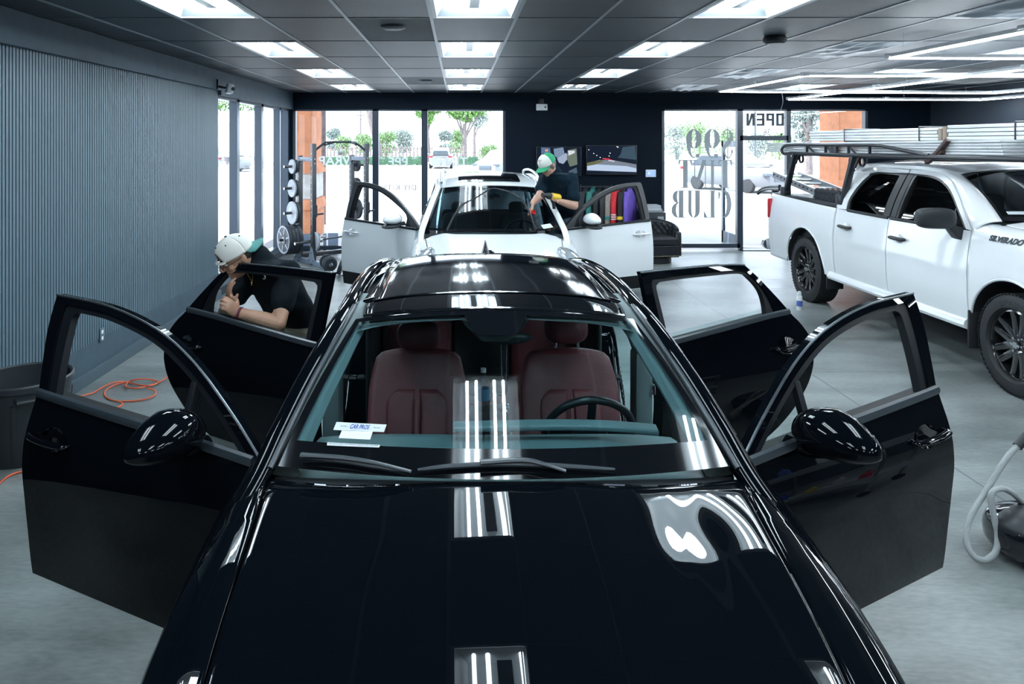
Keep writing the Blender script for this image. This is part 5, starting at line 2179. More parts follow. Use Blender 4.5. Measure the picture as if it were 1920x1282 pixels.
# open front doors
G_SO = [[(1.42, 1.085), (1.65, 1.255), (1.95, 1.43), (2.25, 1.54), (2.5, 1.585), (2.725, 1.595)], [(2.725, 1.595), (2.73, 1.56), (2.725, 1.42), (2.715, 1.28), (2.70, 1.13)]]
G_SI = [[(1.68, 1.10), (1.70, 1.235), (1.95, 1.37), (2.22, 1.475), (2.45, 1.52), (2.57, 1.53)], [(2.57, 1.53), (2.60, 1.515), (2.605, 1.41), (2.605, 1.28), (2.60, 1.12)]]
for s_, a in ((-1, 51), (1, 64)):
    d, fm, H = door(E, suv, s_, math.radians(a), lambda z: 1.50, lambda z: 2.715, lambda y: .33, 'f', PW, low=.47, label=None)
    mk_frame(E, d, fm, G_SO, G_SI, M['black_plastic'], M['weather'], t=.6)
    belt_strip(E, d, fm, 1.48, 2.70, M['black_trim'], .0105)
    handle(E, d, fm, s_, 2.42, 2.66, .985, .99, PW)
    wing_mirror(E, d, H, s_, 1.74, 1.20, .17, (.15, .085, .075), PW, yaw=-.2, shape=.75, base_m=M['black_plastic'])
    b = MB()
    b.ell(V((s_ * E.side(1.74, 1.13) - H.x + s_ * .17, 1.74 - H.y, 1.125)), (.135, .08, .03))
    b.build('mirror_base', M['black_plastic'], d)


def esp(u, v, h):
    p = E.ws(u, v)
    return p + V((0, -.55 * h, h * .8))


def erel(x, y, Y):
    return at(x, y, Y) - EO


wiper(suv, [erel(838, 433, 8.12), erel(852, 405, 8.12), erel(868, 385, 8.14), erel(884, 374, 8.2)], [erel(836, 432, 8.16), erel(862, 388, 8.2), erel(890, 372, 8.25), erel(921, 353, 8.3)], M['black_trim'], .0105)
wiper(suv, [erel(1003, 433, 8.12), erel(994, 402, 8.12), erel(977, 374, 8.14), erel(962, 362, 8.2)], [erel(1006, 432, 8.16), erel(985, 382, 8.2), erel(958, 361, 8.25), erel(926, 352, 8.3)], M['black_trim'], .0105)
b = MB()
uvs = [(.78, .06), (.92, .10), (.90, .17), (.75, .12)]
b.grid(lambda u, v: esp(lerp(lerp(.76, .92, u), lerp(.74, .90, u), v), lerp(lerp(.03, .06, u), lerp(.11, .14, u), v), .004), 4, 2)
b.build('inspection_sticker', M['sticker'], suv, angle=180)
# ================================================================ WHITE PICKUP on the right
T = Car(
    W_t=[(0, .72), (.1, .88), (.35, .985), (.7, 1.02), (1.5, 1.02), (5.5, 1.02), (5.8, .995)],
    prof_t=[(.36, .95), (.47, .968), (.58, .985), (.72, .998), (.86, 1.0), (.93, 1.004), (1.0, .998), (1.15, .985), (1.25, .968), (1.4, .94)],
    zb_t=[(1.2, 1.305), (2.7, 1.285), (3.8, 1.29), (5.8, 1.345)], ta=.28, tb=.28,
    xh_t=[(0, .70), (.3, .79), (.8, .815), (1.3, .83)],
    zh_t=[(0, 1.13), (.1, 1.25), (.5, 1.36), (1.0, 1.41), (1.35, 1.435)],
    hcrown=.05, crease=.015, crease_u=.75, crease_w=.1, hood_y0=.08, hood_y1=1.10, hood_nose=.1, hood_back=.16,
    nose_y=.02, fend_y1=1.46, shoulder_drop=.22, sh1=.02, sh2=.09, sill=.46, arches=[(.95, .45, .505), (4.61, .45, .525)],
    xr_t=[(1.95, .665), (2.4, .70), (3.2, .70), (3.85, .68)],
    zr_t=[(1.95, 1.835), (2.4, 1.895), (3.0, 1.91), (3.6, 1.895), (3.85, 1.85)], rcrown=.04)
T.ws = ws_fn(.84, .665, 1.10, .18, 1.98, .08, 1.42, .01, 1.835, .05, .03)
TO = V((5.58, 5.15, 0))
truck = thing('pickup_truck', 'white crew-cab pickup with a black ladder rack and black wheels', 'pickup truck', TO)
hood(T, truck, PW)
for s_ in (-1, 1):
    fender(T, truck, s_, PW)
nose(T, truck, PW)
windscreen(T, truck, M['dark_screen'], lambda u, v: v < .07 or v > .975 or abs(u) > .97)
b = MB()
b.grid(lambda u, v: V(((u * 2 - 1) * .86, lerp(1.05 + .18 * (u * 2 - 1)**2, 1.14 + .18 * (u * 2 - 1)**2, v), 1.385 + .03 * v - .02 * (u * 2 - 1)**2)), 24, 4)
b.build('cowl_panel', M['black_plastic'], truck, angle=180)
roof_patch(T, truck, 'roof', PW, -1, 1, lambda u: 1.985 + .08 * u * u, lambda u: 3.86, n=(30, 36))
b = MB()
b.grid(lambda u, v: roof_pt(T, (u * 2 - 1) * .95, lerp(2.1, 3.8, v)) - V((0, 0, .05)), 12, 12)
b.build('headliner', M['cloth_dark'], truck, angle=180)
P_SO = [[(1.475, 1.305), (1.60, 1.42), (1.86, 1.635), (2.06, 1.745), (2.3, 1.795), (2.70, 1.805)], [(2.70, 1.80), (2.705, 1.72), (2.71, 1.58), (2.715, 1.44), (2.715, 1.285)]]
P_SI = [[(1.575, 1.315), (1.69, 1.42), (1.92, 1.60), (2.12, 1.695), (2.32, 1.738), (2.56, 1.75)], [(2.56, 1.75), (2.575, 1.71), (2.58, 1.58), (2.585, 1.44), (2.585, 1.285)]]
Q_SO = [[(2.735, 1.285), (2.735, 1.44), (2.73, 1.58), (2.725, 1.72), (2.72, 1.80)], [(2.72, 1.80), (3.0, 1.805), (3.2, 1.805), (3.4, 1.80), (3.58, 1.78)], [(3.58, 1.78), (3.70, 1.71), (3.77, 1.58), (3.80, 1.44), (3.81, 1.29)]]
Q_SI = [[(2.86, 1.285), (2.86, 1.44), (2.855, 1.58), (2.85, 1.70), (2.855, 1.735)], [(2.855, 1.735), (3.0, 1.74), (3.15, 1.74), (3.27, 1.735), (3.36, 1.715)], [(3.36, 1.715), (3.45, 1.62), (3.53, 1.50), (3.575, 1.40), (3.56, 1.30)]]


def tail(seg):
    return seg


for s_ in (-1, 1):
    # cab side skin between the door frames and the screen, roof and back edges
    sp_ = lambda L, n: resample(spline([V((p_[0], p_[1], 0)) for p_ in L], 6), n)
    A_ = sp_([(1.44, 1.29)] + P_SO[0][:5], 22) + sp_([(2.3, 1.795), (2.7, 1.805), (3.2, 1.805), (3.4, 1.80), (3.58, 1.78)], 16)[1:] + sp_([(3.58, 1.78), (3.70, 1.71), (3.77, 1.58), (3.80, 1.44), (3.812, 1.29)], 14)[1:]
    B1 = [T.ws(s_, k / 21) for k in range(22)]
    B2 = resample([roof_pt(T, s_, lerp(2.07, 3.72, k / 20)) for k in range(21)], 16)[1:]
    B3 = resample(spline([V((s_ * .69, 3.74, 1.80)), V((s_ * .745, 3.83, 1.70)), V((s_ * .80, 3.86, 1.55)), V((s_ * .87, 3.87, 1.40)), V((s_ * .92, 3.87, 1.29))], 6), 14)[1:]
    b = MB()
    rows = []
    for pa, pb in zip(A_, B1 + B2 + B3):
        q0 = V((s_ * (T.side(pa.x, pa.y) - .004), pa.x, pa.y))
        row = []
        for k in range(9):
            t = k / 8
            row.append(q0.lerp(pb, t) + V((s_ * .022, 0, .03)) * math.sin(PI * t))
        rows.append(row)
    b.loft(rows, closed_ring=False, cap=False)
    b.build('cab_side_panel', PW, truck, angle=180, solid=.01)
    b = MB()
    b.b2((s_ * .88, 3.805, .5), (s_ * .962, 3.87, 1.28))
    b.build('body_gap_shade', M['black_trim'], truck)  # black strip added inside the cab-to-bed gap to paint its shade
    # front door
    d, fm, H = door(T, truck, s_, 0, lambda z: 1.472, lambda z: 2.715, lambda y: .49, 'f', PW)
    d.name = 'front_door'
    o, i = P_SO, P_SI
    band(T, d, fm, [(o[0], mid(o[0], i[0], .68)[:5] + [(2.705, 1.768)], True)], 26, 0, .035, PW, 'window_frame')
    band(T, d, fm, [(mid(o[0], i[0], .7), i[0], True), (mid(o[1], i[1], .7), i[1], True)], 26, .004, .035, M['black_trim'], 'weatherstrip')
    band(T, d, fm, [([(2.705, 1.762)] + o[1][1:], [(2.60, 1.762)] + mid(o[1], i[1], .68)[1:], True)], 16, 0, .035, M['black_plastic'], 'pillar_cover')
    belt_strip(T, d, fm, 1.58, 2.70, M['black_trim'], .012)
    glass_poly(d, fm, [(1.57, 1.30), (2.6, 1.28), (2.59, 1.755), (2.3, 1.745), (2.10, 1.70), (1.90, 1.605), (1.69, 1.44)], .018, M['dark_glass'])
    b = MB()
    b.bar(fm((1.76, 1.30), .012), fm((1.76, 1.475), .012), .016, .02)
    b.build('quarter_divider', M['black_trim'], d)
    handle(T, d, fm, s_, 2.39, 2.62, 1.10, 1.10, M['black_plastic'], PW, .03)
    # folding mirror
    xs = s_ * T.side(1.60, 1.25) - H.x
    b = MB()
    cen = V((xs + s_ * .215, 1.62 - H.y, 1.40))

    def sq(p):
        return V((abs(p.x)**.55 * (1 if p.x > 0 else -1), abs(p.y)**.6 * (1 if p.y > 0 else -1), abs(p.z)**.55 * (1 if p.z > 0 else -1)))
    b.ell(cen, (.165, .085, .095), Matrix.Rotation(s_ * .12, 3, 'Z'), 28, 20, sq)
    b.build('mirror_housing', M['black_plastic'], d, angle=180)
    b = MB()
    b.loft([[V((xs + s_ * x, 1.62 - H.y + dy, z + dz)) for dy, dz in ((-.05, 0), (.05, 0), (.05, h_), (-.05, h_))] for x, z, h_ in ((-.03, 1.19, .12), (.04, 1.22, .11), (.12, 1.33, .07), (.2, 1.345, .06))])
    b.build('mirror_arm', M['black_plastic'], d, angle=60, bevel=.008)
    b = MB()
    b.ell(cen + V((0, .082, 0)), (.14, .006, .075), Matrix.Rotation(s_ * .12, 3, 'Z'), 20, 10, sq)
    b.build('mirror_glass', M['mirror'], d)
    # rear door
    d, fm, H = door(T, truck, s_, 0, lambda z: 2.73, lambda z: 3.815, lambda y: .49, 'r', PW)
    d.name = 'rear_door'
    o, i = Q_SO, Q_SI
    band(T, d, fm, [(o[1], [(2.72, 1.768)] + mid(o[1], i[1], .7)[1:], True), (o[2], mid(o[2], i[2], .8), True)], 22, 0, .035, PW, 'window_frame')
    band(T, d, fm, [(mid(o[0], i[0], .7), i[0], True), (mid(o[1], i[1], .72), i[1], True), (mid(o[2], i[2], .82), i[2], True)], 20, .004, .035, M['black_trim'], 'weatherstrip')
    band(T, d, fm, [(o[0][:4] + [(2.722, 1.762)], mid(o[0], i[0], .68)[:4] + [(2.82, 1.762)], True)], 16, 0, .035, M['black_plastic'], 'pillar_cover')
    belt_strip(T, d, fm, 2.74, 3.56, M['black_trim'], .012)
    glass_poly(d, fm, [(2.84, 1.285), (3.58, 1.295), (3.58, 1.40), (3.46, 1.63), (3.36, 1.73), (3.2, 1.745), (2.84, 1.745)], .018, M['dark_glass'])
    handle(T, d, fm, s_, 3.43, 3.66, 1.10, 1.10, M['black_plastic'], PW, .03)
    # rocker
    b = MB()
    b.tube([(s_ * .975, 1.5, .46), (s_ * .985, 2.6, .46), (s_ * .985, 3.95, .46)], .055, 10, flat=.9)
    b.build('rocker_panel', PW, truck)
    # bed side
    b = MB()
    rings = []
    for k in range(60):
        y = lerp(3.845, 5.76, k / 59)
        zt = T.belt(y) + .005
        P = [V((T.side(y, z), y, z)) for z in [lerp(zt, .44, q_ / 22) for q_ in range(23)]]
        P = clip_poly(P, min(arch_z(T, y, .44), zt - .01), 24)
        rings.append([V((p.x * s_, p.y, p.z)) for p in P])
    b.loft(rings, closed_ring=False, cap=False)
    b.build('bed_side', PW, truck, angle=180, solid=.02)
    b = MB()
    b.b2((s_ * .84, 3.86, 1.29), (s_ * .955, 5.78, 1.352), .012)
    b.build('bed_rail_cap', M['black_plastic'], truck)
    # wheel arch lips and liners
    for yc, nm in ((.95, 'front'), (4.61, 'rear')):
        ar_ = .505 if yc < 2 else .525
        b = MB()
        P = []
        for a in range(0, 181, 6):
            y = yc - ar_ * math.cos(math.radians(a))
            z = .45 + ar_ * math.sin(math.radians(a))
            P.append(V((s_ * (T.side(y, min(z, 1.2)) - .004), y, z)))
        b.tube(P, .014, 8, up=(1, 0, 0))
        b.build('wheel_arch_lip', PW, truck)
        b = MB()
        b.loft([[V((s_ * x, yc - (ar_ - .01) * math.cos(math.radians(a)), .45 + (ar_ - .01) * math.sin(math.radians(a)))) for a in range(0, 181, 9)] for x in (1.0, .55)], closed_ring=False, cap=False)
        b.build('wheel_well', M['rubber'], truck, angle=180)
        b = MB()
        fy = .475 if yc < 2 else -.53
        b.b2((s_ * .76, yc + fy, .26), (s_ * (1.03 if yc < 2 else .97), yc + fy + .02, .60), .004)
        b.build('mud_flap', M['rubber'], truck)
        w = make_wheel('wheel', truck, V((s_ * .865, yc, .42)), s_, .42, .275, .285, 6)
        b = MB()
        b.prism([(-.016, -.036), (-.016, -.016), (-.034, -.016), (-.034, .016), (-.016, .016), (-.016, .036), (.016, .036), (.016, .016), (.034, .016), (.034, -.016), (.016, -.016), (.016, -.036)][::-1], .006, Matrix.Translation((0, 0, .1375 * .79)) @ Matrix.Diagonal((.7, 1.25, 1, 1)))
        b.build('emblem', M['chrome'], w, smooth=False)
    # lamps
    b = MB()
    b.b2((s_ * .93, 5.66, .98), (s_ * 1.006, 5.79, 1.27), .02)
    b.build('tail_light', M['red_light'], truck)
    b = MB()
    b.b2((s_ * .6, .02, 1.0), (s_ * .9, .2, 1.12), .03)
    b.build('headlamp', M['lamp_glass'], truck)
# rest of the cab and bed
b = MB()
b.b2((-.9, 1.3, .5), (.9, 3.84, .58))
b.b2((-.9, 1.36, .58), (.9, 1.42, 1.3))
b.build('floor_pan', M['cloth_dark'], truck, smooth=False)
b = MB()
b.b2((-.9, 3.835, .5), (.9, 3.875, 1.30), .01)
b.b2((-.74, 3.825, 1.74), (.74, 3.865, 1.83), .01)
b.build('cab_back', PW, truck)
b = MB()
b.b2((-.76, 3.84, 1.3), (.76, 3.85, 1.76))
b.build('rear_window', M['dark_glass'], truck, smooth=False)
b = MB()
rows = []
for (y, z) in ((1.2, 1.34), (1.5, 1.33), (1.8, 1.30), (1.85, 1.2), (1.8, .9)):
    rows.append([V((x / 10 * .82, y, z - .03 * (x / 10)**4)) for x in range(-10, 11)])
b.loft(rows, closed_ring=False, cap=False)
b.build('dashboard', M['black_plastic'], truck, angle=180, solid=.008)
for x in (-.42, .42):
    seat(truck, x, 2.25, M['cloth_dark'], M['cloth_dark'], .40, .24)
b = MB()
b.b2((-.7, 3.3, .6), (.7, 3.55, 1.5), .06)
b.build('rear_bench', M['cloth_dark'], truck)
steering_wheel(truck, (.42, 1.98, 1.22), -math.radians(62), M['black_trim'], .19)
b = MB()
b.b2((-.92, 3.88, .78), (.92, 5.72, .82))
b.b2((-.92, 3.88, .8), (.92, 3.92, 1.3))
for s_ in (-1, 1):
    b.b2((s_ * .86, 3.88, .8), (s_ * .90, 5.72, 1.3))
b.build('bed_liner', M['black_plastic'], truck, smooth=False)
b = MB()
b.b2((-.92, 5.73, .74), (.92, 5.79, 1.34), .015)
b.build('tailgate', PW, truck)
b = MB()
b.tube(spline([(-1.0, 5.72, .6), (-.95, 5.88, .6), (-.6, 5.95, .6), (.6, 5.95, .6), (.95, 5.88, .6), (1.0, 5.72, .6)], 6), .085, 10, up=(0, 0, 1))
b.b2((-.9, 5.78, .62), (.9, 5.98, .67), .01)
b.build('rear_bumper', M['chrome'], truck)
b = MB()
b.b2((-.6, -.09, .7), (.6, .02, 1.05), .03)
b.build('grille', M['black_plastic'], truck)


def fender_pt(c, sgn, y, z):
    w = cr(c.W_t, y)
    xe = c.hood_edge(y) + .002
    ze = c.hood_z(xe, y) - .002
    zs = ze - c.shoulder_drop
    P = spline([V((xe, y, ze)), V((lerp(xe, w, .45), y, ze - c.sh1)), V((lerp(xe, w, .82), y, ze - c.sh2)), V((w * cr(c.prof_t, zs), y, zs)), V((w * cr(c.prof_t, zs - .09), y, zs - .09))], 12)
    for a, b_ in zip(P, P[1:]):
        if b_.z <= z:
            t = (a.z - z) / (a.z - b_.z)
            p = a.lerp(b_, t)
            n = V((a.z - b_.z, 0, b_.x - a.x)).normalized()
            return V((sgn * p.x, y, p.z)), V((sgn * n.x, 0, n.z))
    return V((sgn * P[-1].x, y, z)), V((sgn, 0, 0))


# badge along the upper wing
o = text_mesh('badge', 'SILVERADO', .085, M['vinyl_dark'], truck, None, .003, .0035, 1.18, .15)
xs = [v.co.x for v in o.data.vertices]
wd = max(xs) - min(xs)
for v in o.data.vertices:
    yy = lerp(1.28, .84, (v.co.x - min(xs)) / wd) if 0 else 1.04 - v.co.x * .36 / wd
    p, n = fender_pt(T, -1, yy, 1.27 + v.co.y * .72)
    v.co = p + n * (.004 + max(0, v.co.z))
# tyre lettering arc on the near front wheel
for w in [c_ for c_ in truck.children if c_.name.startswith('wheel') and c_.type == 'EMPTY' and c_.location.x < 0]:
    o = text_mesh('lettering', 'BLACKHAWK', .05, mat('tyre_letter', (.05, .055, .06), .5), w, None, .0015, .0)
    R0 = .345
    for v in o.data.vertices:
        a = v.co.x / R0
        r_ = R0 + v.co.y
        # wheel local x points up after the turn; letters along the top
        v.co = V((r_ * math.cos(a), -r_ * math.sin(a), .142 + max(0, v.co.z)))
b = MB()
for x in (-.3, .3):
    b.tube(spline([(x * 1.2, 1.12, 1.43), (x * 1.2 + .1, 1.10, 1.45), (x * 1.2 + .4, 1.14, 1.47)], 5), .012, 6)
b.build('windscreen_wiper', M['black_trim'], truck)
b = MB()
b.grid(lambda u, v: T.ws(lerp(-.92, -.74, u), lerp(.10, .15, v)) + V((0, -.004, .005)), 3, 2)
b.build('screen_sticker', M['sticker'], truck)

# ---- ladder rack, bolted to the bed rails (a part of the truck)
rack = bpy.data.objects.new('ladder_rack', None)
COL.objects.link(rack)
rack.parent = truck
BK = M['black_metal']
for s_ in (-1, 1):
    X = s_ * .925

    def r(y, z, dx=0):
        return V((X + dx, y - TO.y, z))
    b = MB()
    b.tube([r(10.35, 1.94), r(8.7, 1.94), r(7.0, 1.95), r(5.5, 1.96)], .026, 10)
    b.build('lower_rail', BK, rack)
    b = MB()
    b.tube(spline([r(10.35, 1.94), r(10.55, 1.93), r(10.62, 1.985), r(10.5, 2.045), r(10.2, 2.055), r(9.2, 2.06), r(8.3, 2.062)], 6) + [r(8.1, 2.055), r(7.3, 1.965)], .020, 10)
    b.build('upper_rail', BK, rack)
    for y in (9.85, 9.35, 8.8, 8.35):
        b = MB()
        b.bar(r(y, 1.94), r(y, 2.06), .025, .025)
        b.build('rail_strut', BK, rack, smooth=False)
    for y0, y1 in ((9.85, 9.6), (9.35, 9.1), (8.8, 8.6)):
        b = MB()
        b.bar(r(y0, 2.05), r(y1, 1.94), .012, .02)
        b.build('rail_brace', BK, rack, smooth=False)
    for y0, y1 in ((10.5, 10.2), (8.95, 8.68)):
        b = MB()
        b.bar(r(y0, 1.34), r(y1, 1.93), .06, .07, .01, up=(1, 0, 0))
        b.box(r(y0, 1.40), (.1, .14, .12), None, .01)
        b.build('rack_post', BK, rack)
        b = MB()
        for dy in (.12, -.1):
            b.lathe([(.045, -.012), (.06, -.012), (.06, .012), (.045, .012)], Matrix.Translation(r(y1 - dy, 1.87, -.03 * s_)) @ Matrix.Rotation(PI / 2, 4, 'Y'), 18, closed=True)
        b.bar(r(y1 - .12, 1.93), r(y1 - .02, 1.80), .02, .02)
        b.build('rack_bracket', BK, rack)
    b = MB()
    b.box(r(9.15, 2.0), (.03, .16, .12), None, .005)
    b.build('rail_plate', BK, rack)
for y in (10.3, 8.7, 7.25):
    b = MB()
    b.cyl((-.925, y - TO.y, 1.925), (.925, y - TO.y, 1.925), .022, seg=12)
    b.build('cross_bar', BK, rack)
b = MB()
b.bar(V((-.92, 7.25 - TO.y, 1.93)), V((-.90, 7.05 - TO.y, 2.12)), .04, .05, .008, up=(1, 0, 0))
b.bar(V((-.92, 7.35 - TO.y, 1.90)), V((-.90, 7.12 - TO.y, 2.02)), .06, .05, .008, up=(1, 0, 0))
b.build('load_stop', mat('rust_black', (.05, .025, .022), .5), rack)
# tool box behind the cab
b = MB()
b.b2((-.88, 3.95, 1.12), (.88, 4.62, 1.49), .03)
b.mi = 1
for i in range(26):
    for j in range(9):
        for (px_, py_, pz_, ax) in ((-.86 + i * .07 + (j % 2) * .035, 4.0 + j * .07, 1.492, 0),):
            if px_ < .86:
                b.box((px_, py_, pz_), (.042, .010, .006), Matrix.Rotation(.785 if (i + j) % 2 else -.785, 3, 'Z'))
for i in range(10):
    for j in range(5):
        b.box((-.882, 3.99 + i * .065 + (j % 2) * .03, 1.18 + j * .065), (.006, .042, .010), Matrix.Rotation(.785 if (i + j) % 2 else -.785, 3, 'X'))
b.build('tool_box', [mat('diamond_black', (.012, .015, .02), .35), mat('tread_black', (.03, .036, .044), .3)], truck, smooth=False, recalc=False)

# ---- load on the rack: silver ribbed planks, then two wrapped bundles above
M['plank'] = mat('plank', (.72, .75, .78), .4, metal=.2, noise=.06, nscale=3)
M['plank_white'] = mat('plank_white', (.84, .87, .9), .45, noise=.06, nscale=3)
M['wrap'] = glass('wrap', (.92, .94, .95), .08, rough=.15)
M['cardboard'] = mat('cardboard', (.3, .24, .19), .8)
names = ['lowest', 'second from the bottom', 'middle', 'second from the top', 'topmost']
for k in range(5):
    b = MB()
    y0, y1 = 11.25 - .02 * (k % 2), 6.36 + .01 * k
    z = 1.984 + .0275 * k
    n = 5
    prof = []
    xs0 = 4.70
    for i in range(n):
        pass
    b.b2((0, 0, 0), (.46, y0 - y1, .0235), .004)
    for i in range(2):
        b.b2((-.004, .0, .004 + .011 * i), (.002, y0 - y1, .008 + .011 * i))
    o = b.build('ribbed_plank', M['plank'], None, (xs0 + .004 * (k % 2), y1, z), smooth=False)
    o.rotation_euler = (-math.atan2(.035, 4.9), 0, 0)
    tag(o, 'silver ribbed plank on the ladder rack, %s of its stack' % names[k], 'plank', 'silver planks on the ladder rack')


def bundle(label, x0, x1, y0, y1, z0, z1, rows, straps, tilt=0.0):
    t = thing('plank_bundle', label, 'bundle of planks', (x0, y1, z0), 0, 'wrapped bundles on the ladder rack')
    t.rotation_euler = (tilt, 0, 0)
    h = (z1 - z0) / rows
    for i in range(rows):
        b = MB()
        b.b2((0.006 * (i % 2), .03 * (i % 3), i * h), (x1 - x0, y0 - y1 - .02 * ((i + 1) % 3), i * h + h * .86), .005)
        b.build('wrapped_plank', M['plank_white'], t, smooth=False)
    for y in straps:
        b = MB()
        e = .006
        b.tube([(-e, y - y1, -e), (x1 - x0 + e, y - y1, -e), (x1 - x0 + e, y - y1, z1 - z0 + e), (-e, y - y1, z1 - z0 + e)], .009, 6, closed=True)
        b.build('strap', M['black_trim'], t)
    for yy in (0, y0 - y1):
        b = MB()
        b.b2((-.008, yy - .03, -.005), (x1 - x0 + .005, yy + .03, (z1 - z0) * .9), .004)
        b.build('end_cap', M['cardboard'], t)
    return t


bundle('plastic-wrapped bundle of white planks on the rack, rear one over the bed', 5.0, 5.45, 10.55, 7.65, 2.115, 2.255, 4, (9.55, 8.0))
bundle('plastic-wrapped bundle of white planks on the rack, front one over the cab', 5.0, 5.5, 7.58, 4.9, 2.12, 2.275, 4, (6.62, 5.6))
# aluminium ladder lying over the tailgate and two bent black pipes
t = thing('folding_ladder', 'aluminium folding ladder sticking out over the pickup tailgate', 'ladder', (4.85, 11.35, 1.50))
for x in (0, .38):
    b = MB()
    b.bar((x, 0, .10), (x, -1.9, -.16), .03, .09)
    b.build('ladder_rail', M['aluminium'], t, smooth=False)
for k in range(6):
    b = MB()
    b.cyl((0, -.15 - k * .3, .08 - k * .041), (.38, -.15 - k * .3, .08 - k * .041), .016, seg=8)
    b.build('rung', M['aluminium'], t)
b = MB()
for k in range(14):
    b.lathe([(0, 0), (.011, 0), (.011, .01), (0, .01)], Matrix.Translation((-.016, -.06 - k * .12, .10 - k * .0165)) @ Matrix.Rotation(-PI / 2, 4, 'Y'), 8)
b.build('rivet', M['black_trim'], t)
for k, lab in enumerate(('upper bent black pipe curving out over the tailgate', 'lower bent black pipe curving out over the tailgate')):
    b = MB()
    b.tube(spline([at(1462, 349 + 5 * k, 10.7), at(1444, 349 + 5 * k, 11.3), at(1430, 353 + 4 * k, 11.7), at(1421, 360 + 3 * k, 11.9)], 6), .022, 8)
    tag(b.build('bent_pipe', M['black_metal']), lab, 'pipe', 'bent black pipes in the pickup bed')
# ================================================================ PEOPLE
from mathutils import noise as mnoise
M['skin_a'] = mat('skin_a', (.42, .235, .16), .5, noise=.08, nscale=30)
M['skin_b'] = mat('skin_b', (.47, .27, .20), .5, noise=.08, nscale=30)
M['shirt'] = mat('shirt', (.006, .010, .014), .9, spec=.12, noise=.2, nscale=12)
M['shirt_b'] = mat('shirt_b', (.005, .015, .026), .9, spec=.12, noise=.2, nscale=12)
M['khaki'] = mat('khaki', (.40, .35, .27), .85, noise=.1, nscale=20)
M['jeans'] = mat('jeans', (.05, .07, .10), .85, noise=.25, nscale=18)
M['hair'] = mat('hair', (.012, .010, .010), .6)
M['cap_white'] = mat('cap_white', (.66, .66, .62), .8, bump=.2, bscale=300)
M['cap_teal'] = mat('cap_teal', (.06, .22, .21), .75)
M['cap_green'] = mat('cap_green', (.012, .28, .12), .75, bump=.2, bscale=300)
M['gold'] = mat('gold', (.75, .52, .2), .25, metal=1)


def capsule(b, p0, p1, r0, r1, n=6, bow=None):
    p0, p1 = V(p0), V(p1)
    mid_ = (p0 + p1) / 2 + (V(bow) if bow else V((0, 0, 0)))
    P = spline([p0, mid_, p1], n)
    b.tube(P, lambda t: lerp(r0, r1, t), 14)
    b.ell(p0, (r0,) * 3, None, 14, 10)
    b.ell(p1, (r1,) * 3, None, 14, 10)


def fuse(b, name, m, parent, voxel=.006, it=4, wrinkle=0.0, wscale=9.0, off=V((0, 0, 0))):
    bmesh.ops.recalc_face_normals(b.bm, faces=b.bm.faces[:])
    me = bpy.data.meshes.new('tmp')
    b.bm.to_mesh(me)
    b.bm.free()
    t = bpy.data.objects.new('tmp', me)
    COL.objects.link(t)
    md = t.modifiers.new('r', 'REMESH')
    md.mode = 'VOXEL'
    md.voxel_size = voxel
    md.use_smooth_shade = True
    sm = t.modifiers.new('s', 'SMOOTH')
    sm.factor = .5
    sm.iterations = it
    dg = bpy.context.evaluated_depsgraph_get()
    out = bpy.data.meshes.new_from_object(t.evaluated_get(dg))
    bpy.data.objects.remove(t)
    bpy.data.meshes.remove(me)
    out.name = name
    if wrinkle:
        ns = [v.normal.copy() for v in out.vertices]
        for v, n in zip(out.vertices, ns):
            p = v.co * wscale
            w = mnoise.noise(V((p.x + 1.5 * mnoise.noise(p * .6), p.y, p.z * 1.7))) + .5 * mnoise.noise(p * 2.3)
            v.co += n * w * wrinkle
    for v in out.vertices:
        v.co -= off
    out.materials.clear()
    out.materials.append(m)
    out.shade_smooth()
    o = bpy.data.objects.new(name, out)
    COL.objects.link(o)
    o.parent = parent
    return o


def basis(f, up=(0, 0, 1)):
    f = V(f).normalized()
    l = V(up).cross(f).normalized()
    u = f.cross(l).normalized()
    return f, l, u


def frame3(l, f, u):
    """columns: x = left, y = forward, z = up"""
    return Matrix((l, f, u)).transposed()


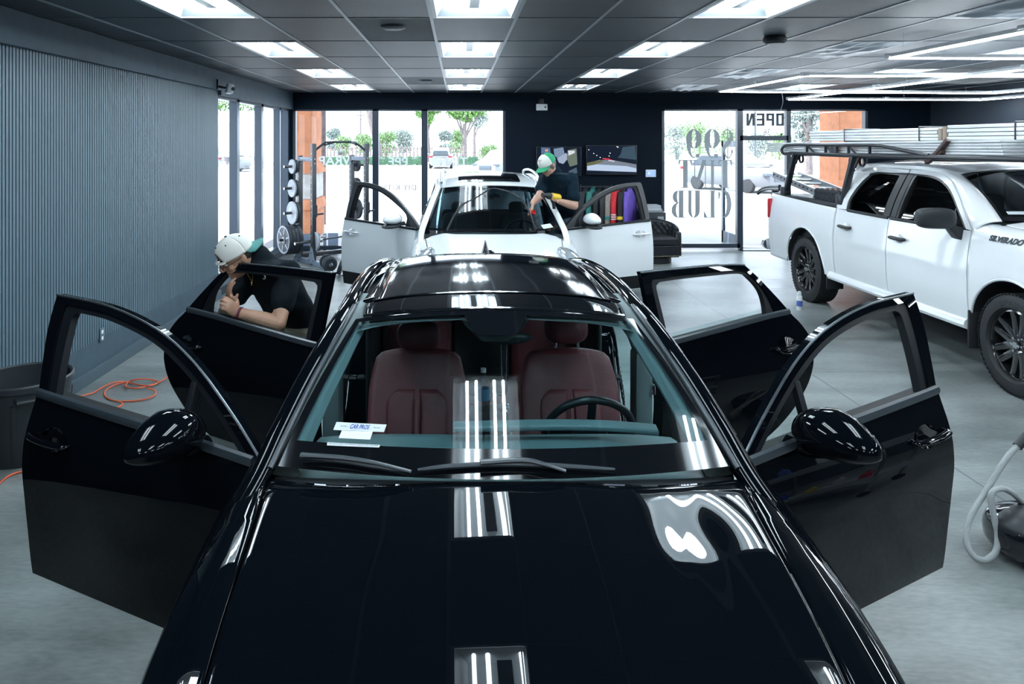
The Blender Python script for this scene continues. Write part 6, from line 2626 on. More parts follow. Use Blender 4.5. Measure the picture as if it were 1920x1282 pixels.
def add_hand(b, wrist, d, pn, thumb, curl=.5, s=1.0, spread=.11):
    """palm and five fingers; d: along the hand, pn: palm normal (towards what it holds), thumb: side the thumb is on"""
    d = V(d).normalized()
    pn = V(pn)
    pn = (pn - d * pn.dot(d)).normalized()
    t = d.cross(pn)
    if t.dot(V(thumb)) < 0:
        t = -t
    wrist = V(wrist)
    c = wrist + d * .052 * s
    R = frame3(t, d, pn)
    b.ell(c, (.041 * s, .052 * s, .016 * s), R, 18, 12, lambda p: V((abs(p.x)**.7 * (1 if p.x > 0 else -1), abs(p.y)**.75 * (1 if p.y > 0 else -1), p.z)))
    for k, (off, L) in enumerate(((.030, .070), (.010, .079), (-.010, .073), (-.029, .058))):
        base = wrist + d * (.092 - .005 * abs(k - 1)) * s + t * off * s
        a = 0.0
        p = base
        pts = [p - d * .02 * s]
        dir0 = (d + t * spread * (1.3 - k)).normalized()
        pts.append(p)
        for j, fr in enumerate((.46, .31, .23)):
            a += curl * (.75, .95, .7)[j] + (.05 * k)
            v = dir0 * math.cos(a) + pn * math.sin(a)
            p = p + v * L * fr * s
            pts.append(p)
        P = spline(pts, 4)
        b.tube(P, lambda u: (.0092 - .0018 * u) * s, 10)
        b.ell(P[-1], (.0074 * s,) * 3, None, 10, 8)
    p = wrist + d * .028 * s + t * .030 * s
    tip1 = p + (t * .75 + d * .6 + pn * .35).normalized() * .040 * s
    tip2 = tip1 + (t * (.35 - curl * .5) + d * .85 + pn * (.35 + .4 * curl)).normalized() * .034 * s
    P = spline([wrist + d * .02 * s + t * .012 * s, p, tip1, tip2], 4)
    b.tube(P, lambda u: (.0135 - .0045 * u) * s, 10)
    b.ell(P[-1], (.009 * s,) * 3, None, 10, 8)


def add_head(b, c, f, l, u, neck):
    R = frame3(l, f, u)
    b.ell(c + u * .015, (.077, .098, .106), R, 24, 18)
    b.ell(c + f * .028 - u * .045, (.064, .070, .082), R, 20, 14)
    b.ell(c + f * .066 - u * .103, (.030, .026, .022), R, 14, 10)
    b.tube([c + f * .094 + u * .012, c + f * .108 - u * .012, c + f * .119 - u * .034], lambda t: .007 + .006 * t, 10)
    b.ell(c + f * .110 - u * .037, (.017, .013, .010), R, 12, 8)
    for s_ in (-1, 1):
        b.tube([c + f * .088 + l * .012 * s_ + u * .022, c + f * .082 + l * .035 * s_ + u * .026, c + f * .062 + l * .06 * s_ + u * .015], .009, 8)
        b.ell(c + l * s_ * .079 - f * .012 - u * .012, (.009, .019, .032), R @ Matrix.Rotation(s_ * .25, 3, 'Z'), 12, 10)
        b.ell(c + f * .066 + l * s_ * .036 - u * .03, (.026, .022, .022), R, 10, 8)
    for du, rr in ((-.066, .0065), (-.077, .0075)):
        b.tube([c + f * .086 + l * .024 + u * du, c + f * .098 + u * (du + .002), c + f * .086 - l * .024 + u * du], rr, 8)
    capsule(b, neck, c - u * .07 - f * .018, .060, .056)


def face_bits(c, f, l, u, root, off):
    b = MB()
    R = frame3(l, f, u)
    for s_ in (-1, 1):
        b.ell(c + f * .083 + l * s_ * .031 - u * .004 - off, (.013, .010, .008), R, 12, 8)
    b.build('eyes', M['vinyl_white'], root)
    b = MB()
    for s_ in (-1, 1):
        b.tube([c + f * .099 + l * .014 * s_ + u * .025 - off, c + f * .092 + l * .034 * s_ + u * .031 - off, c + f * .072 + l * .055 * s_ + u * .022 - off], .0042, 6)
    b.build('eyebrows', M['hair'], root)


def torso_rings(secs, l0, n=24):
    """secs: (centre, half width, half depth, forward, left)"""
    out = []
    for (c, w, d, f, l) in secs:
        out.append([c + l * w * (abs(math.cos(a))**.8) * (1 if math.cos(a) >= 0 else -1) + f * d * (abs(math.sin(a))**.85) * (1 if math.sin(a) >= 0 else -1)
                    for a in [2 * PI * k / n for k in range(n)]])
    return out


def cap(root, off, c, f, l, u, brim_dir, m_front, m_back, m_brim, size=1.0, front_panel=True):
    """baseball cap: brim_dir is +1 worn forwards, -1 worn backwards (with the strap opening over the brow)"""
    R = frame3(l, f, u)
    top = c + u * .03
    fw = f * brim_dir
    e = bpy.data.objects.new('cap', None)
    COL.objects.link(e)
    e.parent = root

    def dome(a0, a1, name, m, n=22):
        b = MB()

        def g(i, j):
            a = lerp(a0, a1, i)
            th = lerp(0, PI / 2 + .12, j)
            x, y = math.sin(th) * math.cos(a), math.sin(th) * math.sin(a)
            z = math.cos(th)
            rise = 1.0 + .10 * max(0, y) * (1 - z)
            low = 0.0
            if brim_dir < 0 and y < -.35 and th > PI / 2 - .5:
                pass
            return top + l * x * .090 * size - off + fw * y * .112 * size + u * (z * .100 * rise * size - .004)
        b.grid(g, n, 14)
        return b.build(name, m, e, angle=180, solid=.004)
    fa = .35 if brim_dir < 0 else .05
    dome(fa, PI - fa, 'front_panels', m_front)
    if brim_dir > 0:
        dome(PI - fa, 2 * PI + fa, 'back_panels', m_back, 30)
    else:
        # opening above the brow: panels end higher there
        b = MB()

        def g(i, j):
            a = lerp(PI - .35, 2 * PI + .35, i)
            cut = max(0, 1 - ((a - 1.5 * PI) / .62)**2)
            th = lerp(0, PI / 2 + .12 - .62 * math.sqrt(cut), j)
            x, y, z = math.sin(th) * math.cos(a), math.sin(th) * math.sin(a), math.cos(th)
            return top + l * x * .090 * size - off + fw * y * .112 * size + u * (z * .100 * size - .004)
        b.grid(g, 40, 14)
        b.build('back_panels', m_back, e, angle=180, solid=.004)
        b = MB()
        b.tube([top - off + l * .092 * size * math.cos(a) + fw * .114 * size * math.sin(a) - u * .012 for a in [lerp(1.5 * PI - .75, 1.5 * PI + .75, k / 12) for k in range(13)]], .010, 6, flat=.3)
        b.build('strap', m_back, e)
    b = MB()

    def br(i, j):
        a = lerp(.42, PI - .42, i)
        r0 = V((math.cos(a) * .089, math.sin(a) * .110, 0)) * size
        x = math.cos(a) * .086 * size
        y = .105 * size * math.sin(a) + j * (.075 * size * math.sin(a)**.6 + .0)
        return top - off + l * lerp(r0.x, x, j) + fw * lerp(r0.y, y, j) - u * (.012 + .018 * j + .022 * (math.cos(a)**2) * j)
    b.grid(br, 20, 8)
    b.build('brim', m_brim, e, angle=180, solid=.004)
    b = MB()
    b.ell(top - off + u * .1 * size, (.009, .009, .005), R, 10, 6)
    for a in ((.9, 2.2, 3.6, 4.7, 5.8) if brim_dir < 0 else (3.7, 4.7, 5.7)):
        th = .75
        p = top - off + l * math.sin(th) * math.cos(a) * .0915 * size + fw * math.sin(th) * math.sin(a) * .1135 * size + u * (math.cos(th) * .101 * size - .002)
        b.ell(p, (.0045,) * 3, None, 8, 6)
    b.build('eyelets', M['hair'], e)
    return e


# ---------------------------------------------------------------- man at the rear door of the sedan
def man_one():
    base = V((-1.0, 4.66, 0))
    t = thing('person', 'man in a backwards white cap and black T-shirt leaning at the sedan rear door', 'person', base)
    fc, lc, uc = basis((-.66, -.75, 0))
    Pv = V((-1.0, 4.66, .90))
    Cc = V((-1.125, 4.50, 1.255))
    N = V((-1.205, 4.44, 1.395))
    SL, SR = Cc + lc * .165 + V((0, 0, .075)), Cc - lc * .17 + V((-.01, .02, .065))
    EL, WL = V((-1.02, 4.19, 1.068)), at(446, 586, 4.21)
    ER, WR = V((-1.40, 4.44, 1.08)), V((-1.315, 4.27, 1.165))
    fh, lh, uh = basis((-.74, -.50, -.50), (-.25, -.25, 1))
    Hc = at(443, 479, 4.36)
    b = MB()
    add_head(b, Hc, fh, lh, uh, N)
    # trunk under the shirt, arms, legs
    capsule(b, Pv, Cc, .09, .09)
    capsule(b, SR, SL, .05, .05)
    capsule(b, Cc, N, .07, .056)
    for S, E_, W_ in ((SL, EL, WL), (SR, ER, WR)):
        capsule(b, S, E_, .052, .044)
        capsule(b, E_, E_.lerp(W_, .35), .044, .046)
        capsule(b, E_.lerp(W_, .35), W_, .046, .030)
    grip = V((-.30, -.2, .93))
    add_hand(b, WL, (at(431, 574, 4.16) - WL), (-.35, .55, -.2), (0, 0, 1), .95, .98, .05)
    add_hand(b, WR, (-.03, -.30, .9), (.5, .3, .1), (1, -.2, 0), .35, .98, .06)
    for s_ in (-1, 1):
        hip = Pv + lc * .09 * s_ - V((0, 0, .05))
        kn = hip + fc * (.06 if s_ > 0 else -.02) + V((0, 0, -.42))
        an = V((hip.x - (.0 if s_ > 0 else -.05), hip.y + .06 * -s_ + .0, .09))
        capsule(b, hip, kn, .085, .058)
        capsule(b, kn, an, .058, .042)
        b.ell(an + fc * .07 - V((0, 0, .05)), (.045, .12, .045), frame3(lc, fc, V((0, 0, 1))))
    fuse(b, 'body', M['skin_a'], t, .005, 3, off=base)
    face_bits(Hc, fh, lh, uh, t, base)
    # hair below the cap edge
    b = MB()
    R = frame3(lh, fh, uh)
    b.ell(Hc + uh * .024 - fh * .016, (.0785, .094, .100), R, 24, 16)
    fuse(b, 'hair', M['hair'], t, .006, 1, .002, 60, off=base)
    # shirt
    b = MB()
    sp = lambda k: Pv.lerp(Cc, k)
    secs = [(sp(.20), .180, .130, fc, lc), (sp(.36), .183, .132, fc, lc), (sp(.6), .190, .132, fc, lc), (sp(.95), .205, .132, fc, lc), (sp(1.18), .200, .118, fc, lc), (sp(1.36), .150, .095, fc, lc), (N + V((0, 0, .0)), .085, .085, fc, lc)]
    b.loft(torso_rings(secs, lc))
    capsule(b, SR, SL, .068, .068)
    capsule(b, Cc, N, .115, .082)
    for S, E_ in ((SL, EL), (SR, ER)):
        capsule(b, S + (Cc - S) * .12, S.lerp(E_, .62), .078, .070)
    sh = fuse(b, 'shirt', M['shirt'], t, .007, 5, .009, 7.5, off=base)
    # chest print and neck chain
    p = Cc + fc * .136 + lc * .07 + V((0, 0, .05)) - base
    mm = frame_matrix(p, lc, V((0, 0, 1)) - fc * .0)
    o = text_mesh('shirt_print', 'S&CO', .035, M['vinyl_white'], sh, mm, .003, .001)
    b = MB()
    b.tube(spline([N + lc * .055 - fc * .01 - base, N + lc * .05 + fc * .06 - V((0, 0, .03)) - base, Cc + fc * .150 + lc * .0 + V((0, 0, .02)) - base, N - lc * .05 + fc * .06 - V((0, 0, .03)) - base, N - lc * .055 - fc * .01 - base], 8), .0035, 6)
    b.ell(Cc + fc * .152 + V((0, 0, .005)) - base, (.008, .008, .014))
    b.build('necklace', M['gold'], t)
    b = MB()
    d_ = (WL - EL).normalized()
    b.lathe([(.030, -.008), (.036, -.006), (.036, .006), (.030, .008)], Matrix.Translation(WL - d_ * .012 - base) @ d_.to_track_quat('Z', 'Y').to_matrix().to_4x4(), 20, closed=True)
    b.build('wristband', mat('wristband', (.09, .012, .03), .6), t)
    # glasses
    b = MB()
    for s_ in (-1, 1):
        b.tube([Hc + fh * .112 + lh * s_ * (.032 + .022 * math.cos(a)) + uh * (-.004 + .017 * math.sin(a)) - base for a in [2 * PI * k / 16 for k in range(16)]], .002, 6, closed=True)
        b.tube([Hc + fh * .108 + lh * s_ * .056 - base, Hc + fh * .06 + lh * s_ * .078 - base, Hc - fh * .02 + lh * s_ * .084 + uh * .002 - base], .0022, 6)
    b.build('glasses', M['black_trim'], t)
    # trousers and shoes
    b = MB()
    b.loft(torso_rings([(sp(.32), .168, .120, fc, lc), (sp(.1), .178, .126, fc, lc), (Pv - V((0, 0, .06)), .178, .128, fc, lc), (Pv - V((0, 0, .16)), .165, .12, fc, lc)], lc))
    for s_ in (-1, 1):
        hip = Pv + lc * .09 * s_ - V((0, 0, .08))
        kn = hip + fc * (.06 if s_ > 0 else -.02) + V((0, 0, -.40))
        an = V((hip.x - (.0 if s_ > 0 else -.05), hip.y + .06 * -s_, .12))
        capsule(b, hip, kn, .10, .082)
        capsule(b, kn, an, .082, .065)
    fuse(b, 'trousers', M['khaki'], t, .008, 5, .010, 9, off=base)
    for s_ in (-1, 1):
        hip = Pv + lc * .09 * s_
        an = V((hip.x - (.0 if s_ > 0 else -.05), hip.y + .06 * -s_, .05))
        b = MB()
        b.ell(an + fc * .07 - base, (.052, .145, .052), frame3(lc, fc, V((0, 0, 1))), 20, 14, lambda p: V((p.x, p.y, max(p.z, -.92))))
        b.build('shoe', M['black_plastic'], t)
    cap(t, base, Hc + uh * .004, fh, lh, uh, -1, M['cap_white'], M['cap_white'], M['cap_teal'], 1.02)
    return t


# ---------------------------------------------------------------- man on the door sill of the SUV
def man_two():
    base = V((1.30, 9.10, .425))
    t = thing('person', 'man in a green and white cap squeegeeing the white SUV windscreen, heat gun in hand', 'person', base)
    fc, lc, uc = basis((-.52, -.85, 0))
    Pv = at(1057, 404, 8.98)
    Cc = at(1046, 347, 8.76)
    N = at(1037, 321, 8.72)
    SL, SR = Cc + lc * .19 + V((0, 0, .08)), Cc - lc * .185 + V((0, 0, .07))
    EL, WL = at(1077, 386, 8.60), at(1048, 377, 8.44)
    u_, v_ = None, None
    EOo = EO
    # right hand on the glass
    gp = E.ws(*ws_uv(E, EO, 997, 400)) + EO
    ER = at(1012, 367, 8.62)
    WR = gp + V((.015, .04, .115))
    fh, lh, uh = basis((-.70, -.48, -.52), (-.2, -.2, 1))
    Hc = at(1027, 308, 8.64)
    b = MB()
    add_head(b, Hc, fh, lh, uh, N)
    capsule(b, Pv, Cc, .09, .09)
    capsule(b, SR, SL, .05, .05)
    capsule(b, Cc, N, .07, .056)
    for S, E_, W_ in ((SL, EL, WL), (SR, ER, WR)):
        capsule(b, S, E_, .054, .046)
        capsule(b, E_, E_.lerp(W_, .35), .046, .048)
        capsule(b, E_.lerp(W_, .35), W_, .048, .031)
    add_hand(b, WR, gp + V((0, .0, .02)) - WR + V((0, -.02, .0)), (-.3, -.5, -.75), (-1, 0, .2), .35, 1.0, .05)
    add_hand(b, WL, V((-.85, -.25, .25)), (.1, -.3, .9), (0, -1, .6), .9, 1.0, .05)
    legs = []
    for s_ in (-1, 1):
        hip = Pv + lc * .09 * s_ - V((0, 0, .05))
        an = V((1.29 + .03 * s_, 9.06 - .14 * s_, .52))
        kn = hip.lerp(an, .5) + fc * .06
        legs.append((hip, kn, an))
        capsule(b, hip, kn, .085, .058)
        capsule(b, kn, an, .058, .042)
    fuse(b, 'body', M['skin_b'], t, .005, 3, off=base)
    face_bits(Hc, fh, lh, uh, t, base)
    b = MB()
    b.ell(Hc + uh * .008 - fh * .014, (.082, .097, .104), frame3(lh, fh, uh), 24, 16)
    fuse(b, 'hair', mat('hair_grey', (.12, .11, .105), .7), t, .006, 1, .002, 60, off=base)
    b = MB()
    sp = lambda k: Pv.lerp(Cc, k)
    secs = [(sp(-.16), .180, .135, fc, lc), (sp(.15), .188, .140, fc, lc), (sp(.55), .198, .138, fc, lc), (sp(.95), .212, .136, fc, lc), (sp(1.18), .205, .118, fc, lc), (sp(1.36), .150, .095, fc, lc), (N - V((0, 0, .015)), .078, .07, fc, lc)]
    b.loft(torso_rings(secs, lc))
    capsule(b, SR, SL, .068, .068)
    capsule(b, Cc, N, .115, .080)
    for S, E_ in ((SL, EL), (SR, ER)):
        capsule(b, S + (Cc - S) * .12, S.lerp(E_, .66), .082, .076)
    fuse(b, 'shirt', M['shirt_b'], t, .007, 5, .009, 7.5, off=base)
    b = MB()
    b.loft(torso_rings([(sp(.0), .168, .122, fc, lc), (Pv - V((0, 0, .08)), .175, .13, fc, lc), (Pv - V((0, 0, .17)), .16, .12, fc, lc)], lc))
    for hip, kn, an in legs:
        capsule(b, hip - V((0, 0, .04)), kn, .098, .075)
        capsule(b, kn, an, .075, .06)
    fuse(b, 'trousers', M['jeans'], t, .008, 5, .008, 9, off=base)
    for hip, kn, an in legs:
        b = MB()
        b.ell(V((an.x, an.y, .475)) + fc * .03 - base, (.05, .13, .05), frame3(lc, fc, V((0, 0, 1))), 20, 14, lambda p: V((p.x, p.y, max(p.z, -.9))))
        b.build('shoe', M['black_plastic'], t)
    e = cap(t, base, Hc + uh * .006, fh, lh, uh, 1, M['cap_white'], M['cap_green'], M['cap_green'], 1.06)
    # faint red and grey print on the white front panels
    top = Hc + uh * .036
    for txt, th, sz, m_ in (('TINT WORKS', .80, .017, 'vinyl_grey'),):
        pass
    b = MB()
    for k, (th, w_) in enumerate(((.82, .75), (.93, .32))):
        for i in range(14 - 6 * k):
            a = PI / 2 + (i / (13 - 6 * k) - .5) * w_
            p = top - base + lh * math.sin(th) * math.cos(a) * .098 + fh * math.sin(th) * math.sin(a) * .121 + uh * (math.cos(th) * .112 - .002)
            b.ell(p, (.0028, .0028, .0028), None, 6, 4)
    b.build('cap_print', mat('cap_print', (.5, .22, .2), .7), e)
    b = MB()
    for s_ in (-1, 1):
        b.tube([Hc + fh * .112 + lh * s_ * (.032 + .022 * math.cos(a)) + uh * (-.004 + .017 * math.sin(a)) - base for a in [2 * PI * k / 16 for k in range(16)]], .002, 6, closed=True)
        b.tube([Hc + fh * .108 + lh * s_ * .056 - base, Hc - fh * .02 + lh * s_ * .084 + uh * .002 - base], .0022, 6)
    b.build('glasses', M['steel'], t)
    # things he holds
    hg = WL + V((-.085, -.03, .055))
    g = thing('heat_gun', 'yellow and black heat gun held in front of the man in the green cap', 'heat gun', hg)
    ax = (at(1018, 348, 8.34) - at(1051, 354, 8.48)).normalized()
    b = MB()
    Mx = Matrix.Translation(ax * -.02) @ ax.to_track_quat('Z', 'Y').to_matrix().to_4x4()
    b.lathe([(0, -.10), (.034, -.098), (.042, -.085), (.042, .025), (.038, .035), (0, .036)], Mx, 24)
    b.build('motor_housing', mat('tool_yellow', (.72, .47, .02), .4), g)
    b = MB()
    b.lathe([(.038, .03), (.036, .08), (.026, .10), (.022, .15), (.026, .152), (.026, .16), (0, .16)], Mx, 24)
    b.build('nozzle', M['black_plastic'], g)
    b = MB()
    b.tube([V((0, 0, -.035)), V((.02, .01, -.08)), V((.03, .02, -.14))], .019, 12)
    b.build('grip', M['black_plastic'], g)
    q = thing('squeegee', 'small red squeegee card pressed on the white SUV windscreen', 'squeegee', gp + V((.0, -.012, .012)))
    b = MB()
    n = V((0, -.55, .83))
    rt = V((1, 0, -.12)).normalized()
    up = n.cross(rt).normalized()
    b.box((0, 0, 0), (.085, .045, .012), Matrix((rt, up, n)).transposed(), .003)
    b.box(n * .008 + up * .02, (.08, .018, .022), Matrix((rt, up, n)).transposed(), .004)
    b.build('blade', mat('squeegee_red', (.65, .012, .02), .4), q)
    return t


man_one()
man_two()
# ================================================================ GYM CORNER
M['rack_metal'] = mat('rack_metal', (.022, .028, .036), .32, spec=.7)
M['rack_grey'] = mat('rack_grey', (.17, .21, .27), .35, spec=.6)
M['plate_face'] = mat('plate_face', (.34, .37, .41), .45)
M['bumper'] = mat('bumper', (.022, .03, .042), .5)
RF = V((.78, .626, 0))       # along the front of the rack
RD = V((-.626, .78, 0))      # towards its back
R0 = V((-2.47, 12.6, 0))
rk = thing('power_rack', 'black half rack with pull-up bar and plate pegs in the left window corner', 'weight rack', R0)
corner = {'fl': V((0, 0, 0)), 'fr': RF * 1.05, 'rl': RD * .50, 'rr': RD * .50 + RF * 1.05}


def post(p, h):
    b = MB()
    Rm = Matrix((RF, RD, V((0, 0, 1)))).transposed()
    b.box(p + V((0, 0, h / 2)), (.075, .075, h), Rm, .004)
    b.mi = 1
    for k in range(int(h / .1) - 2):
        b.lathe([(.013, 0), (0, 0)], Matrix.Translation(p + V((0, 0, .2 + k * .1)) - RF * .0385) @ (-RF).to_track_quat('Z', 'Y').to_matrix().to_4x4(), 10)
    return b.build('upright', [M['rack_metal'], M['plate_face']], rk)


post(corner['fl'], 2.07)
post(corner['fr'], 2.07)
post(corner['rl'], 1.86)
post(corner['rr'], 1.86)
for a in ('l', 'r'):
    b = MB()
    b.bar(corner['f' + a] + V((0, 0, 1.80)), corner['r' + a] + V((0, 0, 1.80)), .07, .075, .004)
    b.build('side_brace', M['rack_grey'], rk)
    b = MB()
    b.bar(corner['f' + a] - RD * .5 + V((0, 0, .04)), corner['r' + a] + RD * .2 + V((0, 0, .04)), .075, .08, .004)
    b.build('base_beam', M['rack_grey'], rk)
    for p in ('f', 'r'):
        b = MB()
        q = corner[p + a] + V((0, 0, .03))
        s_ = -1 if a == 'l' else 1
        o_ = RF * s_ * .041
        b.prism([(-.13, 0), (.13, 0), (.04, .26), (-.04, .26)], .006, Matrix((RD, V((0, 0, 1)), RF)).transposed().to_4x4())
        for v in b.bm.verts:
            v.co += q + o_
        b.build('gusset_plate', M['rack_grey'], rk)
        b = MB()
        for (dx, dz) in ((-.07, .05), (.07, .05), (0, .18)):
            b.cyl(q + o_ + RD * dx + V((0, 0, dz)), q + o_ * 1.35 + RD * dx + V((0, 0, dz)), .012, seg=8)
        for dz in (1.70, 1.78):
            b.cyl(q + V((0, 0, dz)) - RD * .03, q + V((0, 0, dz)) - RD * .05, .014, seg=8)
        b.build('bolts', M['steel'], rk)
b = MB()
b.bar(corner['rl'] + V((0, 0, .1)), corner['rr'] + V((0, 0, .1)), .075, .075, .004)
b.build('rear_beam', M['rack_metal'], rk)
b = MB()
A, B_ = corner['fl'] + V((0, 0, 1.93)), corner['fr'] + V((0, 0, 1.93))
b.tube(spline([A, A + RF * .18 + V((0, 0, .13)), A + RF * .30 + V((0, 0, .165)), B_ - RF * .30 + V((0, 0, .165)), B_ - RF * .18 + V((0, 0, .13)), B_], 6), .02, 10)
b.build('pull_up_bar', M['rack_metal'], rk)
for s_, P in ((1, A), (-1, B_)):
    b = MB()
    b.tube([P + RF * s_ * .2 + V((0, 0, .11)), P + RF * s_ * .38 + V((0, 0, .17)) - RD * .1], .014, 8)
    b.build('pull_up_grip', M['rack_metal'], rk)
for p, sd in (('fl', -1), ('fr', 1)):
    b = MB()
    q = corner[p] + V((0, 0, .92))
    b.box(q - RD * .045, (.09, .02, .2), Matrix((RF, RD, V((0, 0, 1)))).transposed())
    b.bar(q - RD * .05 - V((0, 0, .06)), q - RD * .05 + RF * .16 - V((0, 0, .05)), .03, .03)
    b.build('bar_hook', M['rack_metal'], rk)


def disc(name, label, c, ax, r, t, m, spokes=False, hub=.025, group=None, cat='weight plate'):
    e = thing(name, label, cat, c, 0, group)
    Mx = V(ax).normalized().to_track_quat('Z', 'Y').to_matrix().to_4x4()
    b = MB()
    b.lathe([(hub, -t / 2), (r * .35, -t / 2), (r * .38, -t * .38), (r * .82, -t * .38), (r * .86, -t / 2), (r * .97, -t / 2), (r, -t * .4), (r, t * .4), (r * .97, t / 2), (r * .86, t / 2), (r * .82, t * .38), (r * .38, t * .38), (r * .35, t / 2), (hub, t / 2)], Mx, 40, closed=True)
    b.build('disc', m, e)
    if spokes:
        b = MB()
        for k in range(6):
            a = 2 * PI * k / 6 + .3
            R = Mx.to_3x3() @ Matrix.Rotation(a, 3, 'Z')
            b.box(R @ V((r * .6, 0, t * .42)), (r * .42, r * .12, t * .1), R)
        b.build('spokes', M['plate_face'], e)
        b = MB()
        b.lathe([(r * .82, t * .40), (r * .86, t * .52), (r * .93, t * .52), (r * .95, t * .5)], Mx, 40)
        b.lathe([(hub, t * .52), (r * .2, t * .52), (r * .26, t * .4)], Mx, 30)
        b.build('face_ring', M['plate_face'], e)
    return e


pegs = [(1.67, .125, 'small', 'top'), (1.29, .155, 'medium', 'second'), (.86, .20, 'large', 'third')]
for z, r, sz, w_ in pegs:
    for sd, P in ((-1, corner['rl']), (1, corner['rr'])):
        out = RF * sd
        b = MB()
        p0 = P + V((0, 0, z))
        b.cyl(p0 + out * .03, p0 + out * .30, .024, seg=14)
        b.mi = 1
        b.cyl(p0 + out * .30, p0 + out * .305, .024, seg=14)
        b.build('plate_peg', [M['rack_metal'], M['steel']], rk)
        side_ = 'left' if sd < 0 else 'right'
        if sd < 0:
            disc('weight_plate', '%s grey weight plate, outer one on the %s peg of the rack\'s left side' % (sz, w_), R0 + p0 + out * .15, out, r, .03, M['plate_face'], group='plates on the left pegs')
            disc('weight_plate', '%s black weight plate, inner one on the %s peg of the rack\'s left side' % (sz, w_), R0 + p0 + out * .10, out, r * .97, .045, M['bumper'], group='plates on the left pegs')
        else:
            disc('weight_plate', '%s black weight plate on the %s peg of the rack\'s right side' % (sz, w_), R0 + p0 + out * .10, out, r * .95, .05, M['bumper'], group='plates on the right pegs')
p0 = corner['rl'] + V((0, 0, .40))
b = MB()
b.cyl(p0 - RF * .03, p0 - RF * .40, .024, seg=14)
b.build('plate_peg', M['rack_metal'], rk)
for k in range(4):
    disc('bumper_plate', '%s black bumper plate on the lowest left peg of the rack' % ('outermost, grey-faced spoked' if k == 3 else ('innermost', 'second from inside', 'third from inside')[k]), R0 + p0 - RF * (.085 + k * .068), -RF, .255, .064, M['bumper'], spokes=(k == 3), group='bumper plates on the lowest peg')
# loaded barbell across the front
bb0 = at(553, 457, 12.42)
bdir = (RF + V((0, 0, .055))).normalized()
bb = thing('barbell', 'barbell resting low across the front of the rack', 'barbell', bb0)
b = MB()
b.cyl(V((0, 0, 0)), bdir * .42, .025, seg=16)
b.lathe([(0, 0), (.038, 0), (.038, .03), (0, .03)], Matrix.Translation(bdir * .42) @ bdir.to_track_quat('Z', 'Y').to_matrix().to_4x4(), 16)
b.cyl(bdir * .44, bdir * 1.55, .0145, seg=12)
b.cyl(bdir * 1.56, bdir * 1.95, .025, seg=16)
b.build('bar', M['rack_metal'], bb)
b = MB()
b.cyl(V((0, 0, 0)) - bdir * .004, V((0, 0, 0)), .025, seg=16)
b.build('sleeve_end', M['steel'], bb)
disc('weight_plate', 'grey weight plate loaded on the left sleeve of the barbell', bb0 + bdir * .36, bdir, .175, .045, M['plate_face'], group='plates on the barbell')
disc('weight_plate', 'grey weight plate loaded on the right sleeve of the barbell', bb0 + bdir * 1.62, bdir, .175, .045, M['plate_face'], group='plates on the barbell')
b = MB()
b.lathe([(.027, 0), (.045, 0), (.045, .05), (.027, .05)], Matrix.Translation(bdir * .455) @ bdir.to_track_quat('Z', 'Y').to_matrix().to_4x4(), 16, closed=True)
b.bar(bdir * .48 + V((0, 0, .04)), bdir * .56 + V((.02, 0, .05)), .03, .03, .006)
b.build('collar_clip', M['steel'], bb)
# dumbbell on the floor
dc = on_floor(619, 510, 0) + V((0, 0, .125))
dax = V((.35, -.93, .0)).normalized()
db = thing('dumbbell', 'short loaded dumbbell bar lying on the floor in front of the rack', 'dumbbell', dc)
b = MB()
b.cyl(-dax * .02, dax * .16, .014, seg=12)
b.cyl(-dax * .36, -dax * .02, .014, seg=12)
b.lathe([(.014, 0), (.032, 0), (.032, .025), (.014, .025)], Matrix.Translation(dax * .05) @ dax.to_track_quat('Z', 'Y').to_matrix().to_4x4(), 12)
b.build('bar', M['chrome'], db)
for k, (o_, r) in enumerate(((.01, .105), (-.03, .122), (-.07, .122), (-.30, .12))):
    b = MB()
    Mx = Matrix.Translation(dax * o_) @ dax.to_track_quat('Z', 'Y').to_matrix().to_4x4()
    b.lathe([(.016, -.015), (r * .9, -.015), (r, -.008), (r, .008), (r * .9, .017), (r * .78, .017), (r * .74, .008), (r * .4, .008), (r * .36, .017), (.016, .017)], Mx, 30, closed=True)
    b.build('plate', M['bumper'], db)
# grip ball hanging from the bar
p = R0 + A + RF * .52 + V((0, 0, .145))
gb = thing('grip_ball', 'grey grip ball hanging on a chain from the pull-up bar', 'grip ball', p)
b = MB()
for k in range(3):
    b.tube([V((.014 * math.cos(a * PI / 6) * (1 if k % 2 else .3), .014 * math.cos(a * PI / 6) * (.3 if k % 2 else 1), -.02 - k * .035 + .022 * math.sin(a * PI / 6))) for a in range(12)], .004, 6, closed=True)
b.build('chain', M['steel'], gb)
b = MB()
b.ell((0, 0, -.155), (.042, .042, .05))
b.build('ball', M['plate_face'], gb)
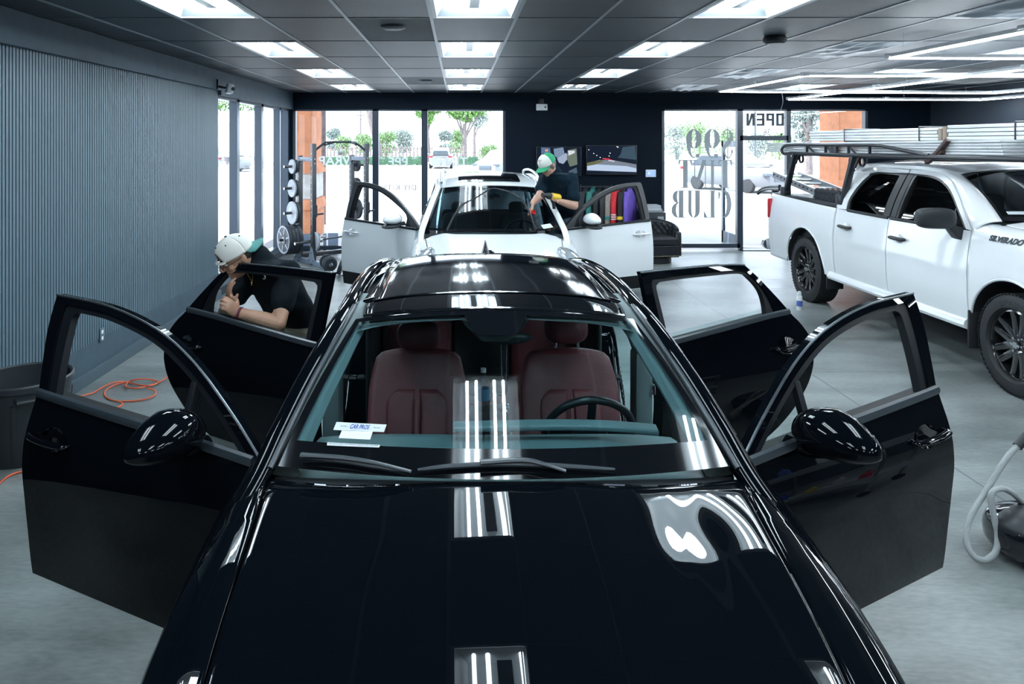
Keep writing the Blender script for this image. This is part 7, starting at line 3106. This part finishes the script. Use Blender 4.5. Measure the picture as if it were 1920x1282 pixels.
# yellow hand truck half hidden by the SUV door
hp = on_floor(642, 517, 0)
ht = thing('hand_truck', 'yellow hand truck with black wheels beside the SUV door', 'hand truck', hp)
b = MB()
for dx in (0, .36):
    b.tube(spline([(dx, .12, .06), (dx, .10, .4), (dx + (.02 if dx == 0 else -.02), .2, .72)], 6), .02, 8)
for z in (.2, .42, .66):
    b.cyl((0, .12 + .02, z), (.36, .14, z), .013, seg=8)
b.build('frame', mat('hand_truck_yellow', (.75, .38, .02), .4), ht)
b = MB()
b.b2((-.02, .02, .0), (.40, .12, .012))
b.build('toe_plate', M['dark_steel'], ht)
for dx in (-.04, .40):
    b = MB()
    b.lathe([(.03, -.025), (.07, -.025), (.115, -.03), (.12, 0), (.115, .03), (.07, .025), (.03, .025)], Matrix.Translation((dx, .08, .12)) @ Matrix.Rotation(PI / 2 + .3, 4, 'Y'), 24, closed=True)
    b.build('wheel', M['rubber'], ht)
    b = MB()
    b.lathe([(0, -.028), (.06, -.028), (.06, .028), (0, .028)], Matrix.Translation((dx, .08, .12)) @ Matrix.Rotation(PI / 2 + .3, 4, 'Y'), 20)
    b.build('wheel_hub', M['plate_face'], ht)

# ================================================================ WAITING AREA BY THE FAR WALL
M['leather_black'] = mat('leather_black', (.010, .013, .018), .38, bump=.12, bscale=220)
ch = thing('barrel_chair', 'black quilted leather barrel chair with stud trim by the lettered window', 'armchair', (3.46, 12.95, 0), .12)


def arc_pt(a, r, z):
    return V((r * math.sin(a), r * .92 * math.cos(a), z))


A0 = 1.95


def top_z(a):
    return .50 + .24 * (math.cos(a * .5)**1.3 if abs(a) < PI else 0) - .02


b = MB()
rings = []
for i in range(61):
    a = lerp(-A0, A0, i / 60)
    zt = top_z(a)
    ring = []
    for j in range(9):
        z = lerp(.12, zt - .03, j / 8)
        ring.append(arc_pt(a, .405, z))
    for k in range(1, 6):
        t = PI * k / 6
        ring.append(arc_pt(a, .36 + .045 * math.cos(t), zt - .03 + .04 * math.sin(t)))
    for j in range(17):
        z = lerp(zt - .03, .36, j / 16)
        qx = (a / (2 * A0)) * 22
        qz = (z - .36) * 16
        d = abs(math.sin((qx + qz) * PI / 2)) * abs(math.sin((qx - qz) * PI / 2))
        ring.append(arc_pt(a, .318 - .018 * d**.6, z))
    ring.append(arc_pt(a, .318, .12))
    rings.append(ring)
b.loft(rings)
b.build('back_shell', M['leather_black'], ch, angle=50)
b = MB()
pl = [arc_pt(lerp(-A0, A0, i / 20), .33, 0) for i in range(21)]
fr = [(.30, -.33), (-.30, -.33)]
sh = [(p.x, p.y) for p in pl] + [(p_[0], p_[1]) for p_ in fr]
b.prism(sh, .2, Matrix.Translation((0, 0, .12)))
b.build('seat_base', M['leather_black'], ch, smooth=False, bevel=.012)
b = MB()
b.prism([(x * .96, y * .97 - .005) for x, y in sh], .14, Matrix.Translation((0, 0, .322)))
b.build('seat_cushion', M['leather_black'], ch, smooth=False, bevel=.035)
for s_ in (-1, 1):
    b = MB()
    p = arc_pt(A0 * s_, .362, 0)
    b.box((p.x - .0, p.y - .04, .33), (.10, .13, .42), Matrix.Rotation(-s_ * .1, 3, 'Z'), .02)
    b.build('arm_front', M['leather_black'], ch)
b = MB()
for k in range(24):
    x = lerp(-.34, .34, k / 23)
    b.ell((x, -.336 - .0, .145), (.009, .006, .009), None, 8, 6)
for s_ in (-1, 1):
    p = arc_pt(A0 * s_, .362, 0)
    for k in range(13):
        for dx in (-.042, .042):
            b.ell((p.x + dx, p.y - .106, .15 + .028 * k), (.008, .006, .008), None, 8, 6)
for k in range(40):
    a = lerp(-A0, A0, k / 39)
    b.ell(arc_pt(a, .407, .145), (.008,) * 3, None, 8, 6)
b.build('stud_trim', mat('brass', (.5, .4, .25), .3, metal=1), ch)
b = MB()
b.lathe([(0, 0), (.26, 0), (.27, .01), (.27, .10), (.26, .11), (0, .11)], seg=40)
b.build('swivel_base', M['black_plastic'], ch)

cab = thing('filing_cabinet', 'low black two-drawer cabinet behind the barrel chair', 'cabinet', (3.55, 13.86, 0))
b = MB()
b.b2((-.16, -.26, 0), (.28, .28, .80), .01)
b.build('body', M['black_trim'], cab)
for k in range(2):
    b = MB()
    b.b2((-.145, -.285, .06 + .37 * k), (.26, -.262, .40 + .37 * k), .006)
    d = b.build('drawer', M['black_metal'], cab)
    b = MB()
    b.tube([(-.08, -.285, .3 + .37 * k), (-.08, -.31, .3 + .37 * k), (.04, -.31, .3 + .37 * k), (.04, -.285, .3 + .37 * k)], .006, 6)
    b.build('handle', M['dark_steel'], d)
b = MB()
b.b2((.12, -.288, .66), (.23, -.286, .73))
b.build('label_plate', M['plate_face'], cab)
for k, (z, s, lab, c_) in enumerate(((.80, (.36, .4, .035), 'lowest flat grey box on the black cabinet', (.25, .28, .31)), (.836, (.35, .36, .03), 'thin pale folder between the flat boxes on the cabinet', (.55, .57, .58)), (.867, (.34, .34, .06), 'topmost pale box on the black cabinet', (.42, .45, .48)))):
    b = MB()
    b.b2((-s[0] / 2, -s[1] / 2, 0), (s[0] / 2, s[1] / 2, s[2]), .003)
    tag(b.build('paper_box', mat('paper_box_%d' % k, c_, .7), None, (3.60 - .01 * k, 13.8, z)), lab, 'box', 'boxes on the cabinet')

# clothes rail with jackets
cr_ = thing('clothes_rail', 'black clothes rail holding jackets against the far wall', 'clothes rail', (2.82, 13.85, 0))
b = MB()
b.cyl((-.52, 0, 1.26), (.52, 0, 1.26), .014, seg=10)
b.build('rail', M['black_metal'], cr_)
for s_ in (-1, 1):
    b = MB()
    b.cyl((s_ * .52, 0, 0), (s_ * .52, 0, 1.3), .014, seg=10)
    b.bar((s_ * .52, -.22, .015), (s_ * .52, .22, .015), .03, .03)
    b.build('leg', M['black_metal'], cr_)
JK = [(2.40, (.012, .016, .022), None, 'black jacket at the left end of the clothes rail'),
      (2.53, (.02, .16, .14), None, 'teal jacket on the clothes rail, left of the large black one'),
      (2.66, (.010, .012, .016), None, 'large plain black jacket in the middle of the clothes rail'),
      (2.78, (.016, .018, .024), None, 'second black jacket, right of the large plain one'),
      (2.88, (.30, .25, .22), (.02, .2, .18), 'beige jacket with a teal hem left of the red one'),
      (2.99, (.62, .015, .03), (.75, .75, .75), 'bright red jacket with white cuff stripes'),
      (3.11, (.010, .010, .012), (.75, .55, .03), 'black jacket with a yellow badge right of the red one'),
      (3.22, (.16, .09, .5), None, 'purple jacket at the right end of the clothes rail')]
for i, (x, c_, acc, lab) in enumerate(JK):
    t = thing('jacket', lab, 'jacket', (x, 13.85, .52), -.55, 'jackets on the clothes rail')
    m_ = mat('jacket_cloth_%d' % i, c_, .6, noise=.15, nscale=25)
    b = MB()
    rs_ = random.Random(i)
    rings = []
    for k in range(15):
        z = .70 * k / 14
        d = .24 if z < .55 else lerp(.24, .07, ((z - .55) / .15)**1.3)
        th = .050 if z < .6 else .05 - .12 * (z - .6)
        ring = []
        for a in range(20):
            an = 2 * PI * a / 20
            w_ = 1 + .12 * math.sin(3 * an + i + 4 * z)
            ring.append(V((th * math.cos(an) * w_, d * math.sin(an) * (1 + .03 * math.sin(9 * z + i)), z)))
        rings.append(ring)
    b.loft(rings)
    b.build('body', m_, t, angle=180)
    for s_ in (-1, 1):
        b = MB()
        b.tube(spline([(0, s_ * .17, .63), (.012, s_ * .25, .50), (.018, s_ * .275, .28), (.01, s_ * .27, .06)], 6), lambda u: .062 - .014 * u, 12, flat=.85)
        sl = b.build('sleeve', m_, t, angle=60)
        if acc:
            b = MB()
            for zz in ((.16, .20, .24) if i == 5 else (.18,)):
                b.lathe([(.055, -.010 if i == 5 else -.03), (.057, 0), (.055, .010 if i == 5 else .03)], Matrix.Translation((.015, s_ * .274, zz)), 16)
            b.build('stripe', mat('jacket_trim_%d' % i, acc, .6), sl)
    b = MB()
    b.tube([(0, -.07, .69), (.03, 0, .73), (0, .07, .69), (-.03, 0, .73)], .018, 8, closed=True)
    b.build('collar', m_, t)
    b = MB()
    b.tube(spline([(0, -.05, .685), (0, 0, .715), (0, .0, .745), (.0, .02, .765), (0, .0, .772)], 5), .003, 6)
    b.build('hanger_hook', M['steel'], t)

# ---- two wall screens
def tv(label, x0, x1, y0, y1, tilt):
    a, c_ = at(x0, y0, YF - .06), at(x1, y1, YF - .06)
    w, h = c_.x - a.x, a.z - c_.z
    t = thing('television', label, 'television', V(((a.x + c_.x) / 2, YF - .05, (a.z + c_.z) / 2)), 0, 'wall televisions')
    b = MB()
    b.box((0, 0, 0), (w, .06, h), None, .006)
    b.b2((-.15, .03, -.15), (.15, .05, .15))
    b.build('housing', M['black_trim'], t)
    b = MB()
    b.b2((-w / 2 + .012, -.033, -h / 2 + .02), (w / 2 - .012, -.031, h / 2 - .012))
    s = b.build('screen', mat('screen_dark', (.002, .003, .005), .08, emit=(.02, .035, .07), emit_s=.3), t, smooth=False)
    return t, s, w - .024, h - .032


def pic(s, polys, w, h, y=-.0335):
    for k, (pts, col, e) in enumerate(polys):
        b = MB()
        b.poly([V(((p[0] - .5) * w, y - .0003 * k, (.5 - p[1]) * h + .004)) for p in pts])
        b.build('screen_picture', emission('pic', col, e), s, smooth=False)


t, s, w, h = tv('right-hand wall television showing a night road through a windscreen', 1099, 1194, 272, 328, 0)
pic(s, [([(.0, .62), (.25, .50), (.55, .52), (1, .66), (1, .92), (.0, .86)], (.20, .24, .30), .8),
        ([(.0, .72), (.2, .66), (.8, .72), (1, .80), (1, .93), (.0, .87)], (.45, .55, .72), .9),
        ([(.0, .60), (.3, .5), (.34, .55), (.12, .68), (0, .70)], (.14, .15, .07), .8),
        ([(.72, .05), (.97, .0), (1, .5), (.62, .42), (.68, .3)], (.05, .09, .13), .8),
        ([(.30, .43), (.42, .46), (.52, .5), (.36, .49)], (.7, .05, .09), 1.0),
        ([(.44, .50), (.57, .53), (.54, .57), (.42, .53)], (.5, .5, .6), 1.0)] +
    [([(x, y), (x + .014, y), (x + .014, y + .025), (x, y + .025)], (1, 1, .95), 2.0) for x, y in ((.03, .13), (.13, .26), (.19, .33), (.26, .40), (.46, .25), (.44, .35), (.62, .04), (.60, .02))] +
    [([(x, y), (x + .012, y), (x + .012, y + .02), (x, y + .02)], (.9, .05, .08), 1.5) for x, y in ((.32, .45), (.36, .44), (.40, .47), (.43, .45), (.48, .49))], w, h)
t, s, w, h = tv('left-hand wall television behind the man in the green cap, showing a car interior', 1005, 1090, 275, 330, 0)
pic(s, [([(.10, .0), (.3, .02), (.33, .35), (.2, .5), (.1, .3)], (.10, .17, .3), .8),
        ([(.38, .05), (.6, .0), (.64, .3), (.5, .42), (.40, .3)], (.18, .25, .36), .9),
        ([(.46, .40), (.66, .20), (.74, .34), (.60, .60), (.50, .55)], (.32, .38, .5), .9),
        ([(.70, .10), (.90, .04), (.92, .62), (.75, .70), (.68, .4)], (.14, .17, .14), .9),
        ([(.71, .12), (.86, .12), (.86, .20), (.72, .30)], (.6, .65, .72), .9),
        ([(.18, .08), (.25, .06), (.26, .14), (.2, .16)], (.6, .3, .2), .9),
        ([(.72, .86), (.90, .72), (.92, .93), (.74, .95)], (.08, .12, .16), .8)], w, h)

# ================================================================ THINGS ON THE FLOOR
# spray bottle
c = on_floor(1499, 581, 0)
t = thing('aerosol_can', 'white aerosol can with blue print on the floor by the pickup rear wheel', 'spray can', c)
b = MB()
b.lathe([(0, 0), (.033, 0), (.034, .006), (.034, .165), (.03, .18), (.024, .186), (0, .186)], seg=24)
b.build('can_body', M['white_plastic'], t)
b = MB()
b.lathe([(.0345, .05), (.0345, .12)], seg=24)
b.build('can_label', mat('can_blue', (.08, .13, .42), .4), t)
b = MB()
b.lathe([(.024, .186), (.024, .215), (.016, .235), (0, .235)], seg=20)
b.build('cap', M['white_plastic'], t)
# rubbish bin
tc_ = V((-2.93, 4.98, 0))
t = thing('rubbish_bin', 'large round black rubbish bin against the slat wall', 'bin', tc_)
b = MB()
b.lathe([(0, .01), (.245, .01), (.25, .0), (.262, .02), (.29, .48), (.305, .485), (.305, .52), (.295, .53), (.283, .52), (.283, .48), (.25, .04), (0, .035)], seg=56)
b.build('barrel', mat('bin_plastic', (.018, .024, .03), .5, bump=.1, bscale=90), t)
b = MB()
for k in range(10):
    a = 2 * PI * k / 10
    d = V((math.cos(a), math.sin(a), 0))
    b.bar(d * .258 + V((0, 0, .03)), d * .289 + V((0, 0, .41)), .035, .012, .003, up=d)
b.build('ribs', M['black_plastic'], t)
for a in (-.9, 2.2):
    d = V((math.cos(a), math.sin(a), 0))
    tn = V((-d.y, d.x, 0))
    b = MB()
    b.tube([d * .295 - tn * .09 + V((0, 0, .455)), d * .345 - tn * .085 + V((0, 0, .445)), d * .345 + tn * .085 + V((0, 0, .445)), d * .295 + tn * .09 + V((0, 0, .455))], .014, 8)
    b.build('handle', M['black_plastic'], t)
# orange extension cord
M['cord_orange'] = mat('cord_orange', (.70, .13, .05), .5)


def fl(x, y, dz=.008):
    p = on_floor(x, y, dz)
    return p


P = [fl(60, 800), fl(110, 762), fl(150, 742), fl(178, 738), fl(205, 722), fl(240, 716), fl(262, 720), fl(282, 727, .02), fl(290, 734, .02), fl(272, 728, .03), fl(252, 726, .03), fl(236, 722, .03), fl(245, 713, .02), fl(268, 711), fl(292, 713), fl(298, 718, .02), fl(280, 722, .03), fl(255, 720, .02)]
coil = []
for x, y in ((60, 806), (120, 756), (158, 741), (176, 736), (192, 726), (214, 717), (236, 716), (258, 721), (282, 723), (296, 716), (282, 711), (256, 711), (239, 717), (238, 726), (262, 727), (284, 721), (300, 716), (312, 708), (322, 704)):
    coil.append(fl(x, y, .008 + .012 * (len(coil) % 3)))
b = MB()
b.tube(spline(coil, 6), .0065, 8)
tag(b.build('extension_cord', M['cord_orange']), 'orange extension cord looped on the floor along the slat wall', 'cord')
b = MB()
b.tube(spline([fl(236, 716, .02), fl(212, 723), fl(197, 733), fl(200, 745), fl(222, 752), fl(262, 750), fl(288, 742, .02), fl(291, 733, .02), fl(276, 727, .035)], 6), .0065, 8)
b.tube(spline([fl(222, 752, .02), fl(230, 757), fl(218, 764), fl(200, 762)], 6), .0065, 8)
tag(b.build('extension_cord', M['cord_orange']), 'short orange cord loop with its plug end nearest the front passenger door', 'cord')
b = MB()
b.tube(spline([fl(-60, 935), fl(-10, 912), fl(15, 893), fl(40, 884), fl(70, 884)], 6), .0065, 8)
tag(b.build('extension_cord', M['cord_orange']), 'orange cord on the floor in front of the rubbish bin', 'cord')
# steam cleaner with a braided hose at the right edge
vc = V((2.93, 3.72, 0))
t = thing('steam_cleaner', 'black canister cleaner at the right edge of the floor with a white braided hose', 'vacuum cleaner', vc)
b = MB()
b.ell((0, 0, .125), (.235, .20, .125), None, 32, 20, lambda p: V((abs(p.x)**.8 * (1 if p.x > 0 else -1), abs(p.y)**.8 * (1 if p.y > 0 else -1), abs(p.z)**.7 * (1 if p.z > 0 else -1))))
b.build('canister', mat('gloss_black', (.006, .008, .012), .12, coat=.6), t)
b = MB()
b.ell((-.04, -.03, .17), (.19, .16, .09), None, 28, 16)
b.build('lid', M['black_plastic'], t)
for a in (.7, 2.4, 3.9, 5.5):
    b = MB()
    b.ell((.18 * math.cos(a), .15 * math.sin(a), .03), (.035, .03, .03))
    b.build('caster', M['rubber'], t)
hosep = [at(1912, 832, 3.85), at(1888, 858, 3.83), at(1850, 918, 3.80), at(1822, 965, 3.76), at(1811, 1005, 3.72), at(1822, 1038, 3.68), at(1845, 1050, 3.66), at(1866, 1035, 3.68), at(1871, 1005, 3.70), at(1862, 960, 3.72), at(1858, 930, 3.73), at(1868, 917, 3.74), at(1885, 917, 3.76), at(1903, 928, 3.78), at(1922, 948, 3.8), at(1945, 985, 3.78)]
hp_ = [p - vc for p in hosep]
b = MB()
P = spline(hp_, 10)
b.tube(P, .0145, 12)
hose = b.build('hose', mat('hose_white', (.38, .40, .40), .7, bump=.3, bscale=250), t)
b = MB()
P2 = resample(P, 120)
for k in range(1, 119):
    d = (P2[k + 1] - P2[k - 1]).normalized()
    a = d.orthogonal().normalized()
    c_ = d.cross(a)
    for j in range(4):
        an = j * PI / 2 + k * .25
        n_ = a * math.cos(an) + c_ * math.sin(an)
        b.box(P2[k] + n_ * .0142, (.0025, .008, .0025), Matrix((d.cross(n_), d, n_)).transposed())
b.build('braid_marks', M['vinyl_grey'], hose, smooth=False)
b = MB()
d = (hp_[0] - hp_[1]).normalized()
b.tube([hp_[0] - d * .02, hp_[0] + d * .05, hp_[0] + d * .16 + V((.02, 0, 0)), hp_[0] + d * .30 + V((.06, 0, .0))], lambda u: .023 + .006 * math.sin(9 * u), 12)
b.build('hose_grip', M['black_plastic'], hose)
# detailing cart outside the frame to the right, mirrored in the driver's door
t = thing('detailing_cart', 'grey two-shelf detailing cart mirrored in the open driver door', 'cart', (3.75, 2.35, 0), .25)
for z in (.22, .82):
    b = MB()
    b.b2((-.30, -.46, z), (.30, .46, z + .03), .004)
    b.b2((-.30, -.46, z), (-.28, .46, z + .09))
    b.b2((.28, -.46, z), (.30, .46, z + .09))
    b.b2((-.30, -.46, z), (.30, -.44, z + .09))
    b.b2((-.30, .44, z), (.30, .46, z + .09))
    b.build('tray', M['plate_face'], t, smooth=False)
for x in (-.28, .28):
    for y in (-.44, .44):
        b = MB()
        b.cyl((x, y, .08), (x, y, .9), .016, seg=10)
        b.build('leg', M['steel'], t)
        b = MB()
        b.lathe([(0, -.015), (.045, -.015), (.045, .015), (0, .015)], Matrix.Translation((x, y, .045)) @ Matrix.Rotation(PI / 2, 4, 'Y'), 16)
        b.build('caster', M['rubber'], t)
rs_ = random.Random(3)
Rz = Matrix.Rotation(.25, 3, 'Z')
for k, (x, y, z, c_, h, nm) in enumerate(((-.15, -.3, .25, (.02, .08, .5), .24, 'blue'), (-.1, -.1, .25, (.75, .5, .02), .2, 'yellow'), (-.15, .12, .25, (.6, .6, .62), .26, 'white'), (-.1, .3, .25, (.5, .02, .03), .18, 'red'), (-.12, -.28, .85, (.05, .12, .45), .2, 'dark blue'), (-.1, 0, .85, (.7, .72, .74), .24, 'pale'), (-.12, .25, .85, (.02, .3, .25), .22, 'teal'))):
    b = MB()
    b.lathe([(0, 0), (.045, 0), (.047, .01), (.047, h * .6), (.03, h * .75), (.014, h * .8), (.014, h), (0, h)], seg=16)
    o = b.build('bottle', mat('bottle_%d' % k, c_, .35), None, V((3.75, 2.35, 0)) + Rz @ V((x, y, 0)) + V((0, 0, z + .006)))
    tag(o, '%s bottle standing on the %s tray of the detailing cart' % (nm, 'lower' if z < .5 else 'upper'), 'bottle', 'bottles on the detailing cart')
# ================================================================ CAMERA
cam = bpy.data.cameras.new('camera')
cam.sensor_width = 36.0
cam.lens = F / 1920 * 36
cam.shift_x = (960 - VX) / 1920
cam.shift_y = -(641 - VY) / 1920
cam.clip_start = .05
cam.clip_end = 400
co = bpy.data.objects.new('camera', cam)
COL.objects.link(co)
co.location = (0, 0, CAM_H)
co.rotation_euler = (PI / 2, 0, 0)
SC.camera = co
vs = SC.view_settings
vs.view_transform = 'Standard'
vs.look = 'None'
vs.exposure = EXPO
vs.gamma = 1.0
vs.use_curve_mapping = False
SC.cycles.use_denoising = True
SC.cycles.max_bounces = 10
SC.cycles.transparent_max_bounces = 16
SC.cycles.sample_clamp_indirect = 6.0
SC.cycles.caustics_reflective = False
SC.cycles.caustics_refractive = False
